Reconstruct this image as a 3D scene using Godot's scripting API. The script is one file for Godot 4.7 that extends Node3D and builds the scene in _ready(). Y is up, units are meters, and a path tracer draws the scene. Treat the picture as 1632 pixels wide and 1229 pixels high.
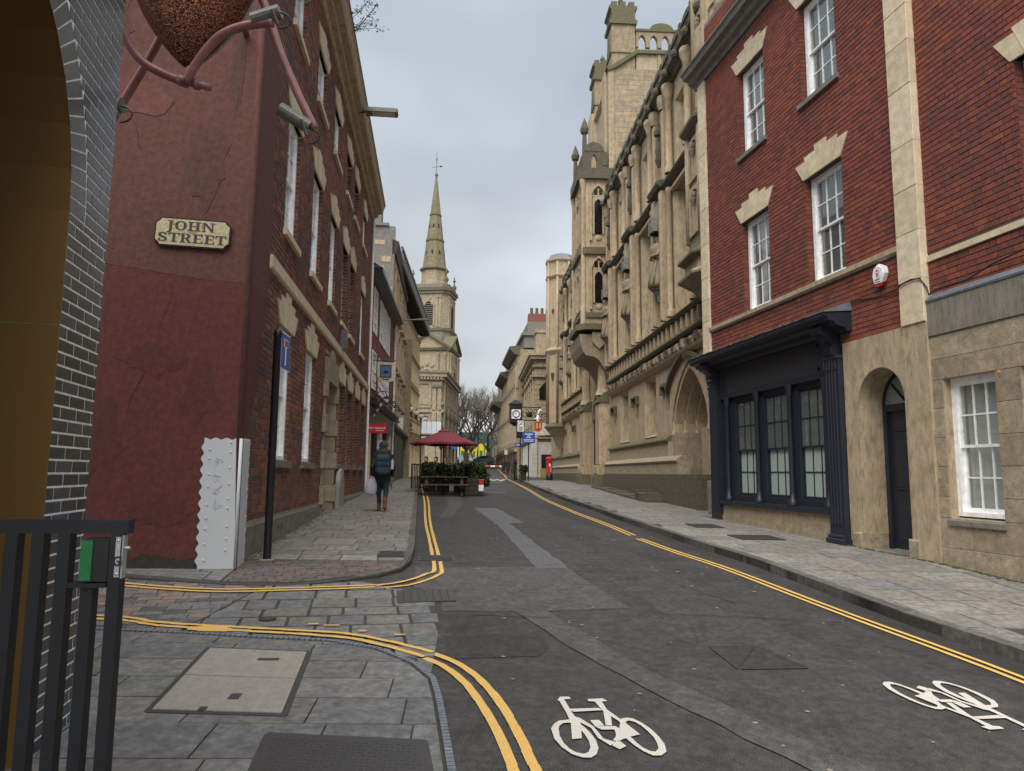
extends Node3D

var M := {}
var T := {}
var TS := {}
var NM := {}
var rng := RandomNumberGenerator.new()
var cam: Camera3D
var cam_inv: Transform3D
const EYE := Vector3(0, 1.6, 0)

# ---------------------------------------------------------------- mesh builder
class MB:
	var p := PackedVector3Array()
	var c := PackedColorArray()
	var col := Color.WHITE
	var xf := Transform3D.IDENTITY

	func tri(a: Vector3, b: Vector3, d: Vector3) -> void:      # counter-clockwise from outside
		p.append(xf * a); p.append(xf * d); p.append(xf * b)
		c.append(col); c.append(col); c.append(col)

	func quad(a: Vector3, b: Vector3, d: Vector3, e: Vector3) -> void:
		tri(a, b, d); tri(a, d, e)

	func box(x0: float, y0: float, z0: float, x1: float, y1: float, z1: float) -> void:
		var a := Vector3(x0, y0, z0); var b := Vector3(x1, y0, z0); var d := Vector3(x1, y1, z0); var e := Vector3(x0, y1, z0)
		var f := Vector3(x0, y0, z1); var g := Vector3(x1, y0, z1); var h := Vector3(x1, y1, z1); var i := Vector3(x0, y1, z1)
		quad(f, g, h, i); quad(b, a, e, d); quad(a, f, i, e); quad(g, b, d, h); quad(i, h, d, e); quad(a, b, g, f)

	# box with its front (z1) edges chamfered by k, open at the back
	func cham(x0: float, y0: float, z0: float, x1: float, y1: float, z1: float, k: float) -> void:
		var zf := z1 - k
		var o := [Vector3(x0, y0, zf), Vector3(x1, y0, zf), Vector3(x1, y1, zf), Vector3(x0, y1, zf)]
		var n := [Vector3(x0 + k, y0 + k, z1), Vector3(x1 - k, y0 + k, z1), Vector3(x1 - k, y1 - k, z1), Vector3(x0 + k, y1 - k, z1)]
		var b := [Vector3(x0, y0, z0), Vector3(x1, y0, z0), Vector3(x1, y1, z0), Vector3(x0, y1, z0)]
		quad(n[0], n[1], n[2], n[3])
		for j in 4:
			var l := (j + 1) % 4
			quad(o[j], o[l], n[l], n[j]); quad(b[j], b[l], o[l], o[j])

	func beam(a: Vector3, b: Vector3, w: float, h: float, upv := Vector3.UP) -> void:
		var d := (b - a).normalized()
		var s := d.cross(upv)
		if s.length() < 0.01: s = d.cross(Vector3.RIGHT)
		s = s.normalized() * w * 0.5
		var u := s.cross(d).normalized() * h * 0.5
		var q := [a - s - u, a + s - u, a + s + u, a - s + u, b - s - u, b + s - u, b + s + u, b - s + u]
		quad(q[0], q[1], q[2], q[3]); quad(q[5], q[4], q[7], q[6])
		for j in 4:
			var l := (j + 1) % 4
			quad(q[l], q[j], q[j + 4], q[l + 4])

	# polygon in x,y pushed from z0 to z1
	func prism(poly: PackedVector2Array, z0: float, z1: float, back := true) -> void:
		if Geometry2D.is_polygon_clockwise(poly): 
			poly = poly.duplicate(); poly.reverse()
		var t := Geometry2D.triangulate_polygon(poly)
		for k in range(0, t.size(), 3):
			var a := poly[t[k]]; var b := poly[t[k + 1]]; var d := poly[t[k + 2]]
			if (b - a).cross(d - a) < 0.0:
				var s := b; b = d; d = s
			tri(Vector3(a.x, a.y, z1), Vector3(b.x, b.y, z1), Vector3(d.x, d.y, z1))
			if back: tri(Vector3(a.x, a.y, z0), Vector3(d.x, d.y, z0), Vector3(b.x, b.y, z0))
		for k in poly.size():
			var a := poly[k]; var b := poly[(k + 1) % poly.size()]
			quad(Vector3(a.x, a.y, z0), Vector3(b.x, b.y, z0), Vector3(b.x, b.y, z1), Vector3(a.x, a.y, z1))

	# profile in (z, y) pushed along x
	func mould(prof: Array, x0: float, x1: float, caps := true) -> void:
		var pl := PackedVector2Array(prof)
		var old := xf
		xf = xf * Transform3D(Basis(Vector3(0, 0, 1), Vector3(0, 1, 0), Vector3(-1, 0, 0)), Vector3.ZERO)
		prism(pl, -x1, -x0, caps)
		xf = old

	func lathe(prof: Array, n: int, at := Vector3.ZERO, a0 := 0.0, a1 := TAU) -> void:
		for k in n:
			var t0 := a0 + (a1 - a0) * k / n; var t1 := a0 + (a1 - a0) * (k + 1) / n
			for j in prof.size() - 1:
				var u: Vector2 = prof[j]; var v: Vector2 = prof[j + 1]
				var A := at + Vector3(u.x * sin(t0), u.y, u.x * cos(t0)); var B := at + Vector3(u.x * sin(t1), u.y, u.x * cos(t1))
				var C := at + Vector3(v.x * sin(t1), v.y, v.x * cos(t1)); var D := at + Vector3(v.x * sin(t0), v.y, v.x * cos(t0))
				if u.x < 1e-5: tri(A, C, D)
				elif v.x < 1e-5: tri(A, B, C)
				else: quad(A, B, C, D)

	func tube(pts: Array, r0: float, n := 8, r1 := -1.0, caps := true) -> void:
		if r1 < 0.0: r1 = r0
		var prev := []
		var up := Vector3.UP
		for k in pts.size():
			var d: Vector3 = (pts[min(k + 1, pts.size() - 1)] - pts[max(k - 1, 0)]).normalized()
			var s := d.cross(up)
			if s.length() < 0.05: s = d.cross(Vector3.RIGHT)
			s = s.normalized(); var u := s.cross(d)
			var r := lerpf(r0, r1, float(k) / maxf(1.0, pts.size() - 1.0))
			var ring := []
			for j in n:
				var t := TAU * j / n
				ring.append(pts[k] + (s * cos(t) + u * sin(t)) * r)
			if prev.size():
				for j in n:
					var l := (j + 1) % n
					quad(prev[l], prev[j], ring[j], ring[l])
			if caps and (k == 0 or k == pts.size() - 1):
				for j in n:
					var l := (j + 1) % n
					if k == 0: tri(pts[k], ring[j], ring[l])
					else: tri(pts[k], ring[l], ring[j])
			prev = ring

	func ball(at: Vector3, r: Vector3, n := 10, m := 7) -> void:
		var old := xf
		xf = xf * Transform3D(Basis.from_scale(r), at)
		var pr := []
		for k in m + 1: pr.append(Vector2(sin(PI * k / m), -cos(PI * k / m)))
		lathe(pr, n)
		xf = old

	func mesh(smooth := false) -> ArrayMesh:
		var am := ArrayMesh.new()
		if p.is_empty(): return am
		if smooth:
			var st := SurfaceTool.new()
			st.begin(Mesh.PRIMITIVE_TRIANGLES)
			st.set_smooth_group(0)
			for k in p.size():
				st.set_color(c[k]); st.add_vertex(p[k])
			st.index(); st.generate_normals()
			return st.commit()
		var n := PackedVector3Array(); n.resize(p.size())
		for k in range(0, p.size(), 3):
			var q := (p[k + 2] - p[k]).cross(p[k + 1] - p[k]).normalized()
			n[k] = q; n[k + 1] = q; n[k + 2] = q
		var a := []; a.resize(Mesh.ARRAY_MAX)
		a[Mesh.ARRAY_VERTEX] = p; a[Mesh.ARRAY_NORMAL] = n; a[Mesh.ARRAY_COLOR] = c
		am.add_surface_from_arrays(Mesh.PRIMITIVE_TRIANGLES, a)
		return am

# ---------------------------------------------------------------- naming
func put(o: Node3D, called: String, parent: Node) -> Node3D:
	var key := "n_" + called
	var k: int = parent.get_meta(key, 0) if parent != self else NM.get(key, 0)
	o.name = called if k == 0 else "%s_%03d" % [called, k]
	if parent != self: parent.set_meta(key, k + 1)
	else: NM[key] = k + 1
	parent.add_child(o, true)
	return o

func obj(called: String, mb: MB, m: Material, parent: Node = self, smooth := false) -> MeshInstance3D:
	var o := MeshInstance3D.new()
	o.mesh = mb.mesh(smooth); o.material_override = m
	put(o, called, parent)
	return o

func inst(called: String, me: Mesh, m: Material, parent: Node, xf: Transform3D) -> MeshInstance3D:
	var o := MeshInstance3D.new()
	o.mesh = me; o.material_override = m; o.transform = xf
	put(o, called, parent)
	return o

func thing(called: String, label: String, cat: String, at := Vector3.ZERO, turn := 0.0, group := "") -> Node3D:
	var o := Node3D.new()
	put(o, called, self)
	o.position = at; o.rotation.y = turn
	tag(o, label, cat, group)
	return o

func sub(called: String, parent: Node, at := Vector3.ZERO, turn := 0.0) -> Node3D:
	var o := Node3D.new()
	put(o, called, parent)
	o.position = at; o.rotation.y = turn
	return o

func tag(o: Node, label: String, cat: String, group := "") -> Node:
	o.set_meta("label", label); o.set_meta("category", cat)
	if group: o.set_meta("group", group)
	return o

func kind(o: Node, k: String) -> Node:
	o.set_meta("kind", k); return o

func copy(o: Node3D, called: String, label: String, at: Vector3, turn := 0.0) -> Node3D:
	var r: Node3D = o.duplicate()
	put(r, called, self); r.position = at; r.rotation.y = turn
	r.set_meta("label", label)
	return r

# ---------------------------------------------------------------- materials
func lin(r: float, g: float, b: float) -> Color: return Color(r, g, b)

func noise(sd: int, f: float, o: int, s: int) -> PackedByteArray:
	var n := FastNoiseLite.new()
	n.seed = sd; n.frequency = f; n.noise_type = FastNoiseLite.TYPE_SIMPLEX_SMOOTH
	n.fractal_octaves = o; n.fractal_gain = 0.6
	return n.get_seamless_image(s, s).get_data()

func tex(called: String, s: int, f: Callable) -> void:
	var d := PackedByteArray(); d.resize(s * s * 3)
	for k in s * s:
		var v: Vector3 = f.call(k)
		d[k * 3] = int(clampf(v.x, 0, 1) * 255); d[k * 3 + 1] = int(clampf(v.y, 0, 1) * 255); d[k * 3 + 2] = int(clampf(v.z, 0, 1) * 255)
	var im := Image.create_from_data(s, s, false, Image.FORMAT_RGB8, d)
	T[called] = ImageTexture.create_from_image(im)

func textures() -> void:
	var a := noise(3, 0.012, 5, 512); var b := noise(5, 0.09, 3, 512); var c := noise(9, 0.3, 2, 512); var e := noise(12, 0.03, 4, 512)
	var r := PackedFloat32Array(); r.resize(512 * 512)
	for k in r.size(): r[k] = rng.randf()
	# stone: warm and grey blotches, fine grain, a few dark pits
	tex("stone", 512, func(k):
		var v := 0.72 + 0.2 * (a[k] / 255.0 - 0.5) + 0.16 * (b[k] / 255.0 - 0.5) + 0.13 * (r[k] - 0.5)
		var w := smoothstep(0.5, 0.95, e[k] / 255.0) * 0.11
		return Vector3(v - w * 0.8, v - w * 0.85, v - w))
	tex("brick", 512, func(k):
		var v := 0.72 + 0.18 * (a[k] / 255.0 - 0.5) + 0.3 * (b[k] / 255.0 - 0.5) + 0.2 * (r[k] - 0.5)
		return Vector3(v, v * 0.98, v * 0.97))
	tex("plain", 512, func(k):
		var v := 0.8 + 0.16 * (a[k] / 255.0 - 0.5) + 0.12 * (b[k] / 255.0 - 0.5) + 0.06 * (r[k] - 0.5)
		return Vector3(v, v, v))
	var tb := noise(21, 0.02, 4, 1024); var tc := noise(22, 0.2, 2, 1024); var td := noise(23, 0.006, 4, 1024)
	tex("tarmac", 1024, func(k):
		var q: float = r[(k * 7 + k / 1024) % 262144]
		var v := 0.62 + 0.4 * (q - 0.5) + 0.55 * (tc[k] / 255.0 - 0.5) + 0.25 * (tb[k] / 255.0 - 0.5) + 0.16 * (td[k] / 255.0 - 0.5)
		if q > 0.988: v += 0.35
		return Vector3(v, v * 0.985, v * 0.97))
	tex("slate", 512, func(k):
		var v := 0.72 + 0.26 * (a[k] / 255.0 - 0.5) + 0.2 * (e[k] / 255.0 - 0.5) + 0.12 * (r[k] - 0.5)
		if b[k] > 225 and r[k] > 0.6: v += 0.12
		return Vector3(v, v, v))
	tex("speck", 512, func(k):
		var v := 0.75 + 0.1 * (a[k] / 255.0 - 0.5)
		if c[k] > 165: v *= 0.45
		elif c[k] < 70: v *= 1.2
		return Vector3(v, v * 0.98, v * 0.94))
	# weathered stone: pale and warm, with long grey runs of soot
	tex("weather", 512, func(k):
		var v := 0.74 + 0.16 * (a[k] / 255.0 - 0.5) + 0.12 * (b[k] / 255.0 - 0.5) + 0.1 * (r[k] - 0.5)
		var w := smoothstep(0.35, 1.0, e[k] / 255.0) * 0.13
		return Vector3(v - w, v - w * .98, v - w * .8))
	# worn paint: the road shows through in pits and scuffs
	tex("paint", 512, func(k):
		var v := 0.78 + 0.1 * (a[k] / 255.0 - 0.5) + 0.12 * (r[k] - 0.5)
		if b[k] / 255.0 + .35 * (a[k] / 255.0 - .5) + .3 * (r[k] - .5) > .74: v = 0.3 + .2 * r[k]
		return Vector3(v, v, v))
	tex("rough", 512, func(k):
		var v := 0.5 + 0.6 * (b[k] / 255.0 - 0.5) + 0.35 * (c[k] / 255.0 - 0.5)
		return Vector3(v, v, v))
	tex("wood", 512, func(k):
		var y: int = k / 512
		var v := 0.65 + 0.35 * (b[(y * 512 + (k % 512) / 12) % 262144] / 255.0 - 0.5) + 0.1 * (r[k] - 0.5)
		return Vector3(v, v, v))
	# sequins: small bright and dark facets
	tex("sequin", 256, func(k):
		var x: int = (k % 256) / 3; var y: int = (k / 256) / 3
		var q := r[(y * 311 + x * 7) % 262144]
		return Vector3(0.12 + 0.88 * q * q, 0.1 + 0.8 * q * q, 0.1 + 0.75 * q * q))

func mat(called: String, col: Color, tx := "", rough := 0.85, size := 1.5, bump := "", depth := 0.0, vc := false, metal := 0.0) -> StandardMaterial3D:
	var m := StandardMaterial3D.new()
	m.resource_name = called
	m.albedo_color = col.linear_to_srgb()
	m.roughness = rough; m.metallic = metal
	m.vertex_color_use_as_albedo = vc
	if tx:
		m.albedo_texture = T[tx]
		# the texture's own mean tone is about 0.72 in sRGB: lift the colour so that the base colour keeps its value
		m.albedo_color = Color(col.r * 2.1, col.g * 2.1, col.b * 2.1).linear_to_srgb()
	if bump:
		m.heightmap_enabled = true; m.heightmap_texture = T[bump]; m.heightmap_scale = depth * .3
	if tx or bump:
		m.uv1_triplanar = true; m.uv1_world_triplanar = true; m.uv1_triplanar_sharpness = 6.0
		m.uv1_scale = Vector3.ONE / size
	M[called] = m
	return m

func tones(called: String, cols: Array, tx: String, rough: float, size: float, bump := "", depth := 0.0) -> Dictionary:
	var ms := []
	for k in cols.size(): ms.append(mat(called + str(k), cols[k], tx, rough, size, bump, depth))
	var v := mat(called, Color(0.476, 0.476, 0.476), tx, rough, size, bump, depth, true)
	v.albedo_color = Color.WHITE
	var lift := []
	for q in cols: lift.append(Color(q.r * 2.1, q.g * 2.1, q.b * 2.1))
	TS[called] = {"c": lift, "m": ms, "v": v}
	return TS[called]

func materials() -> void:
	mat("mortar_light", lin(.42, .37, .31), "stone", .9, 1.0)
	mat("mortar_red", lin(.12, .075, .06), "stone", .9, 1.0)
	mat("mortar_white", lin(.75, .75, .72), "plain", .9, 1.0)
	mat("render_dark", lin(.125, .056, .047), "brick", .95, .8, "rough", 1.6)
	mat("render_red", lin(.122, .037, .035), "brick", .95, .8, "rough", 1.6)
	mat("bath", lin(.43, .34, .225), "weather", .88, 2.6, "rough", .2, true)
	M.bath.uv1_scale = Vector3(.45, .15, .45)
	mat("cream", lin(.52, .44, .31), "plain", .8, 2.0, "rough", .12)
	mat("cement", lin(.2, .19, .17), "stone", .92, 1.3, "rough", .5)
	mat("white", lin(.74, .75, .76), "plain", .45, 1.0)
	mat("white_plate", lin(.58, .61, .64), "", .5)
	mat("navy", lin(.016, .02, .03), "plain", .42, 1.2)
	mat("black", lin(.012, .012, .014), "plain", .4, 1.0)
	mat("gate_black", lin(.008, .009, .012), "plain", .5, .6)
	mat("bronze", lin(.19, .106, .032), "", .4, 2.0, "", 0, false, .15)
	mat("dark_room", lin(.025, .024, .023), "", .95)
	mat("room_white", lin(.45, .47, .44), "plain", .9)
	mat("lead", lin(.16, .18, .21), "stone", .6, 1.0)
	mat("streaked", lin(.23, .21, .17), "stone", .9, 1.0, "rough", .2); M.streaked.uv1_scale = Vector3(1.5, .18, 1.5)
	mat("moss", lin(.06, .08, .025), "stone", .98, .5, "rough", 2.0)
	mat("pink", lin(.23, .1, .1), "plain", .38, 1.0)
	mat("grey_metal", lin(.11, .11, .1), "plain", .45, 1.0)
	mat("steel", lin(.4, .41, .42), "plain", .35, 1.0, "", 0, false, .7)
	mat("yellow", lin(.6, .38, .11), "paint", .8, .5)
	mat("road_white", lin(.52, .5, .46), "paint", .8, .45)
	mat("tarmac", lin(.066, .066, .066), "tarmac", .82, 2.3, "tarmac", .8, true)
	mat("tarmac_pale", lin(.098, .1, .102), "tarmac", .8, 2.1, "tarmac", .8)
	mat("tarmac_dark", lin(.05, .049, .048), "tarmac", .85, 1.9, "tarmac", .8)
	mat("tarmac_blue", lin(.13, .14, .16), "tarmac", .6, .8, "tarmac", .4)
	mat("joint", lin(.055, .05, .042), "stone", .95, .8)
	mat("iron", lin(.055, .055, .06), "speck", .5, .4, "speck", .4)
	mat("agg", lin(.3, .292, .28), "speck", .85, .75, "speck", .15)
	mat("wood", lin(.13, .085, .055), "wood", .75, .8)
	mat("wood_dark", lin(.05, .03, .024), "wood", .7, .8)
	mat("parasol", lin(.15, .022, .035), "plain", .8, 1.0)
	mat("red_paint", lin(.42, .025, .025), "plain", .4, 1.0)
	mat("blue_paint", lin(.02, .08, .33), "plain", .4, 1.0)
	mat("green_paint", lin(.008, .11, .03), "plain", .5, 1.0)
	mat("terracotta", lin(.1, .065, .05), "plain", .85, 1.0)
	mat("bark", lin(.11, .09, .06), "stone", .95, .7, "rough", 2.0)
	mat("ground", lin(.09, .085, .075), "stone", .95, 3.0)
	mat("far_wall", lin(.3, .25, .17), "stone", .9, 3.0, "", 0, true)
	mat("vc", Color.WHITE, "", .8, 1.0, "", 0, true)
	mat("leaf", lin(.035, .06, .018), "plain", .6, .5, "", 0, true)
	var s := mat("sequin", lin(.85, .42, .26), "", .24, 1.0, "", 0, false, .85)
	s.albedo_texture = T.sequin; s.uv1_triplanar = true; s.uv1_scale = Vector3.ONE * 2.2; s.heightmap_enabled = true; s.heightmap_texture = T.sequin; s.heightmap_scale = 1.2
	for q in [["glass", .1, .02], ["glass_frost", .55, .24], ["lamp_glass", .9, .3]]:
		var g := StandardMaterial3D.new()
		g.resource_name = q[0]; g.transparency = BaseMaterial3D.TRANSPARENCY_ALPHA
		g.albedo_color = Color(.8, .86, .84, q[1]); g.roughness = q[2]; g.metallic_specular = 0.62
		M[q[0]] = g
	M.lamp_glass = mat("lamp_glass", lin(.75, .75, .72), "", .2)
	tones("brick_r", [lin(.235, .066, .045), lin(.215, .06, .043), lin(.245, .074, .046), lin(.185, .056, .044), lin(.22, .068, .052), lin(.15, .055, .046), lin(.265, .084, .047), lin(.2, .064, .053)], "brick", .88, .6, "rough", .4)
	tones("brick_l", [lin(.21, .08, .054), lin(.165, .066, .05), lin(.25, .095, .052), lin(.125, .06, .054), lin(.19, .075, .062), lin(.1, .065, .06), lin(.27, .11, .058), lin(.145, .075, .068)], "brick", .88, .6, "rough", .4)
	tones("brick_g", [lin(.03, .034, .04), lin(.022, .024, .027), lin(.045, .052, .06), lin(.028, .03, .034)], "plain", .2, .7)
	tones("flag", [lin(.15, .155, .15), lin(.135, .14, .14), lin(.165, .165, .155), lin(.145, .14, .13), lin(.125, .13, .135)], "slate", .72, 1.1, "rough", .2)
	tones("paving", [lin(.21, .2, .185), lin(.19, .182, .17), lin(.23, .22, .2), lin(.2, .185, .165), lin(.175, .17, .162)], "slate", .85, 1.2, "rough", .2)
	tones("paver", [lin(.12, .095, .085), lin(.105, .085, .08), lin(.14, .1, .085), lin(.1, .09, .088)], "slate", .85, .7, "rough", .25)
	tones("sett", [lin(.13, .13, .135), lin(.11, .11, .115), lin(.2, .155, .13), lin(.16, .15, .145), lin(.23, .165, .13), lin(.085, .085, .09), lin(.15, .145, .15)], "slate", .75, .6, "rough", .25)
	tones("kerb", [lin(.1, .095, .088), lin(.12, .115, .105), lin(.085, .082, .078)], "slate", .85, 1.0, "rough", .3)
	tones("ashlar", [lin(.34, .275, .19), lin(.37, .305, .215), lin(.31, .25, .175), lin(.34, .285, .205), lin(.29, .235, .165)], "stone", .9, 1.7, "rough", .35)
	tones("quoin", [lin(.56, .47, .325), lin(.51, .43, .3), lin(.58, .495, .36)], "plain", .85, 1.6, "rough", .15)
	tones("gstone", [lin(.36, .285, .185), lin(.33, .27, .19), lin(.39, .31, .2), lin(.31, .245, .16)], "stone", .88, 2.3, "rough", .25)

# ---------------------------------------------------------------- the lie of the land
const ZS := [-5., 0., 2., 4.2, 6., 8., 10., 11.5, 13., 15.5, 17.8, 21.3, 26., 34., 45., 60., 81., 100., 130., 200., 400.]
const GS := [-.25, -.12, -.05, .05, .15, .27, .38, .415, .455, .53, .577, .645, .72, .92, 1.07, 1.22, 1.48, 2.3, 3.3, 4.5, 6.]

func slope_at(k: int) -> float:
	if k <= 0: return (GS[1] - GS[0]) / (ZS[1] - ZS[0])
	if k >= 20: return (GS[20] - GS[19]) / (ZS[20] - ZS[19])
	return (GS[k + 1] - GS[k - 1]) / (ZS[k + 1] - ZS[k - 1])

func G(x: float, z: float) -> float:
	var d := clampf(-z, -40.0, 399.0)
	var cross := .0125 * (clampf(x, -12, 12) + 2.42)
	if d <= -5.0: return GS[0] + (d + 5.0) * .03 - cross
	var k := 0
	while k < 19 and ZS[k + 1] < d: k += 1
	var h: float = ZS[k + 1] - ZS[k]
	var t: float = (d - ZS[k]) / h
	var t2 := t * t; var t3 := t2 * t
	return (2 * t3 - 3 * t2 + 1) * GS[k] + (t3 - 2 * t2 + t) * h * slope_at(k) + (-2 * t3 + 3 * t2) * GS[k + 1] + (t3 - t2) * h * slope_at(k + 1) - cross

func pl(z: float, tab: Array) -> float:     # piecewise linear, tab = [d, x, d, x ...] with d = -z growing
	var d := -z
	if d <= tab[0]: return tab[1]
	for k in range(0, tab.size() - 2, 2):
		if d <= tab[k + 2]: return lerpf(tab[k + 1], tab[k + 3], (d - tab[k]) / (tab[k + 2] - tab[k]))
	return tab[tab.size() - 1]

func kerb_l(z: float) -> float: return pl(z, [8.61, -1.61, 8.76, -1.19, 8.94, -.93, 9.1, -.65, 9.52, -.36, 10.03, -.26, 11.1, -.24, 15.3, -.31, 25.5, -.5, 60., -1.0, 74., -.8, 88., 1.2, 100., 3.2, 130., 7.])
func kerb_r(z: float) -> float: return pl(z, [-5., 5.4, 4., 5.12, 5.8, 5.0, 6.7, 4.8, 8.6, 4.68, 12.7, 4.58, 16.4, 4.5, 25.8, 4.74, 35.8, 5.0, 48.6, 5.94, 60., 6.95, 79.3, 8.6, 90., 9.0, 100., 9.2, 130., 13.])
func off_l(z: float) -> float: return clampf(.015 + (-z - 8.6) * .035, .015, .1)

func sees(q: Vector3) -> bool:
	var v := cam_inv * q
	return v.z < -.5 and absf(v.x) < -v.z * .72 and absf(v.y) < -v.z * .545

# a polygon in x,z laid on the ground, cut small enough to follow it
func drape(mb: MB, poly: PackedVector2Array, off: float, step := .45) -> void:
	var t := Geometry2D.triangulate_polygon(poly)
	for k in range(0, t.size(), 3): lay(mb, poly[t[k]], poly[t[k + 1]], poly[t[k + 2]], off, step, 0)

func lay(mb: MB, a: Vector2, b: Vector2, c: Vector2, off: float, step: float, deep: int) -> void:
	var ab := a.distance_to(b); var bc := b.distance_to(c); var ca := c.distance_to(a)
	var far := maxf(step, -(a.y + b.y + c.y) / 3.0 * .03)
	if deep < 9 and maxf(ab, maxf(bc, ca)) > far:
		if ab >= bc and ab >= ca:
			lay(mb, a, (a + b) / 2, c, off, step, deep + 1); lay(mb, (a + b) / 2, b, c, off, step, deep + 1)
		elif bc >= ca:
			lay(mb, a, b, (b + c) / 2, off, step, deep + 1); lay(mb, a, (b + c) / 2, c, off, step, deep + 1)
		else:
			lay(mb, a, b, (c + a) / 2, off, step, deep + 1); lay(mb, (c + a) / 2, b, c, off, step, deep + 1)
		return
	if (b - a).cross(c - a) > 0.0:
		var s := b; b = c; c = s
	mb.tri(Vector3(a.x, G(a.x, a.y) + off, a.y), Vector3(b.x, G(b.x, b.y) + off, b.y), Vector3(c.x, G(c.x, c.y) + off, c.y))

# slab of any outline with its top at off above the ground
func slab(mb: MB, poly: PackedVector2Array, off, thick := .06) -> void:
	if Geometry2D.is_polygon_clockwise(poly):
		poly = poly.duplicate(); poly.reverse()
	var t := Geometry2D.triangulate_polygon(poly)
	var top := []
	for v in poly:
		var o: float = off.call(v.y) if off is Callable else off
		top.append(Vector3(v.x, G(v.x, v.y) + o, v.y))
	for k in range(0, t.size(), 3):
		var a: Vector3 = top[t[k]]; var b: Vector3 = top[t[k + 1]]; var c: Vector3 = top[t[k + 2]]
		if (b - a).cross(c - a).y < 0: mb.tri(a, c, b)
		else: mb.tri(a, b, c)
	var dn := Vector3(0, thick, 0)
	for k in top.size():
		var a: Vector3 = top[k]; var b: Vector3 = top[(k + 1) % top.size()]
		mb.quad(a, b, b - dn, a - dn)

func rect(x0: float, z0: float, x1: float, z1: float) -> PackedVector2Array:
	return PackedVector2Array([Vector2(x0, z0), Vector2(x1, z0), Vector2(x1, z1), Vector2(x0, z1)])

func strip(mb: MB, pts: Array, w: float, off, jag := 0.0) -> void:    # painted line along points (x, z)
	for k in pts.size() - 1:
		var a: Vector2 = pts[k]; var b: Vector2 = pts[k + 1]
		var n := maxi(1, int(a.distance_to(b) / maxf(.3, -a.y * .03)))
		for j in n:
			var u := a.lerp(b, float(j) / n); var v := a.lerp(b, float(j + 1) / n)
			var s := (v - u).normalized().orthogonal() * w * .5
			var e := rng.randf_range(-jag, jag); var f := rng.randf_range(-jag, jag)
			var q := []
			for r in [u - s * (1 + e), u + s * (1 + f), v + s * (1 + f), v - s * (1 + e)]:
				var o: float = off.call(r.y) if off is Callable else off
				q.append(Vector3(r.x, G(r.x, r.y) + o, r.y))
			if (q[1] - q[0]).cross(q[2] - q[0]).y > 0: mb.quad(q[0], q[1], q[2], q[3])
			else: mb.quad(q[3], q[2], q[1], q[0])

# rows of slabs along x; those largest in view are pieces of their own
func paving(parent: Node, called: String, region: PackedVector2Array, x0: float, x1: float, z0: float, z1: float, dep: Vector2, len: Vector2, gap: float, off, ts: String, limit: int, uneven := .003, turn := 0.0) -> void:
	var d: Dictionary = TS[ts]
	var all := []
	var z := z0
	var pivot := Vector2(x0, z0)
	while z > z1:
		var dz := rng.randf_range(dep.x, dep.y)
		var x := x0 - rng.randf() * len.y
		while x < x1:
			var dx := rng.randf_range(len.x, len.y)
			var r := rect(x + gap / 2, z - dz + gap / 2, x + dx - gap / 2, z - gap / 2)
			if turn != 0.0:
				for k in 4: r[k] = pivot + (r[k] - pivot).rotated(turn)
			for q in Geometry2D.intersect_polygons(r, region):
				var c := Vector2.ZERO
				for v in q: c += v
				c /= q.size()
				var area := 0.0
				for k in q.size(): area += q[k].cross(q[(k + 1) % q.size()]) / 2
				if absf(area) < .003: continue
				var o: float = off.call(c.y) if off is Callable else off
				var w := Vector3(c.x, G(c.x, c.y) + o, c.y)
				all.append([absf(area) * (1.6 - w.y) / pow(EYE.distance_to(w), 3) if sees(w) else 0.0, q, rng.randi() % d.c.size(), rng.randf_range(-uneven, uneven)])
			x += dx
		z -= dz
	all.sort_custom(func(u, v): return u[0] > v[0])
	var rest := MB.new()
	for k in all.size():
		var e = all[k]
		var lift: float = e[3]
		var fo = (func(zz): return off.call(zz) + lift) if off is Callable else off + lift
		if k < limit and e[0] > 0.0:
			var mb := MB.new()
			slab(mb, e[1], fo)
			obj(called, mb, d.m[e[2]], parent)
		elif e[0] > 0.0 or k % 2 == 0:
			rest.col = d.c[e[2]]
			slab(rest, e[1], fo)
	if rest.p.size(): kind(obj(called + "_field", rest, d.v, parent), "stuff")

# ---------------------------------------------------------------- scene
func _ready() -> void:
	rng.seed = 20240317
	camera_sky_sun()
	textures()
	materials()
	land()
	markings()
	covers()
	glazed_brick_building()
	red_corner_building()
	brick_house_with_shop()
	stone_front_house()
	guildhall()
	pub_and_hotel()
	church()
	far_right_buildings()
	far_end()
	street_things()
	heart_sculpture()
	people()

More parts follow.
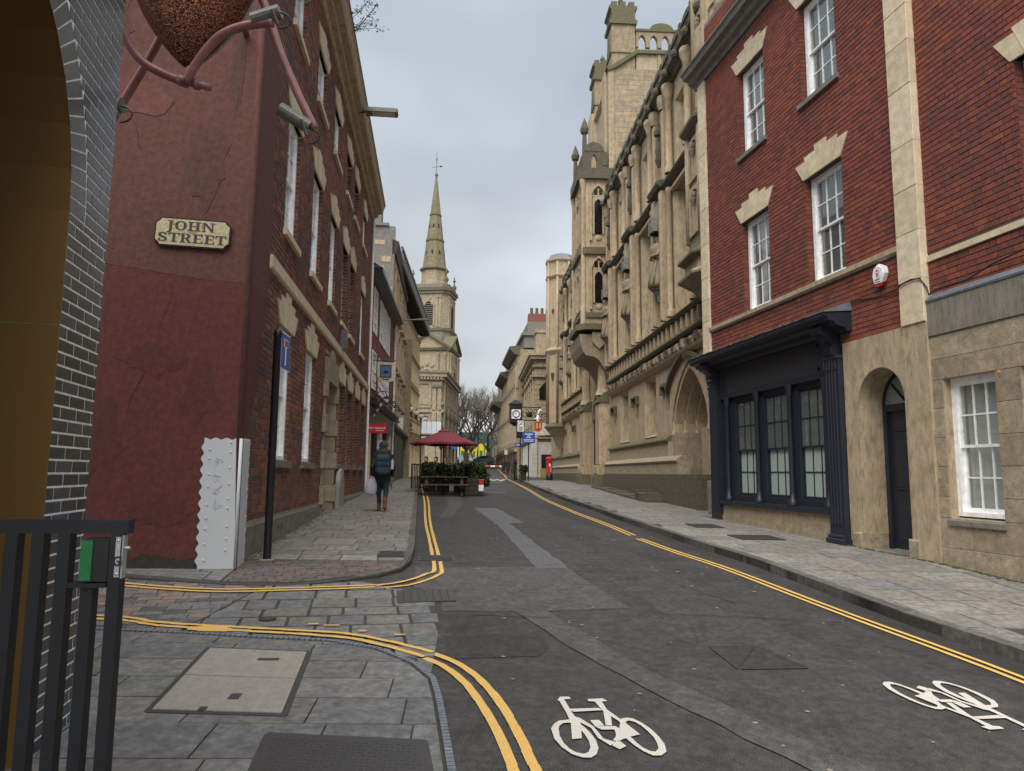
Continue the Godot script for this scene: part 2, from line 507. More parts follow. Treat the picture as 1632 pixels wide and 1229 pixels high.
func camera_sky_sun() -> void:
	cam = Camera3D.new(); cam.name = "camera"
	add_child(cam)
	cam.position = EYE
	cam.rotation_order = EULER_ORDER_YXZ
	cam.rotation = Vector3(deg_to_rad(6.9), deg_to_rad(-6.2), deg_to_rad(0.5))
	cam.fov = 56.23; cam.keep_aspect = Camera3D.KEEP_HEIGHT; cam.near = .05; cam.far = 1500.0
	cam.current = true
	cam_inv = cam.transform.affine_inverse()
	# an even, bright overcast: soft grey cloud, a little lighter towards the horizon
	var n := FastNoiseLite.new()
	n.seed = 41; n.frequency = 1.0; n.noise_type = FastNoiseLite.TYPE_SIMPLEX_SMOOTH; n.fractal_octaves = 5; n.fractal_gain = .5
	var im := Image.create(768, 384, false, Image.FORMAT_RGBF)
	for y in 384:
		var el := PI * (.5 - (y + .5) / 384.0)
		for x in 768:
			var az := TAU * (x + .5) / 768.0
			var d := Vector3(cos(el) * sin(az), sin(el), cos(el) * cos(az))
			var q := d / (absf(d.y) + .35)
			var v := n.get_noise_3d(q.x * 1.1, q.y * 1.1, q.z * 1.1)
			var w := n.get_noise_3d(q.x * .5 + 9.0, q.y, q.z * .5)
			var h := clampf(1.0 - el / .62, 0.0, 1.0)
			var c := Color(.165, .188, .213).lerp(Color(.28, .29, .298), h * h * .75 + h * .25)
			var k := 1.0 + .42 * v + .4 * w
			im.set_pixel(x, y, Color(c.r * k, c.g * k, c.b * k * (1.0 - .04 * v)))
	var sm := PanoramaSkyMaterial.new(); sm.panorama = ImageTexture.create_from_image(im)
	var sky := Sky.new(); sky.sky_material = sm
	var e := Environment.new()
	e.background_mode = Environment.BG_SKY; e.sky = sky
	e.tonemap_mode = Environment.TONE_MAPPER_LINEAR
	e.tonemap_exposure = 3.0
	e.sdfgi_enabled = true; e.ssao_enabled = true; e.ssil_enabled = true
	var we := WorldEnvironment.new(); we.name = "air"; we.environment = e
	add_child(we)
	var sun := DirectionalLight3D.new(); sun.name = "sun"
	sun.light_energy = .5; sun.light_angular_distance = 60.0; sun.light_color = Color(1, .97, .93)
	sun.shadow_enabled = true
	add_child(sun)
	sun.rotation_degrees = Vector3(-58, -22, 0)

func land() -> void:
	# the ground to the horizon
	var g := MB.new()
	var xs := [-900., -300., -120., -60., -30., -14., -8., -4., 0., 4., 8., 12., 16., 30., 60., 120., 300., 900.]
	var zs := [60., 20., 8., 3., 0., -2., -4., -6., -8., -10., -12., -14., -17., -20., -24., -30., -38., -46., -60., -75., -90., -105., -130., -160., -220., -400., -1200.]
	for j in zs.size() - 1:
		for i in xs.size() - 1:
			var q := []
			for v in [[i, j], [i, j + 1], [i + 1, j + 1], [i + 1, j]]:
				var x: float = xs[v[0]]; var z: float = zs[v[1]]
				q.append(Vector3(x, G(x, z) - .12, z))
			g.quad(q[3], q[2], q[1], q[0])
	kind(obj("ground", g, M.ground), "structure")
	# the road, up to the kerb on the right and under the pavements on the left
	var r := MB.new()
	var n := FastNoiseLite.new(); n.seed = 7; n.frequency = .35; n.fractal_octaves = 4
	var z := 4.0
	while z > -128.0:
		var dz := .25 if z > -20 else (.6 if z > -50 else 1.5)
		for k in 34:
			var p := []
			for v in [[k, z], [k, z - dz], [k + 1, z - dz], [k + 1, z]]:
				var b := kerb_r(v[1])
				var x: float = lerpf(-9.0, b + .02, pow(v[0] / 34.0, .7))
				p.append(Vector3(x, G(x, v[1]), v[1]))
			var m: Vector3 = (p[0] + p[2]) / 2
			# worn wheel tracks are paler, the edges stay dark
			var t := .95 + .4 * n.get_noise_2d(m.x * 1.6, m.z * .45) + .22 * n.get_noise_2d(m.x * 5.0 + 40, m.z * 3.0) + .16 * exp(-pow((m.x - 1.6) / .9, 2)) - .28 * exp(-pow((m.x - kerb_r(m.z) + .25) / .5, 2))
			r.col = Color(t, t, t)
			r.quad(p[3], p[2], p[1], p[0])
		z -= dz
	var road := obj("road", r, M.tarmac)
	kind(road, "structure")
	patch("tarmac_patch", M.tarmac_blue, PackedVector2Array([Vector2(1.2, -20.8), Vector2(1.85, -21.0), Vector2(2.05, -16.2), Vector2(1.72, -16.0), Vector2(1.86, -9.9), Vector2(1.42, -9.8), Vector2(1.42, -15.0)]), .006, road)
	patch("tarmac_patch", M.tarmac_pale, PackedVector2Array([Vector2(-.2, -9.85), Vector2(1.84, -9.92), Vector2(2.1, -7.66), Vector2(1.2, -7.5), Vector2(.12, -7.52), Vector2(.1, -8.3), Vector2(-.18, -8.6)]), .004, road)
	patch("tarmac_patch", M.tarmac_pale, PackedVector2Array([Vector2(.86, -7.5), Vector2(1.18, -7.52), Vector2(1.7, -5.7), Vector2(2.5, -3.9), Vector2(2.9, -2.6), Vector2(2.5, -2.6), Vector2(2.12, -3.95), Vector2(1.35, -5.8)]), .008, road)
	patch("tarmac_patch", M.tarmac_dark, PackedVector2Array([Vector2(.12, -6.62), Vector2(1.0, -6.74), Vector2(1.02, -6.3), Vector2(.9, -6.05), Vector2(.14, -6.0)]), .004, road)
	patch("tarmac_patch", M.tarmac_pale, PackedVector2Array([Vector2(.56, -27.7), Vector2(1.1, -27.9), Vector2(.9, -22.), Vector2(.48, -17.4), Vector2(.2, -17.3), Vector2(.5, -22.)]), .004, road)
	patch("tarmac_patch", M.tarmac_dark, PackedVector2Array([Vector2(3.6, -15.), Vector2(4.5, -16.), Vector2(4.5, -22.), Vector2(3.9, -26.), Vector2(3.2, -19.)]), .004, road)
	for q in [[1.5, -30.5, 1.6, .5], [1.9, -33.5, 1.5, .35], [2.2, -38., 2.2, .4], [2.9, -47., 2.0, .6], [1.2, -42., 1.2, .4]]:
		patch("tarmac_patch", M.tarmac_blue, rect(q[0], q[1], q[0] + q[2], q[1] - q[3]), .004, road)
	# sealed cracks, drips and flecks of litter
	var cr := MB.new()
	for q in [[1.5, -12.2, 3.0, .1], [.3, -10.2, 1.6, -.03], [2.2, -7.5, 1.9, .35], [.1, -7.35, 1.1, .04], [2.9, -9.2, .5, 1.4], [1.2, -16.5, 2.4, -.1], [.6, -14.0, 1.5, .3]]:
		var p := Vector2(q[0], q[1]); var pts := [p]
		for k in 9:
			p += Vector2(q[2], q[3]) / 9.0 + Vector2(rng.randf_range(-.03, .03), rng.randf_range(-.05, .05)); pts.append(p)
		strip(cr, pts, .012, .01, .6)
	kind(obj("road_cracks", cr, M.joint, road), "stuff")
	var fl := MB.new()
	for k in 150:
		var w := Vector2(rng.randf_range(.3, 4.5), -rng.randf_range(3.2, 22.0)); var s := rng.randf_range(.006, .022)
		slab(fl, PackedVector2Array([w + Vector2(-s, 0), w + Vector2(0, -s * .6), w + Vector2(s, .1 * s), w + Vector2(.1 * s, s * .7)]), .011, .004)
	kind(obj("litter_flecks", fl, M.agg, road), "stuff")
	# ---- pavements
	var pv := MB.new()
	var near := PackedVector2Array([Vector2(-6, 3.5), Vector2(-6, -6.95)])
	for v in [[-3.02, -6.85], [-2.06, -6.70], [-1.50, -6.58], [-.86, -6.47], [-.42, -6.24], [-.11, -5.86], [.04, -5.5], [.08, -5.08], [.11, -4.57], [.14, -4.0], [.2, -2.5], [.22, 3.5]]: near.append(Vector2(v[0], v[1]))
	drape(pv, near, .004)
	var pn := obj("near_pavement", pv, M.joint); kind(pn, "structure")
	var inner := Geometry2D.offset_polygon(near, -.045)[0]
	paving(pn, "flagstone", inner, -4.2, .3, -2.2, -6.9, Vector2(.3, .5), Vector2(.5, 1.05), .012, .02, "flag", 300, .002, .05)
	var eb := MB.new()      # the ridged edging that runs round the corner
	for k in range(2, near.size() - 1):
		var a := near[k]; var b := near[k + 1]
		var cnt := int(a.distance_to(b) / .045)
		for j in cnt:
			var u := a.lerp(b, (j + .12) / cnt); var v := a.lerp(b, (j + .88) / cnt)
			var s := (v - u).normalized().orthogonal() * .022
			slab(eb, PackedVector2Array([u - s, u + s, v + s, v - s]), .026, .03)
	kind(obj("ridged_edging", eb, M.lead, pn), "stuff")
	# left pavement beyond John Street
	var lp := PackedVector2Array([Vector2(-9.0, -13), Vector2(-9.0, -11.2), Vector2(-5.2, -9.7), Vector2(-3.92, -9.15), Vector2(-3.42, -8.95), Vector2(-2.73, -8.76), Vector2(-2.26, -8.64)])
	var d := 8.61
	while d < 100.0:
		lp.append(Vector2(kerb_l(-d), -d)); d += .1 if d < 10.2 else (1.0 if d < 30 else 5.0)
	lp.append(Vector2(-2.6, -100.0)); lp.append(Vector2(-2.6, -10.0))
	var lb := MB.new()
	slab_base(lb, lp, off_l)
	var lft := obj("left_pavement", lb, M.joint); kind(lft, "structure")
	var lin2 := Geometry2D.offset_polygon(lp, -.1)[0]
	paving(lft, "paver", clipped(lin2, rect(-2.36, -8.0, 1, -9.95)), -2.4, 0, -8.1, -9.95, Vector2(.125, .125), Vector2(.2, .27), .008, off_plus(.012), "paver", 150, .003, -.06)
	paving(lft, "flagstone", clipped(lin2, rect(-9, -8, -2.38, -12.)), -7, -2.3, -8.5, -11., Vector2(.5, .75), Vector2(.7, 1.3), .02, off_plus(.012), "flag", 40, .006)
	paving(lft, "paving_slab", clipped(lin2, rect(-2.7, -9.96, 1, -46.)), -2.6, .2, -9.96, -46., Vector2(.33, .46), Vector2(.42, .64), .016, off_plus(.012), "paving", 300, .002)
	kerbstones(lft, kerb_l, -9.0, -95.0, off_l, 1.0, 120, -1.0)
	# right pavement
	var rb := MB.new()
	var rp := PackedVector2Array()
	d = -3.0
	while d < 128.0:
		rp.append(Vector2(kerb_r(-d), -d)); d += 1.0 if d < 30 else 4.0
	var rr := rp.duplicate()
	rr.reverse()
	for v in rr: rp.append(Vector2(v.x + (5.5 if v.y > -70 else 3.0), v.y))
	slab_base(rb, rp, off_r)
	var rgt := obj("right_pavement", rb, M.joint); kind(rgt, "structure")
	var rin := Geometry2D.offset_polygon(rp, -.13)[0]
	paving(rgt, "paving_slab", clipped(rin, rect(4, -2., 9.2, -50.)), 4.4, 9.2, -2., -50., Vector2(.5, .62), Vector2(.6, .92), .02, off_r_top, "paving", 300, .002, .035)
	kerbstones(rgt, kerb_r, -2.5, -125.0, off_r, .92, 120, 1.0)
	# John Street: setts at its mouth and big old slabs beside the road
	var js := MB.new()
	var mouth := PackedVector2Array([Vector2(-9, -11.2), Vector2(-9, -7.0), Vector2(-3.02, -6.88), Vector2(-2.06, -6.74), Vector2(-1.5, -6.61), Vector2(-.86, -6.5), Vector2(-.42, -6.27), Vector2(-.11, -5.9), Vector2(.02, -5.6), Vector2(.1, -6.9), Vector2(.05, -7.9), Vector2(-.16, -8.3), Vector2(-.55, -8.62), Vector2(-.9, -8.9), Vector2(-1.19, -8.74), Vector2(-1.61, -8.59), Vector2(-2.26, -8.62), Vector2(-2.73, -8.74), Vector2(-3.42, -8.93), Vector2(-3.92, -9.13), Vector2(-5.2, -9.68)])
	drape(js, mouth, .004)
	var j := obj("side_street", js, M.joint); kind(j, "structure")
	paving(j, "sett", clipped(mouth, PackedVector2Array([Vector2(-9, -6), Vector2(-2.3, -6), Vector2(-1.75, -9.2), Vector2(-9, -11.)])), -6.5, -1.2, -5.6, -10.3, Vector2(.15, .16), Vector2(.2, .28), .008, .013, "sett", 200, .003, -.16)
	paving(j, "street_slab", clipped(mouth, PackedVector2Array([Vector2(-2.28, -6), Vector2(.4, -5), Vector2(.4, -9.2), Vector2(-1.73, -9.2)])), -2.6, .2, -5.4, -9.0, Vector2(.3, .42), Vector2(.3, .55), .03, .013, "flag", 100, .006, -.1)

func slab_base(mb: MB, t: PackedVector2Array, off: Callable) -> void:
	# a convex piece of pavement cut by depth so that it follows the hill
	var lo := 1e9; var hi := -1e9
	for v in t: lo = minf(lo, v.y); hi = maxf(hi, v.y)
	var z := hi
	while z > lo:
		var s := .5 if z > -14 else (1.0 if z > -40 else 3.0)
		for q in Geometry2D.intersect_polygons(t, rect(-40, z - s, 60, z)): slab(mb, q, off, .25)
		z -= s

func off_r(_z: float) -> float: return .1
func off_r_top(_z: float) -> float: return .112
func off_plus(k: float) -> Callable: return func(z): return off_l(z) + k

func clipped(a: PackedVector2Array, b: PackedVector2Array) -> PackedVector2Array:
	var r := Geometry2D.intersect_polygons(a, b)
	var best := PackedVector2Array()
	for q in r: if q.size() > best.size(): best = q
	return best

func patch(called: String, m: Material, poly: PackedVector2Array, off: float, parent: Node) -> void:
	# the cut edge of a patch is never quite straight
	var q := PackedVector2Array()
	for k in poly.size():
		var a := poly[k]; var b := poly[(k + 1) % poly.size()]
		var n := maxi(1, int(a.distance_to(b) / .25))
		for j in n: q.append(a.lerp(b, float(j) / n) + Vector2(rng.randf_range(-.02, .02), rng.randf_range(-.02, .02)))
	var mb := MB.new()
	drape(mb, q, off)
	obj(called, mb, m, parent)

func kerbstones(parent: Node, at: Callable, z0: float, z1: float, off: Callable, length: float, limit: int, side: float) -> void:
	var d: Dictionary = TS.kerb
	var z := z0
	var k := 0
	var rest := MB.new()
	while z > z1:
		var l := length * (1.0 if z > -45 else 3.0)
		if side < 0 and z > -9.6: l = .3
		var a := Vector2(at.call(z - .006), z - .006); var b := Vector2(at.call(z - l + .006), z - l + .006)
		var w := .15 if side > 0 else .12
		var s := Vector2(w * side, 0)
		var poly := PackedVector2Array([a, a + s, b + s, b])
		var fo := (func(zz): return off.call(zz) + .012)
		if k < limit:
			var mb := MB.new(); slab(mb, poly, fo, .22); obj("kerbstone", mb, d.m[k % 3], parent)
		else:
			rest.col = d.c[k % 3]; slab(rest, poly, fo, .22)
		k += 1; z -= l
	if rest.p.size(): kind(obj("kerbstone_field", rest, d.v, parent), "stuff")

func markings() -> void:
	var y := func(called: String, pts: Array, off, w := .052, jag := .12, m: Material = M.yellow):
		var fine := []
		for k in pts.size() - 1:
			var p0: Vector2 = pts[maxi(k - 1, 0)]; var p3: Vector2 = pts[mini(k + 2, pts.size() - 1)]
			for j in 4: fine.append(pts[k].cubic_interpolate(pts[k + 1], p0, p3, j / 4.0))
		fine.append(pts[-1])
		var mb := MB.new(); strip(mb, fine, w, off, jag)
		return kind(obj(called, mb, m), "structure")
	var v2 := func(a: Array) -> Array:
		var r := []
		for k in range(0, a.size(), 2): r.append(Vector2(a[k], a[k + 1]))
		return r
	# along the left kerb, round into the side street
	y.call("yellow_line", v2.call([-.9, -60., -.42, -38., -.12, -24.7, -.03, -16.5, .06, -13.0, .12, -10.95]), .009)
	y.call("yellow_line", v2.call([-1.03, -60., -.55, -38., -.25, -24.7, -.13, -16.5, -.03, -13.0, .03, -10.95]), .009)
	y.call("yellow_line", v2.call([.135, -10.3, .15, -9.5, .1, -9.3, .0, -9.05, -.2, -8.74, -.36, -8.62, -.62, -8.53]), .012)
	y.call("yellow_line", v2.call([.045, -10.3, .05, -9.52, -.04, -9.34, -.2, -9.02, -.4, -8.78, -.62, -8.65]), .018)
	y.call("yellow_line", v2.call([-.62, -8.53, -.88, -8.46, -1.58, -8.34, -2.34, -8.27, -3.3, -8.52, -4.06, -8.9, -6., -9.9]), .024)
	y.call("yellow_line", v2.call([-.62, -8.65, -.88, -8.58, -1.58, -8.46, -2.34, -8.39, -3.3, -8.64, -4.06, -9.02, -6., -10.02]), .024)
	# round the near corner
	y.call("yellow_line", v2.call([-6., -7.6, -3.12, -7.28, -2.45, -7.04, -1.86, -6.9, -1.29, -6.79, -.73, -6.66, -.33, -6.42, .04, -6.12]), .024, .055, .22)
	y.call("yellow_line", v2.call([-6., -7.48, -3.08, -7.16, -2.41, -6.93, -1.83, -6.79, -1.27, -6.68, -.71, -6.53, -.36, -6.3, -.03, -6.0]), .024, .055, .22)
	y.call("yellow_line", v2.call([.04, -6.12, .22, -5.88, .38, -5.5, .5, -4.95, .57, -4.3, .62, -3.4, .66, -1.5]), .012, .062, .1)
	y.call("yellow_line", v2.call([-.03, -6.0, .12, -5.8, .26, -5.45, .37, -4.95, .45, -4.3, .5, -3.4, .54, -1.5]), .012, .062, .1)
	var blot := MB.new()
	drape(blot, PackedVector2Array([Vector2(-2.12, -6.86), Vector2(-1.98, -6.9), Vector2(-1.8, -6.87), Vector2(-1.72, -6.8), Vector2(-1.75, -6.72), Vector2(-1.95, -6.73), Vector2(-2.1, -6.78)]), .025)
	kind(obj("yellow_paint_blot", blot, M.yellow), "structure")
	for q in [[-1.1, -6.95, .1], [-.95, -6.9, .14], [-.3, -6.6, .09], [-.62, -6.72, .07]]:
		var b := MB.new(); drape(b, rect(q[0], q[1], q[0] + q[2], q[1] - .03), .026)
		kind(obj("yellow_paint_blot", b, M.yellow), "structure")
	# along the right kerb
	var ra := []; var rb := []
	for t in [1.5, 4., 5.3, 6.1, 7.8, 10.9, 13.0, 13.4]: ra.append(Vector2(pl(-t, [1.5, 4.76, 5.3, 4.56, 6.1, 4.48, 7.8, 4.25, 10.9, 3.96, 13.4, 3.82]), -t)); rb.append(ra[-1] + Vector2(.1, -.05))
	y.call("yellow_line", ra, .01, .05, .06); y.call("yellow_line", rb, .01, .05, .06)
	ra = []; rb = []
	for t in [13.9, 15., 17., 20.9, 30., 44.7, 60., 72., 80., 90., 97.]: ra.append(Vector2(pl(-t, [13.9, 3.84, 20.9, 3.85, 30., 4.2, 44.7, 5.06, 60., 6.1, 72., 7.2, 80., 7.9, 90., 8.4, 97., 8.7]), -t)); rb.append(ra[-1] + Vector2(.11, -.03))
	y.call("yellow_line", ra, .01, .05, .06); y.call("yellow_line", rb, .01, .05, .06)
	# white hatching far up the street
	for k in 7:
		y.call("white_road_marking", [Vector2(1.6 + k * .5, -50.), Vector2(2.6 + k * .5, -56.)], .01, .28, .1, M.road_white)
	y.call("white_road_marking", [Vector2(1.2, -49.), Vector2(4.9, -49.)], .01, .3, .1, M.road_white)
	y.call("white_road_marking", [Vector2(1.3, -44.), Vector2(4.3, -44.)], .01, .3, .2, M.road_white)
	y.call("white_road_marking", [Vector2(1.0, -60.), Vector2(5.9, -60.)], .01, .3, .2, M.road_white)
	# cycle symbols
	for s in [[1.1, -4.65, 1.0, "white bicycle symbol painted upright on the road, near the left kerb"], [3.67, -4.91, -1.0, "white bicycle symbol painted upside down on the road, by the right kerb"]]:
		var mb := MB.new()
		var out := [[-.34, .05, -.31, -.02, -.27, -.07, -.20, -.085, -.16, -.05, -.13, .03, -.11, .13, -.10, .23, -.11, .34, -.14, .42, -.18, .46, -.23, .455, -.28, .41, -.32, .32, -.345, .2], [.13, -.08, .17, -.1, .21, -.09, .25, -.02, .28, .08, .295, .2, .295, .3, .275, .4, .23, .45, .18, .45, .14, .39, .11, .31, .08, .18, .09, .05]]
		var inn := [[-.295, .06, -.28, .01, -.25, -.03, -.21, -.035, -.18, 0, -.165, .06, -.15, .14, -.145, .24, -.155, .33, -.18, .39, -.21, .41, -.25, .39, -.28, .34, -.3, .26, -.305, .16], [.155, -.04, .18, -.055, .21, -.03, .235, .03, .25, .11, .26, .2, .255, .29, .24, .36, .21, .4, .18, .39, .155, .35, .135, .28, .12, .18, .13, .06]]
		for w in 2:
			var n: int = out[w].size() / 2
			for k in n:
				var l := (k + 1) % n
				drape(mb, spot(s, [out[w][k * 2], out[w][k * 2 + 1], out[w][l * 2], out[w][l * 2 + 1], inn[w][l * 2], inn[w][l * 2 + 1], inn[w][k * 2], inn[w][k * 2 + 1]]), .012)
		for q in [[-.21, -.43, -.17, -.41, -.16, -.18, -.14, -.02, -.18, .2, -.24, .21, -.2, -.04, -.2, -.21], [-.22, -.42, -.19, -.48, -.13, -.48, -.12, -.44, -.17, -.43, -.19, -.37],
			[-.01, -.43, .1, -.44, .12, -.39, .06, -.38, -.01, -.39], [.03, -.39, .08, -.41, .08, -.13, .05, .02, .01, .02, .05, -.21], [-.17, -.26, .03, -.27, .05, -.23, -.15, -.21],
			[-.17, -.14, -.13, -.11, -.07, .03, -.05, .21, .01, .26, -.03, .31, -.08, .2, -.09, .05, -.16, -.07], [-.06, .03, .07, .03, .1, .14, .05, .24, 0, .24, .04, .17, .05, .08, -.03, .08],
			[.08, -.24, .1, -.18, .14, -.04, .19, .16, .12, .19, .13, .12, .11, -.05, .08, -.13], [.07, .05, .11, .07, .14, .14, .19, .16, .12, .19, .07, .22, .01, .26],
			[-.07, -.07, -.01, -.07, 0, .02, -.06, .03], [0, .26, .04, .25, .06, .32, .01, .36, -.02, .31]]:
			drape(mb, spot(s, q), .012)
		tag(obj("bicycle_symbol", mb, M.road_white), s[3], "road marking", "bicycle symbols on the road")

func spot(s: Array, q: Array) -> PackedVector2Array:
	var r := PackedVector2Array()
	for k in range(0, q.size(), 2): r.append(Vector2(s[0] + q[k] * s[2], s[1] + q[k + 1] * s[2]))
	return r

func covers() -> void:
	# the big speckled access cover and its two halves
	var a := PackedVector2Array([Vector2(-1.75, -6.24), Vector2(-.96, -6.12), Vector2(-.9, -4.86), Vector2(-1.72, -4.95)])
	var t := thing("access_cover", "large speckled concrete access cover in two halves in the near flagstones", "access cover")
	var f := MB.new(); slab(f, Geometry2D.offset_polygon(a, .035)[0], .024, .04); obj("frame", f, M.iron, t)
	var mid_l := a[0].lerp(a[3], .5); var mid_r := a[1].lerp(a[2], .5)
	for q in [[a[0], a[1], mid_r, mid_l], [mid_l, mid_r, a[2], a[3]]]:
		var mb := MB.new(); slab(mb, Geometry2D.offset_polygon(PackedVector2Array(q), -.006)[0], .03, .05); obj("concrete_panel", mb, M.agg, t)
	for q in [[-1.3, -5.95, .16, .05], [-1.3, -5.2, .07, .1], [-1.43, -4.97, .05, .05]]:
		var mb := MB.new(); slab(mb, rect(q[0], q[1], q[0] + q[2], q[1] + q[3]), .034, .02); obj("lifting_slot", mb, M.iron, t)
	# chequer plate in the foreground
	t = thing("chequer_plate_cover", "dark chequer plate cover set in the flagstones at the camera's feet", "access cover")
	var c := PackedVector2Array([Vector2(-.9, -4.53), Vector2(-.03, -4.4), Vector2(.05, -3.5), Vector2(-.86, -3.6)])
	var mb := MB.new(); slab(mb, Geometry2D.offset_polygon(c, .04)[0], .026, .05); obj("frame", mb, M.iron, t)
	mb = MB.new(); slab(mb, c, .032, .03); obj("plate", mb, M.iron, t)
	mb = MB.new()
	for i in 30:
		for k in 24:
			var p := Vector2(-.86 + i * .0305, -4.46 + k * .04 + i * .0045)
			if not Geometry2D.is_point_in_polygon(p, Geometry2D.offset_polygon(c, -.03)[0]): continue
			var s := Vector2(.012, .005) if (i + k) % 2 else Vector2(.005, .012)
			slab(mb, rect(p.x - s.x, p.y - s.y, p.x + s.x, p.y + s.y), .0345, .004)
	kind(obj("tread_pattern", mb, M.iron, t), "stuff")
	# manholes and grates
	t = thing("manhole_cover", "pair of triangular iron manhole covers in the middle of the road", "manhole cover")
	for q in [[2.43, -6.28, 2.85, -6.3, 2.43, -5.7], [2.87, -6.3, 3.02, -5.7, 2.46, -5.69]]:
		mb = MB.new(); slab(mb, spot([0, 0, 1.0], q), .006, .03); obj("triangular_plate", mb, M.tarmac_dark, t)
		var e := MB.new(); strip(e, [Vector2(q[0], q[1]), Vector2(q[2], q[3]), Vector2(q[4], q[5]), Vector2(q[0], q[1])], .014, .008); obj("frame", e, M.tarmac_dark, t)
	for q in [["drain_grate", "iron drain grate under the yellow lines at the left kerb", rect(-.17, -10.82, .34, -10.4), .011], ["service_cover", "flat ribbed service cover beside the big slabs at the street corner", PackedVector2Array([Vector2(-.37, -8.36), Vector2(.26, -8.44), Vector2(.28, -7.9), Vector2(-.33, -7.8)]), .022],
		["service_cover", "dark iron cover at the edge of the left paving slabs", rect(-.72, -10.6, -.36, -10.15), .108], ["service_cover", "pale stone cover set in the left paving slabs", rect(-1.75, -11.9, -1.15, -11.2), .125],
		["service_cover", "iron cover in the right pavement in front of the shop window", rect(5.5, -13.2, 6.3, -12.5), .13], ["service_cover", "iron cover in the right pavement nearer the old hall", rect(5.4, -15.2, 6.0, -14.5), .13]]:
		t = thing(q[0], q[1], "drain" if q[0] == "drain_grate" else "access cover")
		mb = MB.new(); slab(mb, q[2], q[3], .03); obj("plate", mb, M.agg if "pale" in q[1] else M.iron, t)
		mb = MB.new()
		var p: PackedVector2Array = Geometry2D.offset_polygon(q[2], -.03)[0]
		for k in 7:
			var u := (k + .5) / 7.0
			strip(mb, [p[0].lerp(p[1], u), p[3].lerp(p[2], u)], .014, q[3] + .003)
		kind(obj("ribs", mb, M.joint if "pale" not in q[1] else M.agg, t), "stuff")
	t = thing("round_cover", "small round iron cover among the side street slabs", "drain cover", Vector3(-1.5, G(-1.5, -7.15), -7.15))
	mb = MB.new(); mb.lathe([Vector2(.001, .024), Vector2(.06, .024), Vector2(.063, .03), Vector2(.08, .03), Vector2(.08, 0)], 18); obj("plate", mb, M.iron, t)

# ---------------------------------------------------------------- walls
# a wall in x,y with rectangular holes, from z0 (back) to z1 (front)
func panel(mb: MB, x0: float, x1: float, y0: float, y1: float, holes: Array, z0: float, z1: float) -> void:
	var ys := [y0, y1]
	for h in holes: ys.append(clampf(h.position.y, y0, y1)); ys.append(clampf(h.end.y, y0, y1))
	ys.sort()
	for k in ys.size() - 1:
		if ys[k + 1] - ys[k] < 1e-4: continue
		var my: float = (ys[k] + ys[k + 1]) / 2
		for s in spans(x0, x1, my, my, holes): mb.box(s.x, ys[k], z0, s.y, ys[k + 1], z1)

func spans(x0: float, x1: float, ya: float, yb: float, holes: Array) -> Array:
	var r := [Vector2(x0, x1)]
	for h in holes:
		if yb <= h.position.y + .001 or ya >= h.end.y - .001: continue
		var n := []
		for s in r:
			if h.end.x <= s.x or h.position.x >= s.y: n.append(s)
			else:
				if h.position.x > s.x: n.append(Vector2(s.x, h.position.x))
				if h.end.x < s.y: n.append(Vector2(h.end.x, s.y))
		r = n
	return r

# courses of bricks laid in Flemish bond on a wall; those largest in view are pieces of their own
func bricks(par: Node3D, x0: float, x1: float, y0: float, y1: float, holes: Array, ts: String, L: float, H: float, z: float, limit := 300, called := "brick", stretcher := false, proud := .012, jambs := []) -> void:
	var d: Dictionary = TS[ts]
	var all := []
	var g := par.global_transform
	var j := .012
	var rows := int(ceil((y1 - y0) / H))
	var nz := FastNoiseLite.new(); nz.seed = 77; nz.frequency = .3
	for r in rows:
		var ya := y0 + r * H; var yb := minf(ya + H, y1)
		if yb - ya < .02: continue
		var x := x0 - (L * .5 * (r % 2) if stretcher else L * .75 * (r % 2))
		var k := 0
		while x < x1:
			var w := L if stretcher or k % 2 == 0 else L * .5
			var a := maxf(x, x0); var b := minf(x + w, x1)
			x += w; k += 1
			if b - a < .03: continue
			for s in spans(a, b, ya, yb, holes):
				if s.y - s.x < .025: continue
				var c := g * Vector3((s.x + s.y) / 2, (ya + yb) / 2, z)
				var v := 0.0
				if sees(c): v = (s.y - s.x) * absf((EYE - c).dot(g.basis.z)) / pow(EYE.distance_to(c), 3)
				var tone: int = rng.randi() % d.c.size()
				if d.c.size() == 8:     # soot and repairs gather in patches
					var q := nz.get_noise_2d(s.x, ya)
					if q > .18 and rng.randf() < .6: tone = [3, 5, 7][rng.randi() % 3]
					elif q < -.2 and rng.randf() < .5: tone = [0, 2, 6][rng.randi() % 3]
				all.append([v, s.x + (j / 2 if s.x > x0 + .001 else 0.0), s.y - (j / 2 if s.y < x1 - .001 else 0.0), ya + j / 2, yb - j / 2, tone, proud + rng.randf_range(-.003, .003) * minf(1.0, proud / .012)])
	all.sort_custom(func(u, w): return u[0] > w[0])
	if not M.has("unit"): unit_brick()
	proud = proud
	var rest := MB.new()
	for k in all.size():
		var e = all[k]
		if k < limit and e[0] > 0.0:
			inst(called, M.unit, d.m[e[5]], par, Transform3D(Basis.from_scale(Vector3(e[2] - e[1], e[4] - e[3], e[6])), Vector3((e[1] + e[2]) / 2, (e[3] + e[4]) / 2, z)))
		else:
			rest.col = d.c[e[5]]
			rest.cham(e[1], e[3], z - .005, e[2], e[4], z + e[6], .003)
	if jambs:
		for h in jambs:
			for r in int(h.size.y / H):
				for s in [h.position.x, h.end.x]:
					rest.col = d.c[rng.randi() % d.c.size()] * .9
					rest.box(s - .006 if s == h.end.x else s - .004, h.position.y + r * H + j / 2, z - (.12 if r % 2 else .1), s + .004 if s == h.end.x else s + .006, h.position.y + (r + 1) * H - j / 2, z)
	if rest.p.size(): kind(obj(called + "work", rest, d.v, par), "stuff")

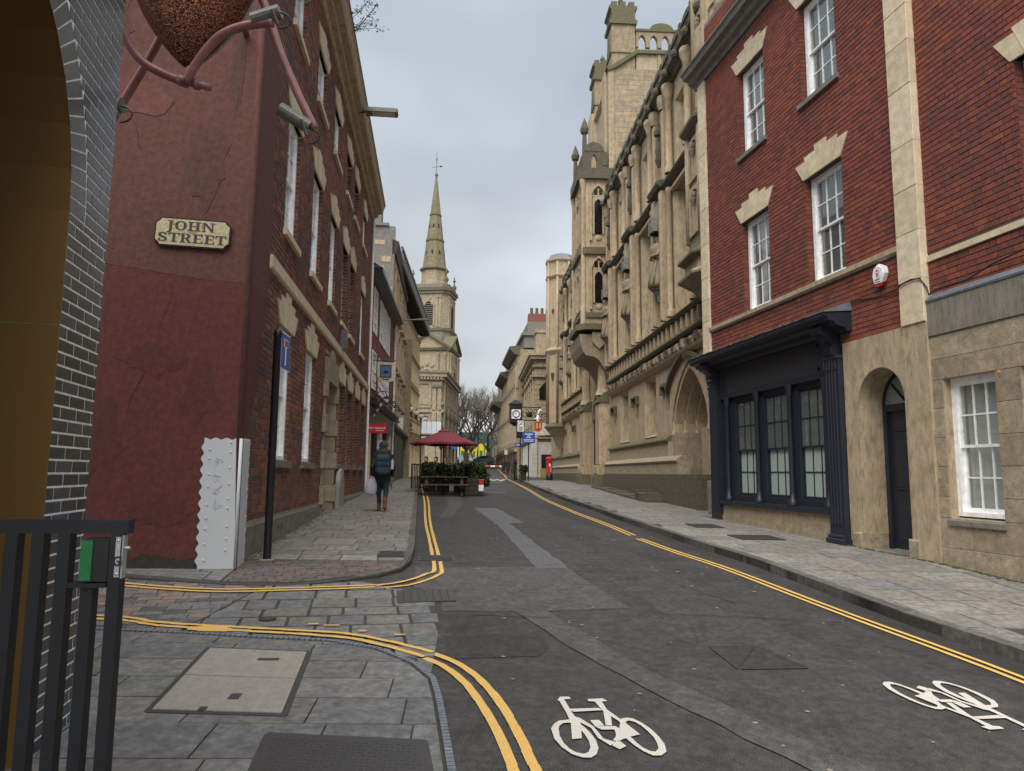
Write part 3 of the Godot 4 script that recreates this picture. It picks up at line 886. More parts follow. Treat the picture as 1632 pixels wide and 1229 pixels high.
func unit_brick() -> void:
	var mb := MB.new()
	var q := Vector3(.5, .5, 1.0)
	# front face chamfered, no back
	var k := Vector2(.018, .05)
	var o := [Vector3(-.5, -.5, .75), Vector3(.5, -.5, .75), Vector3(.5, .5, .75), Vector3(-.5, .5, .75)]
	var n := [Vector3(-.5 + k.x, -.5 + k.y, 1), Vector3(.5 - k.x, -.5 + k.y, 1), Vector3(.5 - k.x, .5 - k.y, 1), Vector3(-.5 + k.x, .5 - k.y, 1)]
	mb.quad(n[0], n[1], n[2], n[3])
	for j in 4:
		var l := (j + 1) % 4
		mb.quad(o[j], o[l], n[l], n[j])
		mb.quad(Vector3(o[j].x, o[j].y, -.3), Vector3(o[l].x, o[l].y, -.3), o[l], o[j])
	M.unit = mb.mesh()
	q = q

# blocks of dressed stone, each a piece of its own
func blocks(par: Node3D, x0: float, x1: float, y0: float, rows: Array, holes: Array, ts: String, L: Vector2, z: float, called := "stone_block", limit := 300, proud := .012) -> void:
	var d: Dictionary = TS[ts]
	var y := y0
	var rest := MB.new()
	var cnt := 0
	for h in rows:
		var x := x0 - rng.randf() * L.x
		while x < x1:
			var w := rng.randf_range(L.x, L.y)
			var a := maxf(x, x0); var b := minf(x + w, x1)
			if x1 - b < .2: b = x1
			x = maxf(x + w, b)
			for s in spans(a, b, y, y + h, holes):
				if s.y - s.x < .03: continue
				var t: int = rng.randi() % d.c.size()
				var mb := MB.new() if cnt < limit else rest
				mb.col = d.c[t] if cnt >= limit else Color.WHITE
				mb.cham(s.x + .003, y + .003, z - .01, s.y - .003, y + h - .003, z + proud + rng.randf_range(-.002, .002), .004)
				if cnt < limit: obj(called, mb, d.m[t], par)
				cnt += 1
		y += h
	if rest.p.size(): kind(obj(called + "_field", rest, d.v, par), "stuff")

# stepped fan of five stones over an opening
func lintel(par: Node3D, xc: float, w: float, y: float, hs: Array, R: float, z: float, ts := "quoin") -> void:
	var d: Dictionary = TS[ts]
	for k in 5:
		var a := xc - w / 2 + w * k / 5.0 + .003; var b := xc - w / 2 + w * (k + 1) / 5.0 - .003
		var h: float = hs[k]
		var ta := xc + (a - xc) * (R + h) / R; var tb := xc + (b - xc) * (R + h) / R
		var mb := MB.new()
		mb.prism(PackedVector2Array([Vector2(a, y), Vector2(b, y), Vector2(tb, y + h), Vector2(ta, y + h)]), z - .1, z + .022 + .004 * (k % 2))
		obj("voussoir", mb, d.m[rng.randi() % d.m.size()], par)

# a sliding sash window: frame, two sashes with glazing bars, each pane its own
func sash(par: Node3D, x0: float, x1: float, y0: float, y1: float, z: float, cols: int, rt: int, rb: int, m: Material = M.white, fw := .075, mid := .5, glass: Material = M.glass, lower: Material = null, pane_parts := true) -> Node3D:
	var win := sub("window", par, Vector3(x0, y0, z))
	var w := x1 - x0; var h := y1 - y0
	var mb := MB.new()
	mb.box(0, 0, -.14, fw, h, 0); mb.box(w - fw, 0, -.14, w, h, 0); mb.box(fw, h - fw, -.14, w - fw, h, -.003); mb.box(fw, 0, -.14, w - fw, fw * .8, .012)
	obj("frame", mb, m, win)
	var ym := h * mid
	for s in 2:
		var ya := fw * .8 if s else ym - .02; var yb := ym + .02 if s else h - fw
		var zz := -.075 if s else -.035
		var rows := rb if s else rt
		var q := MB.new()
		var e := .04
		q.box(fw, ya, zz - .035, fw + e, yb, zz); q.box(w - fw - e, ya, zz - .035, w - fw, yb, zz)
		q.box(fw + e, ya, zz - .035, w - fw - e, ya + (e * 1.5 if s else e), zz - .001); q.box(fw + e, yb - e, zz - .035, w - fw - e, yb, zz - .001)
		var gx0 := fw + e; var gx1 := w - fw - e; var gy0 := ya + (e * 1.5 if s else e); var gy1 := yb - e
		var b := .011
		for k in range(1, cols): 
			var x := lerpf(gx0, gx1, float(k) / cols); q.box(x - b, gy0, zz - .03, x + b, gy1, zz - .004)
		for k in range(1, rows):
			var y := lerpf(gy0, gy1, float(k) / rows); q.box(gx0, y - b, zz - .029, gx1, y + b, zz - .005)
		obj("sash", q, m, win)
		if not M.has("pane_mesh"):
			var p := MB.new(); p.box(-.5, -.5, -.004, .5, .5, .0); M.pane_mesh = p.mesh()
		var gm: Material = lower if s and lower else glass
		for i in cols:
			for k in rows:
				var px := (gx1 - gx0) / cols; var py := (gy1 - gy0) / rows
				var bs := Basis.from_euler(Vector3(rng.randf_range(-.006, .006), rng.randf_range(-.008, .008), 0)) * Basis.from_scale(Vector3(px, py, 1))
				if pane_parts or k + i == 0:
					if not pane_parts: bs = Basis.from_scale(Vector3(gx1 - gx0, gy1 - gy0, 1))
					inst("pane", M.pane_mesh, gm, win, Transform3D(bs, Vector3(gx0 + px * (i + .5), gy0 + py * (k + .5), zz - .017) if pane_parts else Vector3((gx0 + gx1) / 2, (gy0 + gy1) / 2, zz - .017)))
	return win

func dark_inside(par: Node3D, x0: float, x1: float, y0: float, y1: float, z0: float, z1: float, m: Material = null) -> void:
	# the unlit rooms behind the windows
	var mb := MB.new()
	mb.quad(Vector3(x0, y0, z0), Vector3(x1, y0, z0), Vector3(x1, y1, z0), Vector3(x0, y1, z0))
	mb.quad(Vector3(x0, y0, z1), Vector3(x0, y0, z0), Vector3(x0, y1, z0), Vector3(x0, y1, z1))
	mb.quad(Vector3(x1, y0, z0), Vector3(x1, y0, z1), Vector3(x1, y1, z1), Vector3(x1, y1, z0))
	mb.quad(Vector3(x0, y1, z0), Vector3(x1, y1, z0), Vector3(x1, y1, z1), Vector3(x0, y1, z1))
	mb.quad(Vector3(x0, y0, z1), Vector3(x1, y0, z1), Vector3(x1, y0, z0), Vector3(x0, y0, z0))
	obj("room", mb, m if m else M.dark_room, par)

func arc(cx: float, cy: float, a: float, b: float, t0: float, t1: float, n: int) -> PackedVector2Array:
	var r := PackedVector2Array()
	for k in n + 1:
		var t := lerpf(t0, t1, float(k) / n)
		r.append(Vector2(cx + a * cos(t), cy + b * sin(t)))
	return r

# the part of a wall round an arch: x0..x1, y0..y1, with an opening whose curve is given left to right
func arched(mb: MB, x0: float, x1: float, y0: float, y1: float, curve: PackedVector2Array, z0: float, z1: float) -> void:
	var l := curve[0]; var r := curve[curve.size() - 1]
	if l.x > x0: mb.box(x0, y0, z0, l.x, y1, z1)
	if r.x < x1: mb.box(r.x, y0, z0, x1, y1, z1)
	for k in curve.size() - 1:
		var a := curve[k]; var b := curve[k + 1]
		mb.quad(Vector3(a.x, a.y, z1), Vector3(b.x, b.y, z1), Vector3(b.x, y1, z1), Vector3(a.x, y1, z1))
		mb.quad(Vector3(b.x, a.y, z0), Vector3(a.x, a.y, z0), Vector3(a.x, y1, z0), Vector3(b.x, y1, z0))
		mb.quad(Vector3(a.x, a.y, z0), Vector3(b.x, b.y, z0), Vector3(b.x, b.y, z1), Vector3(a.x, a.y, z1))
	mb.quad(Vector3(l.x, y1, z1), Vector3(r.x, y1, z1), Vector3(r.x, y1, z0), Vector3(l.x, y1, z0))

# ---------------------------------------------------------------- the glazed brick building on the left, with its metal lined arch
func glazed_brick_building() -> void:
	var o := thing("glazed_brick_building", "glazed black brick pillar and arch lined with bronze metal, nearest on the left", "building", Vector3(-2.08, 0, -4.19), deg_to_rad(94.687))
	var W := .6
	var spring := 3.05; var a := 1.15; var b := 1.25; var cx := -1.15
	var mb := MB.new()
	# mortar face: the pier, and the wall above the arch
	mb.box(.004, -.3, -.5, W, spring, 0.0)
	var cv := PackedVector2Array()
	for k in 17: cv.append(Vector2(cx + a * cos(PI - PI * k / 16.0), spring + b * sin(PI - PI * k / 16.0)))
	var low := MB.new()
	for k in 16:
		var p := cv[k]; var q := cv[k + 1]
		mb.quad(Vector3(p.x, p.y, 0), Vector3(q.x, q.y, 0), Vector3(q.x, 9, 0), Vector3(p.x, 9, 0))
	mb.box(.0, spring, -.5, W, 9, 0)
	mb.box(-4.2, -.3, -.5, -2.3, 9, 0)
	obj("wall", mb, M.mortar_white, o)
	mb = MB.new(); mb.box(-4.2, -.3, -6.0, W - .01, 9.0, -5.8); mb.box(W - .15, -.3, -6.0, W - .01, 9, -.52); mb.box(-4.2, 8.9, -5.8, W - .15, 9, -.52)
	obj("side_wall", mb, M.cement, o)
	# lining: jamb and curved soffit of bronze sheet, in two panels with a fine joint
	for s in [[-.3, 2.395], [2.4, spring]]:
		mb = MB.new(); mb.box(-.006, s[0], -4.0, .006, s[1], .006); obj("metal_panel", mb, M.bronze, o)
	mb = MB.new()
	for k in 16:
		var p := cv[k]; var q := cv[k + 1]
		mb.quad(Vector3(p.x, p.y, -4), Vector3(q.x, q.y, -4), Vector3(q.x, q.y, .006), Vector3(p.x, p.y, .006))
		var dn := Vector2(0, -.006)
		mb.quad(Vector3(p.x, p.y - .01, .006), Vector3(q.x, q.y - .01, .006), Vector3(q.x, q.y + .004, .006), Vector3(p.x, p.y + .004, .006))
		dn = dn
	obj("metal_panel", mb, M.bronze, o)
	mb = MB.new(); mb.box(-2.5, -.3, -4.1, .0, 5, -4.0); obj("back_panel", mb, M.bronze, o)
	mb = MB.new(); mb.box(-2.312, -.3, -4.0, -2.3, spring, 0); obj("metal_panel", mb, M.bronze, o)
	low = low
	# bricks of the pier, and above the arch outside its ring
	var H := .075; var L := .225
	bricks(o, 0.0, W, -.3, spring, [], "brick_g", L, H, 0, 150, "brick", true, .003)
	var d: Dictionary = TS.brick_g
	var rest := MB.new()
	var ring := .235
	var y := spring
	var row := 0
	while y < 8.9:
		var x := -2.4 + (.1125 if row % 2 else 0.0)
		while x < W:
			var p0 := maxf(x, -4.0); var p1 := minf(x + L, W)
			# cut by the outer edge of the ring
			var yy := y + H * .5
			var edge := -1e9
			if yy < spring + b + ring:
				var t: float = (yy - spring) / (b + ring)
				edge = cx + (a + ring) * sqrt(maxf(0, 1 - t * t))
				var mirror := 2 * cx - edge
				if p0 < mirror: p1 = minf(p1, mirror)
				else: p0 = maxf(p0, edge)
			if p1 - p0 > .03:
				var t := rng.randi() % 4
				var c := o.global_transform * Vector3((p0 + p1) / 2, yy, 0)
				if sees(c) and y < 5.4:
					inst("brick", M.unit, d.m[t], o, Transform3D(Basis.from_scale(Vector3(p1 - p0 - .01, H - .01, .003)), Vector3((p0 + p1) / 2, yy, 0)))
				else:
					rest.col = d.c[t]; rest.cham(p0 + .005, y + .005, -.004, p1 - .005, y + H - .005, .003, .001)
			x += L
		y += H; row += 1
	kind(obj("brickwork", rest, d.v, o), "stuff")
	# the ring: stretchers set like spokes
	var n := 44
	for k in n:
		var t0 := PI * k / n + .004; var t1 := PI * (k + 1) / n - .004
		var q := PackedVector2Array([Vector2(cx + a * cos(t0), spring + b * sin(t0)), Vector2(cx + (a + ring - .012) * cos(t0), spring + (b + ring - .012) * sin(t0)), Vector2(cx + (a + ring - .012) * cos(t1), spring + (b + ring - .012) * sin(t1)), Vector2(cx + a * cos(t1), spring + b * sin(t1))])
		mb = MB.new(); mb.prism(q, -.004, .003)
		obj("arch_brick", mb, d.m[rng.randi() % 3], o)
	# black metal gate across the arch
	var g := thing("metal_gate", "black metal railing gate with a green lock box, in the left foreground", "gate", Vector3(-1.42, 0, -2.4), deg_to_rad(-2.0))
	var gy := -.06
	mb = MB.new(); mb.box(-.75, 1.405, -.02, .5, 1.445, .02); obj("top_rail", mb, M.gate_black, g)
	mb = MB.new(); mb.box(-.75, gy + .1, -.02, .46, gy + .14, .02); obj("bottom_rail", mb, M.gate_black, g)
	for k in 12:
		var x := .465 - .0765 * k
		var top := 1.405 if k != 1 else 1.255
		mb = MB.new(); mb.box(x - .018, gy + (.0 if k == 0 else .14), -.02, x + .018, top, .02)
		obj("post" if k == 0 else "upright", mb, M.gate_black, g)
	mb = MB.new(); mb.box(.33, 1.245, -.03, .447, 1.257, .03); obj("shelf", mb, M.gate_black, g)
	mb = MB.new(); mb.box(.375, 1.262, -.035, .445, 1.39, .02); obj("lock_box", mb, M.black, g)
	mb = MB.new(); mb.box(.366, 1.265, -.03, .4, 1.385, .026); var lb := obj("lock_label", mb, M.green_paint, g)
	lb.set_meta("label", "green face of the lock box")
	mb = MB.new(); mb.box(.467, 1.275, .02, .481, 1.395, .024); mb.box(.483, 1.27, -.01, .487, 1.4, .018); obj("strike_plate", mb, M.steel, g)
	mb = MB.new(); mb.tube([Vector3(.484, 1.36, 0), Vector3(.5, 1.36, 0)], .006, 8); mb.ball(Vector3(.474, 1.385, .024), Vector3.ONE * .005, 8, 4); mb.ball(Vector3(.474, 1.285, .024), Vector3.ONE * .005, 8, 4); obj("bolt", mb, M.steel, g)
	text("key_mark", "G", .028, Vector3(.474, 1.322, .0245), M.black, g)

func text(called: String, s: String, h: float, at: Vector3, m: Material, par: Node, wide := 1.0, serif := false, bold := true, deep := .003) -> MeshInstance3D:
	var t := TextMesh.new()
	var f := SystemFont.new(); f.font_names = PackedStringArray(["Droid Serif" if serif else "Droid Sans"]); f.font_weight = 700 if bold else 400
	t.font = f; t.text = s; t.font_size = 48; t.pixel_size = h / 34.0; t.depth = deep
	var o := MeshInstance3D.new(); o.mesh = t; o.material_override = m
	put(o, called, par)
	o.position = at; o.scale = Vector3(wide, 1, 1)
	return o

# ---------------------------------------------------------------- the red corner building on the left
func red_corner_building() -> void:
	var o := thing("corner_building", "red rendered and dark brick building on the corner of the side street, white sash windows", "building", Vector3(-2.42, 0, -9.4), PI / 2)
	var E := 17.2; var top := 11.0
	var wg := [1.95, 4.35]; var wd := [9.25, 11.1, 13.1, 15.1]
	var f1 := [1.95, 4.4, 6.8]; var fd := [9.0, 10.75]; var f6 := 13.8
	var s1 := [1.95, 4.4, 6.8]; var sd := [9.2, 11.1]; var s6 := 13.7
	var holes := []
	for x in wg + wd: holes.append(Rect2(x, 1.78, 1.1, 2.1))
	for x in f1 + fd + [f6]: holes.append(Rect2(x, 5.42, 1.1, 2.03))
	for x in s1 + sd + [s6]: holes.append(Rect2(x, 8.95, 1.1, 1.1))
	var door := Rect2(6.75, .3, 1.85, 3.95)
	var mb := MB.new(); panel(mb, .02, E, -.3, top, holes + [door], -.4, 0); obj("wall", mb, M.mortar_light, o)
	dark_inside(o, .3, E - .1, 0, top - .1, -2.5, -.45)
	# skip the bricks behind lintels, string course, render and plinth
	var skip := holes + [door, Rect2(0, 4.5, E, .22), Rect2(-.1, 2.6, .7, 9.2), Rect2(-.1, -.5, .2, 4), Rect2(0, -.5, E, 1.36)]
	bricks(o, .02, E, -.02, top, skip, "brick_l", .24, .0868, 0, 300, "brick", false, .012, holes)
	for q in [[wg + wd, 3.88, [.34, .45, .57, .45, .34]], [f1 + fd + [f6], 7.45, [.35, .45, .56, .45, .35]], [s1 + sd + [s6], 10.05, [.33, .4, .5, .4, .33]]]:
		for x in q[0]: lintel(o, x + .55, 1.16, q[1], q[2], .8, .012)
	for x in wg: sash(o, x, x + 1.1, 1.78, 3.88, -.05, 3, 2, 2)
	for x in f1 + [f6]: sash(o, x, x + 1.1, 5.42, 7.45, -.06, 3, 2, 2)
	for x in s1 + [s6]: sash(o, x, x + 1.1, 8.95, 10.05, -.06, 3, 1, 1)
	for x in wd: sash(o, x, x + 1.1, 1.78, 3.88, -.3, 3, 2, 2)
	for x in fd: sash(o, x, x + 1.1, 5.42, 7.45, -.3, 3, 2, 2)
	for x in sd: sash(o, x, x + 1.1, 8.95, 10.05, -.3, 3, 1, 1)
	for q in [[wg + wd, 1.78, M.cement], [f1 + fd + [f6], 5.42, M.cream], [s1 + sd + [s6], 8.95, M.cream]]:
		for x in q[0]:
			mb = MB.new(); mb.mould([Vector2(-.2, q[1] - .13), Vector2(.075, q[1] - .13), Vector2(.075, q[1] - .025), Vector2(-.2, q[1] + .0)], x - .07, x + 1.17); obj("sill", mb, q[2], o)
	# string course in lengths
	var x := 1.02
	while x < E:
		var l := minf(1.6, E - x)
		mb = MB.new(); mb.mould([Vector2(-.05, 4.5), Vector2(.045, 4.5), Vector2(.07, 4.53), Vector2(.07, 4.7), Vector2(-.05, 4.725)], x + .002, x + l - .002); obj("string_course", mb, M.cream, o)
		x += l
	# rendered corner
	mb = MB.new(); mb.prism(PackedVector2Array([Vector2(-.03, -.2), Vector2(.27, -.2), Vector2(.27, 2.35), Vector2(.3, 2.42), Vector2(.4, 2.46), Vector2(.45, 2.5), Vector2(.6, 2.56), Vector2(.72, 3.2), Vector2(1.0, 3.98), Vector2(-.03, 3.98)]), -.05, .03, false); obj("render", mb, M.render_red, o)
	mb = MB.new(); mb.prism(PackedVector2Array([Vector2(-.03, 3.982), Vector2(1.0, 3.982), Vector2(1.03, 4.4), Vector2(1.03, 4.75), Vector2(1.05, 5.4), Vector2(.98, 6.3), Vector2(1.0, 8.0), Vector2(.96, 9.6), Vector2(.98, top), Vector2(-.03, top)]), -.05, .03, false); obj("render", mb, M.render_dark, o)
	mb = MB.new(); mb.mould([Vector2(.0, -.3), Vector2(.0, 3.98), Vector2(-.6, 4.02), Vector2(-1.9, 4.2), Vector2(-4, 4.42), Vector2(-8, 4.6), Vector2(-8, -.3)], -.035, .3); obj("side_render", mb, M.render_red, o)
	mb = MB.new(); mb.mould([Vector2(-.0, 3.985), Vector2(-.6, 4.025), Vector2(-1.9, 4.205), Vector2(-4, 4.425), Vector2(-8, 4.605), Vector2(-8, top), Vector2(-.0, top)], -.032, .3); obj("side_render", mb, M.render_dark, o)
	mb = MB.new(); mb.tube([Vector3(-.015, .3, .012), Vector3(-.015, 6, .012), Vector3(-.015, top, .012)], .045, 10); obj("corner_bead", mb, M.render_dark, o, true)
	mb = MB.new(); mb.box(-.03, top, -8, E, top + .1, -.02); obj("roof", mb, M.lead, o)
	# cornice
	mb = MB.new(); mb.mould([Vector2(-.02, 10.85), Vector2(.06, 10.87), Vector2(.1, 10.96), Vector2(.2, 11.0), Vector2(.22, 11.1), Vector2(.36, 11.14), Vector2(.4, 11.22), Vector2(.42, 11.34), Vector2(.46, 11.4), Vector2(.2, 11.46), Vector2(-.02, 11.46)], 1.0, E - .25); obj("cornice", mb, M.bath, o)
	mb = MB.new(); mb.mould([Vector2(.05, 11.462), Vector2(.44, 11.42), Vector2(.47, 11.46), Vector2(.47, 11.5), Vector2(.05, 11.52)], 1.0, E - .2); obj("gutter", mb, M.black, o)
	# plinth with its little air holes
	mb = MB.new(); panel(mb, .36, 6.6, -.2, .87, [Rect2(2.35, .46, .13, .3), Rect2(2.62, .46, .13, .3), Rect2(4.95, .5, .13, .27), Rect2(5.22, .5, .13, .27)], -.02, .045); panel(mb, 8.8, E, -.2, .85, [Rect2(11.2, .56, .12, .2)], -.02, .045); obj("plinth", mb, M.cement, o)
	for q in [2.35, 2.62, 4.95, 5.22]:
		mb = MB.new(); mb.box(q, .46, .0, q + .13, .78, .012); obj("air_vent", mb, M.black, o)
	# the blocked doorway with its alternating stones
	mb = MB.new(); mb.box(6.75, .3, -.3, 8.6, 4.25, -.16); obj("blocked_door", mb, M.bath, o)
	var y := .5
	var k := 0
	while y < 3.55:
		for s in [0, 1]:
			var w := .3 if k % 2 else .17
			var z := .1 if k % 2 else .055
			var xa := 6.62 + (.0 if k % 2 else .1) if s == 0 else 8.73 - w - (.0 if k % 2 else .1)
			mb = MB.new(); mb.cham(xa, y, -.3, xa + w, y + .385, z, .012); obj("quoin_block", mb, TS.ashlar.m[k % 5], o)
		y += .39; k += 1
	lintel(o, 7.675, 1.75, 3.62, [.5, .52, .75, .52, .5], 3.0, .06, "ashlar")
	mb = MB.new(); mb.mould([Vector2(-.3, .3), Vector2(.12, .3), Vector2(.12, .52), Vector2(-.3, .55)], 6.9, 8.45); obj("step", mb, M.cement, o)
	mb = MB.new(); mb.tube([Vector3(17.05, .6, .06), Vector3(17.05, 10.9, .06)], .045, 8); obj("downpipe", mb, M.white, o)
	# moss along the foot of the wall
	mb = MB.new()
	for i in 260:
		var px := rng.randf_range(.5, 14.0) * rng.randf_range(.35, 1.0); var gy := G(-2.3, -9.4 - px) + off_l(-9.4 - px)
		mb.ball(Vector3(px, gy + .004, .05 + rng.randf() * rng.randf() * .16), Vector3(rng.randf_range(.02, .07), .014, rng.randf_range(.015, .04)), 6, 3)
	kind(obj("moss", mb, M.moss, o), "stuff")
	# old patches, streaks and dirt on the painted render
	var pat := [mat("patch_dark", lin(.105, .05, .043), "brick", .95, .8, "rough", 1.6), mat("patch_red", lin(.105, .034, .032), "brick", .95, .8, "rough", 1.6), mat("patch_pale", lin(.15, .062, .055), "brick", .95, .8, "rough", 1.6), mat("dirt", lin(.05, .04, .03), "stone", .97, .6, "rough", 1.0)]
	for q in [[-1.5, 6.4, .5, .35, 2], [-.6, 5.6, .3, .7, 0], [-2.4, 5.2, .5, .4, 0], [-1.1, 3.0, .5, .25, 1], [-1.7, 2.0, .35, .5, 1], [-.5, 2.6, .25, .5, 1], [-2.3, 3.3, .5, .3, 1], [-.25, 7.4, .12, 1.3, 0], [-1.9, 7.6, .3, .9, 0], [-.9, 1.1, .4, .2, 1]]:
		var bl := []
		for i in 18: bl.append(Vector2(q[0] + q[2] * cos(i * TAU / 18) * rng.randf_range(.55, 1.1), q[1] + q[3] * sin(i * TAU / 18) * rng.randf_range(.55, 1.1)))
		mb = MB.new(); mb.mould(bl, -.0375, -.03); obj("render_patch", mb, pat[q[4]], o)
	var dl := [Vector2(.0, .3), Vector2(-6, .1)]
	for i in 40: dl.append(Vector2(-6 + i * .15, .51 + rng.randf() * rng.randf() * .1))
	mb = MB.new(); mb.mould(dl, -.037, -.03); obj("dirt_band", mb, pat[3], o)
	for q in [[-.9, 3.9, -.35, 1.6], [-1.9, 6.8, .5, 1.1]]:
		var p := Vector3(-.036, q[1], q[0]); var pts := [p]
		for i in 9:
			p += Vector3(0, -q[3] / 9.0, q[2] / 9.0 + rng.randf_range(-.05, .05)); pts.append(p)
		mb = MB.new(); mb.tube(pts, .0025, 4); obj("crack", mb, pat[3], o)
	# ---- things fixed to it
	var t := thing("corner_guard", "white painted metal guard with scalloped edges wrapped round the foot of the red corner", "corner guard", Vector3(-2.42, .405, -9.4), PI / 2)
	var pr := PackedVector2Array([Vector2(0, 0), Vector2(.36, -.02)])
	for i in 90: pr.append(Vector2(.345 + .014 * cos(i * TAU / 8.0), .03 + i * .0172))
	for i in 22: pr.append(Vector2(.335 - i * .0152, 1.585 + .012 * cos(i * TAU / 8.0)))
	mb = MB.new(); mb.prism(pr, .03, .052); obj("plate", mb, M.white_plate, t)
	pr = PackedVector2Array([Vector2(.04, 0), Vector2(-.4, .0)])
	for i in 90: pr.append(Vector2(-.415 + .016 * cos(i * TAU / 8.0), .03 + i * .0172))
	for i in 24: pr.append(Vector2(-.4 + i * .0165, 1.585 + .012 * cos(i * TAU / 8.0)))
	var arr := []
	for v in pr: arr.append(v)
	mb = MB.new(); mb.mould(arr, -.06, -.036); obj("plate", mb, M.white_plate, t)
	mb = MB.new(); mb.tube([Vector3(-.042, 0, .034), Vector3(-.042, 1.59, .034)], .022, 8); obj("folded_edge", mb, M.white_plate, t, true)
	for i in 9:
		for q in [[-.06, .12 + i * .17, -.33], [-.06, .2 + i * .17, -.08]]:
			mb = MB.new(); mb.ball(Vector3(q[0], q[1] + rng.randf_range(-.03, .03), q[2]), Vector3.ONE * .013, 8, 5); obj("rivet", mb, M.white_plate, t)
		mb = MB.new(); mb.ball(Vector3(.31, .1 + i * .17, .052), Vector3.ONE * .012, 8, 5); obj("rivet", mb, M.white_plate, t)
	mb = MB.new()
	for i in 4: # scratched scribbles
		var pts := []
		for j in 9: pts.append(Vector3(-.0605, 1.36 - i * .17 - rng.randf() * .16, -.25 + rng.randf_range(-.06, .06) + (j % 2) * .05))
		mb.tube(pts, .0022, 4)
	obj("scribble", mb, mat("pen", lin(.3, .34, .42)), t)
	# the street name
	t = thing("street_name_sign", "old cream street sign with black letters on the red wall", "street sign", Vector3(-3.115, 4.61, -9.36))
	t.rotation.z = deg_to_rad(-2.1)
	var hx := .47; var hy := .19; var c := .07
	var oct := PackedVector2Array([Vector2(-hx + c, -hy), Vector2(hx - c, -hy), Vector2(hx - c * .6, -hy + c * .6), Vector2(hx, -hy + c), Vector2(hx, hy - c), Vector2(hx - c * .6, hy - c * .6), Vector2(hx - c, hy), Vector2(-hx + c, hy), Vector2(-hx + c * .6, hy - c * .6), Vector2(-hx, hy - c), Vector2(-hx, -hy + c), Vector2(-hx + c * .6, -hy + c * .6)])
	mb = MB.new(); mb.prism(oct, 0, .03); obj("border", mb, M.black, t)
	mb = MB.new(); mb.prism(Geometry2D.offset_polygon(oct, -.02)[0], .02, .034); obj("face", mb, mat("sign_cream", lin(.5, .43, .27), "stone", .7, .5), t)
	var rusty := mat("rust", lin(.36, .22, .09), "stone", .8, .3)
	for q in [[.0, .01, .07, .02], [.1, -.02, .05, .015], [-.4, -.05, .03, .04], [-.25, .1, .03, .02], [.25, .03, .04, .012], [.12, .09, .02, .04]]:
		mb = MB.new(); var bl := PackedVector2Array()
		for i in 9: bl.append(Vector2(q[0] + q[2] * cos(i * TAU / 9) * rng.randf_range(.6, 1.1), q[1] + q[3] * sin(i * TAU / 9) * rng.randf_range(.6, 1.1)))
		mb.prism(bl, .03, .0348, false); obj("rust_stain", mb, rusty, t)
	var ink := mat("sign_ink", lin(.035, .04, .045), "stone", .7, .2)
	text("lettering", "JOHN", .118, Vector3(-.02, .085, .034), ink, t, 1.28, true, true, .006)
	text("lettering", "STREET", .118, Vector3(.0, -.075, .034), ink, t, 1.3, true, true, .006)
	# no through road
	t = thing("no_through_road_sign", "black post with a blue no through road plate beside the corner", "road sign", Vector3(-2.13, G(-2.13, -9.96) + .05, -9.96))
	mb = MB.new(); mb.lathe([Vector2(.052, -.1), Vector2(.052, 2.98), Vector2(.057, 2.985), Vector2(.057, 3.05), Vector2(.05, 3.08), Vector2(.001, 3.085)], 16); obj("post", mb, M.black, t, true)
	mb = MB.new(); mb.lathe([Vector2(.15, .01), Vector2(.06, .03)], 12); obj("concrete_collar", mb, M.agg, t)
	var s := sub("plate", t, Vector3(.06, 2.82, -.26), deg_to_rad(86))
	mb = MB.new(); mb.box(-.225, -.255, -.004, .225, .255, 0); obj("backing", mb, M.white, s)
	mb = MB.new(); mb.box(-.21, -.24, 0, .21, .24, .003); obj("blue_face", mb, M.blue_paint, s)
	mb = MB.new(); mb.box(-.022, -.19, .003, .022, .06, .006); obj("white_stem", mb, M.white, s)
	mb = MB.new(); mb.box(-.105, .06, .003, .105, .17, .0055); obj("white_edge", mb, M.white, s)
	mb = MB.new(); mb.box(-.09, .072, .0055, .09, .158, .008); obj("red_bar", mb, M.red_paint, s)
	for yy in [-.15, .15]:
		mb = MB.new(); mb.box(-.3, yy - .015, -.03, .05, yy + .015, -.005); obj("bracket", mb, M.black, s)
	# round-topped grey board, box and lamp
	t = thing("grey_board", "grey round-topped board standing against the brick wall past the old doorway", "board", Vector3(-2.37, G(-2.3, -18.9) + .1, -18.9), PI / 2)
	var rt := PackedVector2Array([Vector2(-.5, 0), Vector2(.5, 0)]); rt.append_array(arc(0, .55, .5, .42, 0, PI, 14))
	mb = MB.new(); mb.prism(rt, -.01, .09); obj("panel", mb, mat("pale_grey", lin(.27, .275, .27), "plain", .6), t)
	var rp := []
	for v in arc(0, .53, .36, .32, .1, PI - .1, 14): rp.append(Vector3(v.x, v.y, .09))
	mb = MB.new(); mb.tube(rp, .014, 6); obj("raised_ring", mb, M.pale_grey, t)
	t = thing("wall_box", "dark metal box on the brick wall above the string course", "wall box", Vector3(-2.4, 4.95, -18.6), PI / 2)
	mb = MB.new(); mb.cham(-.14, -.25, 0, .14, .25, .16, .03); obj("case", mb, M.grey_metal, t)
	mb = MB.new(); mb.box(-.1, -.18, .16, .1, .02, .166); obj("front", mb, M.black, t)
	t = thing("wall_floodlight", "flat street light on a short arm high on the brick wall", "street lamp", Vector3(-2.4, 11.05, -18.6), PI / 2)
	mb = MB.new(); mb.box(-.08, -.12, -.2, .08, .12, .04); obj("bracket", mb, M.black, t)
	mb = MB.new(); mb.tube([Vector3(0, 0, 0), Vector3(0, .08, .14), Vector3(0, .1, .45)], .03, 8); obj("arm", mb, M.black, t)
	mb = MB.new(); mb.cham(-.16, .06, .42, .16, .17, 1.28, .03); obj("head", mb, M.grey_metal, t)
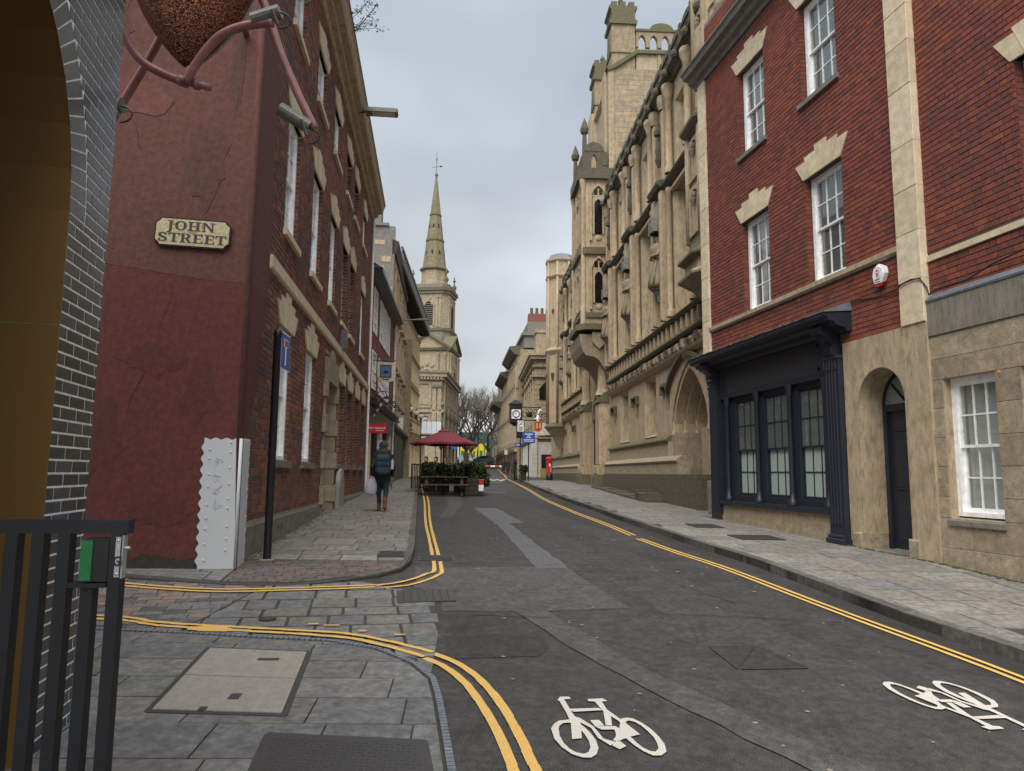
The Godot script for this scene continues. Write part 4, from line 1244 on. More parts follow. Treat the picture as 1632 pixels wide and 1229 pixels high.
	mb = MB.new(); mb.box(-.12, .05, .6, .12, .062, 1.2); obj("lamp_face", mb, mat("lamp_face", lin(.5, .5, .45), "plain", .4), t)
	t = thing("roof_weed", "straggly green weed growing from the gutter of the brick building", "plant", Vector3(-2.0, 11.45, -15.2), PI / 2)
	var tw := MB.new(); var lf := MB.new()
	for i in 9:
		var p := Vector3(rng.randf_range(-.5, .5), 0, 0)
		var dr := Vector3(rng.randf_range(-.3, .3), rng.randf_range(.1, .9), rng.randf_range(.3, 1.0)).normalized()
		var pts := [p]
		for j in 6:
			p += dr * rng.randf_range(.07, .17); dr = (dr + Vector3(rng.randf_range(-.4, .4), rng.randf_range(-.3, .35), rng.randf_range(-.3, .3))).normalized(); pts.append(p)
			for q in 4:
				var a := p + Vector3(rng.randf_range(-.07, .07), rng.randf_range(-.06, .06), rng.randf_range(-.07, .07)); var v := Vector3(rng.randf_range(-1, 1), rng.randf_range(-1, .5), rng.randf_range(-1, 1)).normalized() * .06
				lf.col = Color(1, 1, 1) * rng.randf_range(.6, 1.3); lf.tri(a, a + v, a + v.cross(Vector3.UP).normalized() * .03 + v * .4)
		tw.tube(pts, .008, 4, .003)
	obj("stem", tw, M.bark, t); kind(obj("foliage", lf, M.leaf, t), "stuff")

# ---------------------------------------------------------------- brick house with the dark shop front, on the right
func brick_house_with_shop() -> void:
	var o := thing("brick_house", "red brick house on the right with stepped stone lintels and a dark blue shop front", "building", Vector3(6.82, 0, -17.2), deg_to_rad(-86.0757))
	var holes := []
	for x in [1.88, 4.38]:
		holes.append(Rect2(x, 8.9, 1.14, 2.03)); holes.append(Rect2(x, 5.24, 1.14, 2.08))
	var top := 13.2
	var shop := Rect2(.2, .0, 5.15, 4.45)
	var arch_h := Rect2(5.35, 0, 1.6, 3.92)
	var mb := MB.new(); panel(mb, -.2, 7.0, 3.9, top, holes, -.4, 0); obj("wall", mb, M.mortar_red, o)
	dark_inside(o, .1, 6.9, 3.6, top - .1, -2.6, -.45)
	mb = MB.new(); mb.box(-.2, 0, -6, -.02, top, -.4); mb.box(-.2, top - .02, -6, 7, top + .1, .0); obj("side_wall", mb, M.cement, o)
	bricks(o, .2, 6.9, 3.92, top, holes + [Rect2(0, 5.1, 7, .13), Rect2(0, 11.75, 7, .42), Rect2(0.2, 3.0, 5.1, 1.44)], "brick_r", .235, .0875, 0, 300, "brick", false, .012, holes)
	for x in [1.88, 4.38]:
		for y in [7.32, 10.93]: lintel(o, x + .57, 1.18, y, [.36, .44, .55, .44, .36], .89, .012)
		sash(o, x + .02, x + 1.12, 8.9, 10.93, -.12, 3, 2, 2, M.white, .08)
		sash(o, x + .02, x + 1.12, 5.24, 7.32, -.12, 3, 2, 2, M.white, .08)
		mb = MB.new(); mb.mould([Vector2(-.15, 8.79), Vector2(.07, 8.79), Vector2(.07, 8.88), Vector2(-.15, 8.9)], x - .07, x + 1.21); obj("sill", mb, M.cement, o)
		# pale curtains drawn to the sides
		for y in [[5.3, 7.25], [8.95, 10.9]]:
			for s in [0, 1]:
				mb = MB.new()
				if y[0] > 8 or x > 3: continue
				for k in 3:
					var xa: float = x + .1 + k * .045 if s == 0 else x + .9 + k * .045
					mb.quad(Vector3(xa, y[0], -.42 - .03 * (k % 2)), Vector3(xa + .045, y[0], -.42 - .03 * ((k + 1) % 2)), Vector3(xa + .045, y[1], -.42 - .03 * ((k + 1) % 2)), Vector3(xa, y[1], -.42 - .03 * (k % 2)))
				obj("curtain", mb, M.room_white, o)
	var x := .2
	while x < 6.85:
		var l := minf(1.9, 6.9 - x)
		mb = MB.new(); mb.mould([Vector2(-.05, 5.1), Vector2(.05, 5.1), Vector2(.08, 5.13), Vector2(.08, 5.215), Vector2(-.05, 5.238)], x + .002, x + l - .002); obj("string_course", mb, M.bath, o)
		x += l
	# moulded cornice, with the brick parapet above it
	mb = MB.new(); mb.mould([Vector2(-.1, 11.76), Vector2(.05, 11.76), Vector2(.09, 11.84), Vector2(.2, 11.88), Vector2(.24, 11.97), Vector2(.37, 12.0), Vector2(.4, 12.1), Vector2(.45, 12.14), Vector2(.45, 12.17), Vector2(-.1, 12.22)], -.38, 7.0); obj("cornice", mb, M.cement, o)
	# stone strips at both ends
	for q in [[-.2, .2, .06], [6.9, 7.4, .1]]:
		var y := 4.45 if q[0] < 0 else 3.9
		var k := 0
		while y < 11.75:
			var h := minf(rng.randf_range(.5, 1.15), 11.75 - y)
			if 11.75 - y - h < .25: h = 11.75 - y
			mb = MB.new(); mb.cham(q[0], y + .002, -.3, q[1], y + h - .002, q[2] + .002 * (k % 2), .008); obj("strip_stone", mb, TS.quoin.m[(k * 2) % 3] if q[0] > 0 else TS.quoin.m[k % 3], o)
			y += h; k += 1
	mb = MB.new(); mb.box(-.2, 12.2, -.3, .2, top + .2, .08); obj("strip_stone", mb, M.bath, o)
	# rendered ground floor with the arched door
	mb = MB.new()
	var cv := arc(6.26, 2.79, -.56, .57, 0, PI, 18)
	arched(mb, 5.35, 6.9, .0, 3.915, cv, -.48, .035)
	mb.box(6.9, 0, -.4, 7.4, 3.9, .075)
	obj("stone_wall", mb, M.bath, o)
	for q in [[5.5, 5.72, .07], [6.82, 7.06, .09]]:
		mb = MB.new(); mb.cham(q[0], 0, -.4, q[1], .66, q[2] + .03, .02); obj("plinth_block", mb, TS.ashlar.m[3], o)
	mb = MB.new(); mb.box(5.6, .0, -.5, 6.95, .375, .04); obj("door_step", mb, M.cement, o)
	var dz := -.45
	var dr := sub("door", o, Vector3(6.26, .38, dz))
	mb = MB.new(); panel(mb, -.56, .56, 0, 2.42, [Rect2(-.47, 0, .94, 2.3)], -.12, .03)
	var fan := PackedVector2Array(); fan.append_array(arc(0, 2.41, .56, .57, 0, PI, 18))
	for k in 18:
		var a := fan[k]; var b := fan[k + 1]
		mb.quad(Vector3(a.x * .86, 2.41 + (a.y - 2.41) * .86, .03), Vector3(a.x, a.y, .03), Vector3(b.x, b.y, .03), Vector3(b.x * .86, 2.41 + (b.y - 2.41) * .86, .03))
	mb.beam(Vector3(0, 2.42, .0), Vector3(0, 2.9, .0), .03, .03); mb.beam(Vector3(0, 2.42, .0), Vector3(-.34, 2.76, .0), .03, .03); mb.beam(Vector3(0, 2.42, .0), Vector3(.34, 2.76, .0), .03, .03)
	obj("frame", mb, M.navy, dr)
	mb = MB.new(); mb.prism(fan, -.03, -.024); obj("fanlight", mb, M.glass, dr)
	mb = MB.new(); mb.box(-.5, 2.4, -.5, .5, 3.1, -.45); obj("dark_hall", mb, M.dark_room, dr)
	mb = MB.new(); mb.box(-.47, .0, -.1, .47, 2.3, -.03); obj("leaf", mb, M.navy, dr)
	for q in [[-.37, 1.95, .31, .26], [.06, 1.95, .31, .26], [-.37, .98, .31, .86], [.06, .98, .31, .86], [-.37, .14, .31, .6], [.06, .14, .31, .6]]:
		mb = MB.new(); mb.cham(q[0], q[1], -.04, q[0] + q[2], q[1] + q[3], -.012, .02); mb.cham(q[0] + .05, q[1] + .05, -.03, q[0] + q[2] - .05, q[1] + q[3] - .05, -.002, .012); obj("door_panel", mb, M.navy, dr)
	mb = MB.new(); mb.cham(.02, .84, -.03, .3, .95, -.005, .006); obj("letter_plate", mb, mat("brass", lin(.14, .1, .045), "plain", .45, 1., "", 0, false, .6), dr)
	mb = MB.new(); mb.box(-.5, -.0, -.12, .5, .03, .0); obj("threshold", mb, M.steel, dr)
	# ---- shop front
	var sf := sub("shop_front", o)
	for xs in [[.2, .66], [4.89, 5.35]]:
		var pl0 := sub("pilaster", sf)
		var a: float = xs[0]; var b: float = xs[1]
		mb = MB.new(); mb.box(a + .02, .3, -.1, b - .02, 3.72, .13)
		obj("shaft", mb, M.navy, pl0)
		mb = MB.new()
		for k in 4: mb.cham(a + .07 + k * .085, .75, .125, a + .125 + k * .085, 3.6, .15, .012)
		obj("fluting", mb, M.navy, pl0)
		mb = MB.new(); mb.cham(a - .03, .2, -.1, b + .03, .52, .2, .015); mb.cham(a - .005, .52, -.1, b + .005, .58, .17, .012); obj("base", mb, M.navy, pl0)
		mb = MB.new(); mb.cham(a, 3.66, -.1, b, 3.72, .17, .01)
		for k in 5: mb.cham(a + .035 + k * .08, 3.46, .13, a + .085 + k * .08, 3.66, .16, .01)
		obj("capital", mb, M.navy, pl0)
		# scrolled console under the cornice
		mb = MB.new(); mb.mould([Vector2(-.05, 3.72), Vector2(.15, 3.72), Vector2(.2, 3.76), Vector2(.21, 3.84), Vector2(.16, 3.9), Vector2(.2, 3.98), Vector2(.3, 4.05), Vector2(.4, 4.1), Vector2(.42, 4.2), Vector2(.38, 4.26), Vector2(-.05, 4.26)], a + .1, b - .1)
		for k in 3: mb.mould([Vector2(.14, 3.74), Vector2(.225, 3.77), Vector2(.235, 3.84), Vector2(.18, 3.91), Vector2(.22, 3.97), Vector2(.32, 4.04), Vector2(.42, 4.09), Vector2(.44, 4.19), Vector2(.3, 4.2)], a + .13 + k * .08, a + .165 + k * .08)
		obj("console", mb, M.navy, pl0)
	mb = MB.new(); mb.mould([Vector2(-.05, 4.1), Vector2(.1, 4.1), Vector2(.13, 4.16), Vector2(.3, 4.2), Vector2(.34, 4.26), Vector2(.46, 4.28), Vector2(.47, 4.33), Vector2(.52, 4.36), Vector2(.52, 4.41), Vector2(-.05, 4.44)], -.1, 5.6); obj("cornice", mb, M.navy, sf)
	mb = MB.new(); mb.mould([Vector2(.0, 4.46), Vector2(.53, 4.415), Vector2(.54, 4.43), Vector2(.53, 4.44), Vector2(.0, 4.63)], -.12, 5.62); var rf := obj("lead_flashing", mb, M.lead, sf)
	rf.set_meta("label", "mossy lead top of the shop cornice")
	mb = MB.new()
	for i in 300: mb.ball(Vector3(rng.randf_range(-.1, 5.2), 4.43, rng.randf_range(.46, .545)), Vector3(rng.randf_range(.02, .06), .012, .015), 5, 3)
	kind(obj("moss", mb, M.moss, sf), "stuff")
	mb = MB.new(); panel(mb, .66, 4.89, 3.38, 4.2, [Rect2(.86, 3.52, 3.83, .52)], -.05, .06); obj("fascia", mb, M.navy, sf)
	mb = MB.new()
	var fp := PackedVector2Array([Vector2(.95, 3.5), Vector2(4.6, 3.5), Vector2(4.62, 3.6), Vector2(4.7, 3.63), Vector2(4.7, 3.93), Vector2(4.62, 3.96), Vector2(4.6, 4.06), Vector2(.95, 4.06), Vector2(.93, 3.96), Vector2(.85, 3.93), Vector2(.85, 3.63), Vector2(.93, 3.6)])
	mb.prism(fp, -.05, .035, false); obj("sign_panel", mb, mat("navy_faded", lin(.026, .028, .034), "plain", .5), sf)
	var rim := []
	for v in fp: rim.append(Vector3(v.x, v.y, .05))
	rim.append(rim[0])
	mb = MB.new(); mb.tube(rim, .018, 6); obj("beading", mb, M.navy, sf)
	# three windows behind slim columns
	mb = MB.new(); panel(mb, .66, 4.89, 1.0, 3.38, [Rect2(1.2, 1.1, 1.0, 2.22), Rect2(2.46, 1.1, 1.02, 2.22), Rect2(3.74, 1.1, 1.0, 2.22)], -.3, -.02); obj("frame", mb, M.navy, sf)
	for q in [[1.2, 1.0], [2.46, 1.02], [3.74, 1.0]]:
		sash(sf, q[0], q[0] + q[1], 1.1, 3.32, -.03, 3, 2, 2, M.navy, .05, .47, M.glass, M.glass_frost)
	for xc in [.98, 2.34, 3.62, 4.8]:
		mb = MB.new(); mb.lathe([Vector2(.085, 1.02), Vector2(.085, 1.1), Vector2(.06, 1.13), Vector2(.052, 1.3), Vector2(.047, 3.15), Vector2(.06, 3.18), Vector2(.05, 3.22), Vector2(.075, 3.3), Vector2(.075, 3.38)], 14, Vector3(xc, 0, .05)); obj("colonnette", mb, M.navy, sf, true)
	mb = MB.new(); mb.mould([Vector2(-.3, .9), Vector2(.1, .9), Vector2(.13, .93), Vector2(.13, 1.0), Vector2(-.3, 1.03)], .66, 4.89); obj("sill", mb, M.navy, sf)
	mb = MB.new(); mb.box(.6, .0, -.3, 4.95, .68, .06); obj("stall_riser", mb, TS.ashlar.m[0], sf)
	mb = MB.new(); mb.box(.6, .683, -.3, 4.95, .9, .035); obj("stall_riser", mb, TS.ashlar.m[1], sf)
	mb = MB.new(); mb.quad(Vector3(.7, 1.0, -1.6), Vector3(4.9, 1.0, -1.6), Vector3(4.9, 3.5, -1.6), Vector3(.7, 3.5, -1.6)); obj("back_wall", mb, M.room_white, sf)
	dark_inside(sf, .6, 5.0, .6, 3.6, -1.7, -.3, M.room_white)
	# ---- fixed to the house
	var t := thing("alarm_box", "white hexagonal alarm box on the red brick under the string course", "alarm box")
	t.transform = o.transform * Transform3D(Basis.IDENTITY, Vector3(6.45, 4.88, .02))
	var hp := PackedVector2Array([Vector2(-.15, -.02), Vector2(-.11, -.15), Vector2(.06, -.16), Vector2(.15, -.02), Vector2(.13, .09), Vector2(.0, .165), Vector2(-.12, .1)])
	mb = MB.new(); mb.prism(hp, 0, .07); obj("case", mb, M.white, t)
	mb = MB.new(); mb.prism(Geometry2D.offset_polygon(hp, -.03)[0], .07, .085); obj("cover", mb, M.white, t)
	mb = MB.new(); mb.prism(PackedVector2Array([Vector2(-.1, -.2), Vector2(.05, -.21), Vector2(.1, -.15), Vector2(-.12, -.14)]), .0, .06); obj("red_lamp", mb, M.red_paint, t)
	mb = MB.new(); mb.box(-.05, -.06, .085, .03, .1, .088); obj("badge_edge", mb, M.grey_metal, t)
	mb = MB.new(); mb.box(-.044, -.054, .088, .024, .094, .09); obj("badge", mb, M.white, t)
	mb = MB.new(); mb.prism(PackedVector2Array([Vector2(-.03, -.04), Vector2(.012, -.04), Vector2(.01, -.005), Vector2(.018, .01), Vector2(-.01, .012), Vector2(-.036, .01), Vector2(-.026, -.01)]), .09, .092); mb.box(-.03, .03, .09, .01, .07, .092); obj("red_crest", mb, M.red_paint, t)
	mb = MB.new(); mb.box(-.07, -.105, .085, .04, -.085, .088); obj("name_strip", mb, M.grey_metal, t)
	t = thing("wall_cable", "black cable looping along the brick and over the stone strip", "cable")
	t.transform = o.transform
	mb = MB.new(); mb.tube([Vector3(5.3, 4.62, .03), Vector3(5.8, 4.6, .03), Vector3(6.3, 4.53, .03), Vector3(6.8, 4.53, .04), Vector3(6.95, 4.55, .12), Vector3(7.2, 4.58, .12), Vector3(7.38, 4.55, .12), Vector3(7.44, 4.4, .06), Vector3(7.46, 4.28, .05), Vector3(7.6, 4.33, .05), Vector3(8.2, 4.32, .06), Vector3(8.6, 4.42, .05), Vector3(9.4, 4.5, .05)], .012, 6); obj("cable", mb, M.black, t)
	t = thing("shop_grille", "low dark stone kerb and step between the shop front and the old hall", "step")
	t.transform = o.transform
	mb = MB.new(); mb.cham(-1.1, .2, -1.2, .15, .62, .04, .04); obj("kerb_stone", mb, M.cement, t)
	mb = MB.new(); mb.cham(-.55, .2, -1.2, .16, 1.45, -.12, .03); obj("pier", mb, M.cement, t)

# ---------------------------------------------------------------- stone fronted house, nearest on the right
func stone_front_house() -> void:
	var o := thing("stone_front_house", "brick house with pale stone ground floor and blinds in its window, nearest right", "building", Vector3(6.82, 0, -17.2), deg_to_rad(-86.0757))
	var x0 := 7.4; var x1 := 14.0
	var wins := [Rect2(7.6, 1.02, .9, 1.98), Rect2(8.9, 1.02, .9, 1.98), Rect2(11.2, 1.02, .9, 1.98)]
	var up := [Rect2(9.1, 4.98, 1.1, 2.05), Rect2(9.1, 8.6, 1.1, 2.05), Rect2(11.8, 4.98, 1.1, 2.05)]
	var mb := MB.new(); panel(mb, x0, x1, -.2, 4.22, wins, -.4, .02); obj("stone_backing", mb, M.bath, o)
	mb = MB.new(); panel(mb, x0, x1, 4.22, 13, up, -.4, -.03); mb.box(x0, 12.98, -6, x1, 13.1, -.4); obj("wall", mb, M.mortar_red, o)
	dark_inside(o, 7.5, 13.9, .3, 12.8, -2.6, -.45)
	blocks(o, x0 + .002, x1, .1, [.5, .42, .3, .42, .42, .42, .42, .3, .34], wins, "ashlar", Vector2(.45, .95), .02)
	mb = MB.new(); mb.box(x0 + .002, 3.66, -.1, x1, 4.2, .055); obj("stained_band", mb, M.streaked, o)
	mb = MB.new(); mb.mould([Vector2(-.04, 4.17), Vector2(.07, 4.17), Vector2(.075, 4.2), Vector2(-.04, 4.31)], x0, x1); obj("lead_flashing", mb, M.lead, o)
	bricks(o, x0, x1, 4.24, 13, up + [Rect2(x0, 4.79, 9, .1)], "brick_r", .235, .0875, -.03, 300, "brick", false, .012, up)
	mb = MB.new(); mb.box(x0, 4.795, -.1, x1, 4.885, .012); obj("string_course", mb, M.cream, o)
	for r in up:
		lintel(o, r.position.x + .55, 1.18, r.end.y, [.36, .44, .55, .44, .36], .89, -.02)
		sash(o, r.position.x + .02, r.end.x - .02, r.position.y, r.end.y, -.15, 3, 2, 2, M.white, .08)
	for r in wins:
		sash(o, r.position.x, r.end.x, r.position.y + .03, r.end.y, -.1, 3, 2, 2, M.white, .075, .5)
		mb = MB.new(); mb.mould([Vector2(-.2, r.position.y - .1), Vector2(.07, r.position.y - .1), Vector2(.07, r.position.y - .03), Vector2(-.2, r.position.y + .03)], r.position.x - .03, r.end.x + .03); obj("sill", mb, M.cement, o)
		for k in 9:
			var xx: float = r.position.x + .1 + k * .085
			mb = MB.new(); mb.xf = Transform3D(Basis(Vector3.UP, .9), Vector3(xx, 0, -.32)); mb.box(-.042, r.position.y + .1, -.001, .042, r.end.y - .06, .001)
			obj("blind_slat", mb, M.room_white, o)
	mb = MB.new()
	for i in 220:
		var px := rng.randf_range(5.3, 10.5); var w := o.transform * Vector3(px, 0, .1)
		mb.ball(Vector3(px, G(w.x, w.z) + .115, .06 + rng.randf() * rng.randf() * .12), Vector3(rng.randf_range(.02, .06), .012, rng.randf_range(.012, .035)), 5, 3)
	kind(obj("moss", mb, M.moss, o), "stuff")
	mb = MB.new(); mb.box(8.56, 2.96, .03, 8.6, 3.0, .036); obj("yellow_tag", mb, M.yellow, o)

# ---------------------------------------------------------------- the gothic guild hall on the right
func pointed(cx: float, w: float, spring: float, rise: float, n := 10) -> PackedVector2Array:
	# a four centred arch, left to right
	var r := PackedVector2Array()
	for k in n + 1:
		var t := float(k) / n
		r.append(Vector2(cx - w * (1.0 - t), spring + rise * (.72 * pow(sin(t * PI * .5), .62) + .28 * t)))
	for k in range(n - 1, -1, -1): r.append(Vector2(2 * cx - r[k].x, r[k].y))
	return r

func ribbon(mb: MB, cv: PackedVector2Array, w: float, z0: float, z1: float) -> void:
	# a moulding that follows a curve in x,y
	for k in cv.size() - 1:
		var d := (cv[k + 1] - cv[k]).normalized(); var e := (cv[mini(k + 2, cv.size() - 1)] - cv[k + 1]).normalized() if k + 2 < cv.size() else d
		var c := (cv[k] - cv[k - 1]).normalized() if k > 0 else d
		var n0 := (c + d).normalized().orthogonal() * -w; var n1 := (d + e).normalized().orthogonal() * -w
		var a := cv[k]; var b := cv[k + 1]; var f := a - n0; var g := b - n1
		mb.quad(Vector3(a.x, a.y, z1), Vector3(b.x, b.y, z1), Vector3(g.x, g.y, z1), Vector3(f.x, f.y, z1))
		mb.quad(Vector3(a.x, a.y, z0), Vector3(b.x, b.y, z0), Vector3(b.x, b.y, z1), Vector3(a.x, a.y, z1))
		mb.quad(Vector3(f.x, f.y, z1), Vector3(g.x, g.y, z1), Vector3(g.x, g.y, z0), Vector3(f.x, f.y, z0))

func octo(mb: MB, cx: float, r: Array, z := 0.0) -> void:    # [radius, y, ...] eight sided shaft
	var pr := []
	for k in range(0, r.size(), 2): pr.append(Vector2(r[k], r[k + 1]))
	mb.lathe(pr, 8, Vector3(cx, 0, z), PI / 8, TAU + PI / 8)

func stone_figure(par: Node3D, x: float, y: float, z: float, h: float) -> void:
	var s := sub("statue", par, Vector3(x, y, z))
	var mb := MB.new()
	var pr := [Vector2(.001, 0), Vector2(.2, 0), Vector2(.19, .1), Vector2(.15, .35), Vector2(.13, .55), Vector2(.15, .7), Vector2(.17, .8), Vector2(.12, .84), Vector2(.05, .865), Vector2(.055, .9), Vector2(.075, .94), Vector2(.06, .985), Vector2(.001, 1.0)]
	var p2 := []
	for v in pr: p2.append(Vector2(v.x * h * .95, v.y * h))
	mb.lathe(p2, 12)
	for k in 9: # folds of the robe and the arms
		var t := TAU * k / 9.0
		mb.tube([Vector3(sin(t) * .19, 0, cos(t) * .19) * h, Vector3(sin(t + .2) * .13, .5, cos(t + .2) * .13) * h], .03 * h, 5, .015 * h)
	for q in [-1, 1]: mb.tube([Vector3(q * .17, .78, 0) * h, Vector3(q * .2, .6, .06) * h, Vector3(q * .04, .58, .16) * h], .045 * h, 6, .03 * h)
	obj("figure", mb, TS.ashlar.m[4], s, true)
	mb = MB.new(); octo(mb, 0, [.001, -.55, .06, -.5, .1, -.3, .24, -.12, .3, -.08, .3, 0, .001, .0]); obj("corbel", mb, M.cement, s)
	mb = MB.new(); octo(mb, 0, [.32, h + .1, .34, h + .35, .28, h + .4, .2, h + .7, .02, h + 1.3, .001, h + 1.3])
	for q in [-1, 1]: mb.prism(PackedVector2Array([Vector2(q * .34, h + .1), Vector2(q * .26, h + .1), Vector2(q * .24, h + .6)]), .1, .3)
	obj("canopy", mb, M.cement, s)

func hall_window(par: Node3D, x0: float, x1: float, y0: float, y1: float, z: float, lights: int, tracery: float, deep := .4) -> void:
	var w := sub("window", par, Vector3(x0, y0, z))
	var W := x1 - x0; var H := y1 - y0
	var mb := MB.new()
	# splayed jambs in two orders
	for s in [[0.0, .0, .16, -.14], [.16, -.14, .28, -deep]]:
		mb.quad(Vector3(s[0], 0, s[1]), Vector3(s[2], 0, s[3]), Vector3(s[2], H, s[3]), Vector3(s[0], H, s[1]))
		mb.quad(Vector3(W - s[2], 0, s[3]), Vector3(W - s[0], 0, s[1]), Vector3(W - s[0], H, s[1]), Vector3(W - s[2], H, s[3]))
		mb.quad(Vector3(s[0], H - s[0] * .6, s[1]), Vector3(s[2], H - s[2] * .6, s[3]), Vector3(W - s[2], H - s[2] * .6, s[3]), Vector3(W - s[0], H - s[0] * .6, s[1]))
	mb.quad(Vector3(0, 0, .03), Vector3(W, 0, .03), Vector3(W - .28, .22, -deep), Vector3(.28, .22, -deep))
	obj("jamb", mb, M.bath, w)
	for k in range(1, lights):
		var x := lerpf(.28, W - .28, float(k) / lights)
		mb = MB.new(); mb.prism(PackedVector2Array([Vector2(x - .07, .1), Vector2(x + .07, .1), Vector2(x + .07, H - .17), Vector2(x - .07, H - .17)]), -deep - .05, -deep + .16); obj("mullion", mb, M.bath, w)
	var lw := (W - .56) / lights
	mb = MB.new()
	for k in lights:
		var cx := .28 + lw * (k + .5)
		var top := H - .2 - tracery
		var cv := pointed(cx, lw / 2 - .07, top - .35, .3, 5)
		arched(mb, cx - lw / 2, cx + lw / 2, top - .35, top, cv, -deep - .03, -deep + .1)
		if tracery > .3:
			var n := 10
			var ring := PackedVector2Array()
			for j in n + 1: ring.append(Vector2(cx + cos(TAU * j / n) * lw * .36, H - .18 - tracery / 2 + sin(TAU * j / n) * minf(tracery * .42, lw * .5)))
			ribbon(mb, ring, .06, -deep - .02, -deep + .09)
			mb.beam(Vector3(cx, H - .2 - tracery, -deep + .04), Vector3(cx, H - .18, -deep + .04), .05, .07, Vector3.RIGHT)
			mb.beam(Vector3(cx - lw * .4, H - .18 - tracery / 2, -deep + .04), Vector3(cx + lw * .4, H - .18 - tracery / 2, -deep + .04), .05, .06)
	mb.box(.28, H - .2 - tracery - .06, -deep - .02, W - .28, H - .2 - tracery + .05, -deep + .12)
	obj("tracery", mb, M.bath, w)
	for k in lights:
		mb = MB.new(); var a := .28 + lw * k; mb.quad(Vector3(a, .1, -deep), Vector3(a + lw, .1, -deep), Vector3(a + lw, H - .1, -deep), Vector3(a, H - .1, -deep)); obj("glazing", mb, M.leaded, w)

func guildhall() -> void:
	mat("leaded", lin(.02, .022, .026), "sequin", .12, 1.2)
	mat("hall_moss", lin(.14, .13, .075), "stone", .95, .8, "rough", .6)
	mat("dark_stone", lin(.11, .097, .07), "stone", .95, 1.6, "rough", .3)
	mat("oak_red", lin(.05, .018, .014), "wood", .6, .8)
	var o := thing("gothic_hall", "long gothic stone hall with traceried windows, statues and a tower, right side of the street", "building", Vector3(10.2204, 0, -62), deg_to_rad(-93.2623))
	var B: Material = M.bath
	var NE := 44.8     # near end
	var wins := [30.6, 35.4]
	var piers := [28.05, 32.95, 37.75]
	var fw := [12.3, 17.0]
	var fp := [10.2, 14.65, 19.3]
	var holes := []
	for x in wins + fw: holes.append(Rect2(x - .9, 2.98, 1.8, 2.26))
	for x in wins + [40.2] + fw: holes.append(Rect2(x - 1.15, 6.9, 2.3, 4.4))
	for x in wins + [40.2] + fw: holes.append(Rect2(x - .75, 12.0, 1.7, 2.3))
	for x in [28.5, 33.1, 37.85, 14.7, 19.2, 10.0]: holes.append(Rect2(x - .3, 3.77, .6, .75))
	var mb := MB.new()
	panel(mb, 0, 38.35, -.2, 15.2, holes, -.6, 0); panel(mb, 38.35, NE, 5.3, 15.2, holes, -.6, 0)
	obj("wall", mb, B, o)
	mb = MB.new(); mb.box(NE - .4, 0, -9, NE, 15.2, -.6); mb.box(0, 0, -9, .4, 15.2, -.6); mb.box(0, 15.1, -9, NE, 15.22, -.6); obj("roof", mb, M.lead, o)
	dark_inside(o, .5, NE - .5, 0, 15, -3, -.65)
	# ---- ground storey
	var cvd := pointed(40.28, 1.93, 3.3, 1.85, 12)
	mb = MB.new(); arched(mb, 38.35, 42.21, .4, 5.3, cvd, -.35, 0); mb.box(42.21, .2, -.6, NE, 5.3, 0); obj("wall", mb, B, o)
	var porch := sub("porch", o, Vector3(40.28, 0, 0))
	for k in 3:
		var w := 1.93 - .2 * k - .08; var z := -.05 - .33 * k
		var cv := pointed(0, w, 3.3, 1.78 - .13 * k, 12)
		var leg := PackedVector2Array([Vector2(-w, 2.98)]); leg.append_array(cv); leg.append(Vector2(w, 2.98))
		mb = MB.new(); ribbon(mb, leg, .12, z - .34, z); obj("arch_moulding", mb, B, porch)
		mb = MB.new()
		for s in [-1, 1]:
			mb.tube([Vector3(s * (w - .02), 2.95, z - .02), Vector3(s * (w - .02), 3.4, z - .02)], .06, 8); mb.lathe([Vector2(.1, 2.9), Vector2(.09, 3.0), Vector2(.06, 3.05)], 8, Vector3(s * (w - .02), 0, z - .02))
		obj("shaft", mb, B, porch)
	for s in [-1, 1]:
		mb = MB.new(); mb.box(s * 1.93 if s < 0 else 1.2, .2, -1.6, -1.2 if s < 0 else 1.93, 2.95, -.02); obj("porch_base", mb, TS.ashlar.m[0], porch)
		# panelled inner side
		mb = MB.new(); mb.box(s * 1.5 if s < 0 else 1.36, 2.95, -2.2, -1.36 if s < 0 else 1.5, 5.0, -.8)
		obj("panelled_side", mb, TS.ashlar.m[2], porch)
	mb = MB.new()
	for k in 2:
		var xs := -1.345
		for q in [[3.05, 3.95], [4.05, 4.7]]:
			mb.tube([Vector3(xs, q[0], -.95 - k * .6), Vector3(xs, q[1], -.95 - k * .6), Vector3(xs, q[1] + .12, -1.2 - k * .6), Vector3(xs, q[1], -1.45 - k * .6), Vector3(xs, q[0], -1.45 - k * .6), Vector3(xs, q[0], -.95 - k * .6)], .035, 6)
	obj("blind_tracery", mb, B, porch)
	mb = MB.new()
	var cvi := pointed(0, 1.93, 3.3, 1.85, 12)
	for k in cvi.size() - 1: mb.quad(Vector3(cvi[k].x, cvi[k].y, -2.2), Vector3(cvi[k + 1].x, cvi[k + 1].y, -2.2), Vector3(cvi[k + 1].x, cvi[k + 1].y, -.3), Vector3(cvi[k].x, cvi[k].y, -.3))
	obj("vault", mb, TS.ashlar.m[2], porch)
	mb = MB.new(); mb.box(-1.9, .2, -2.3, 1.9, 5.6, -2.2); obj("back_wall", mb, TS.ashlar.m[4], porch)
	mb = MB.new(); mb.prism(pointed(0, 1.15, 3.0, 1.3, 8), -2.2, -2.1); mb.box(-1.15, .3, -2.2, 1.15, 3.0, -2.1); obj("door", mb, M.oak_red, porch)
	mb = MB.new(); mb.box(-2.0, .1, -2.2, 2.0, .75, .1); obj("step", mb, M.dark_stone, porch)
	# hood mould with its dropped ends
	var hood := PackedVector2Array([Vector2(37.4, 4.35), Vector2(37.4, 4.72), Vector2(38.12, 4.72)])
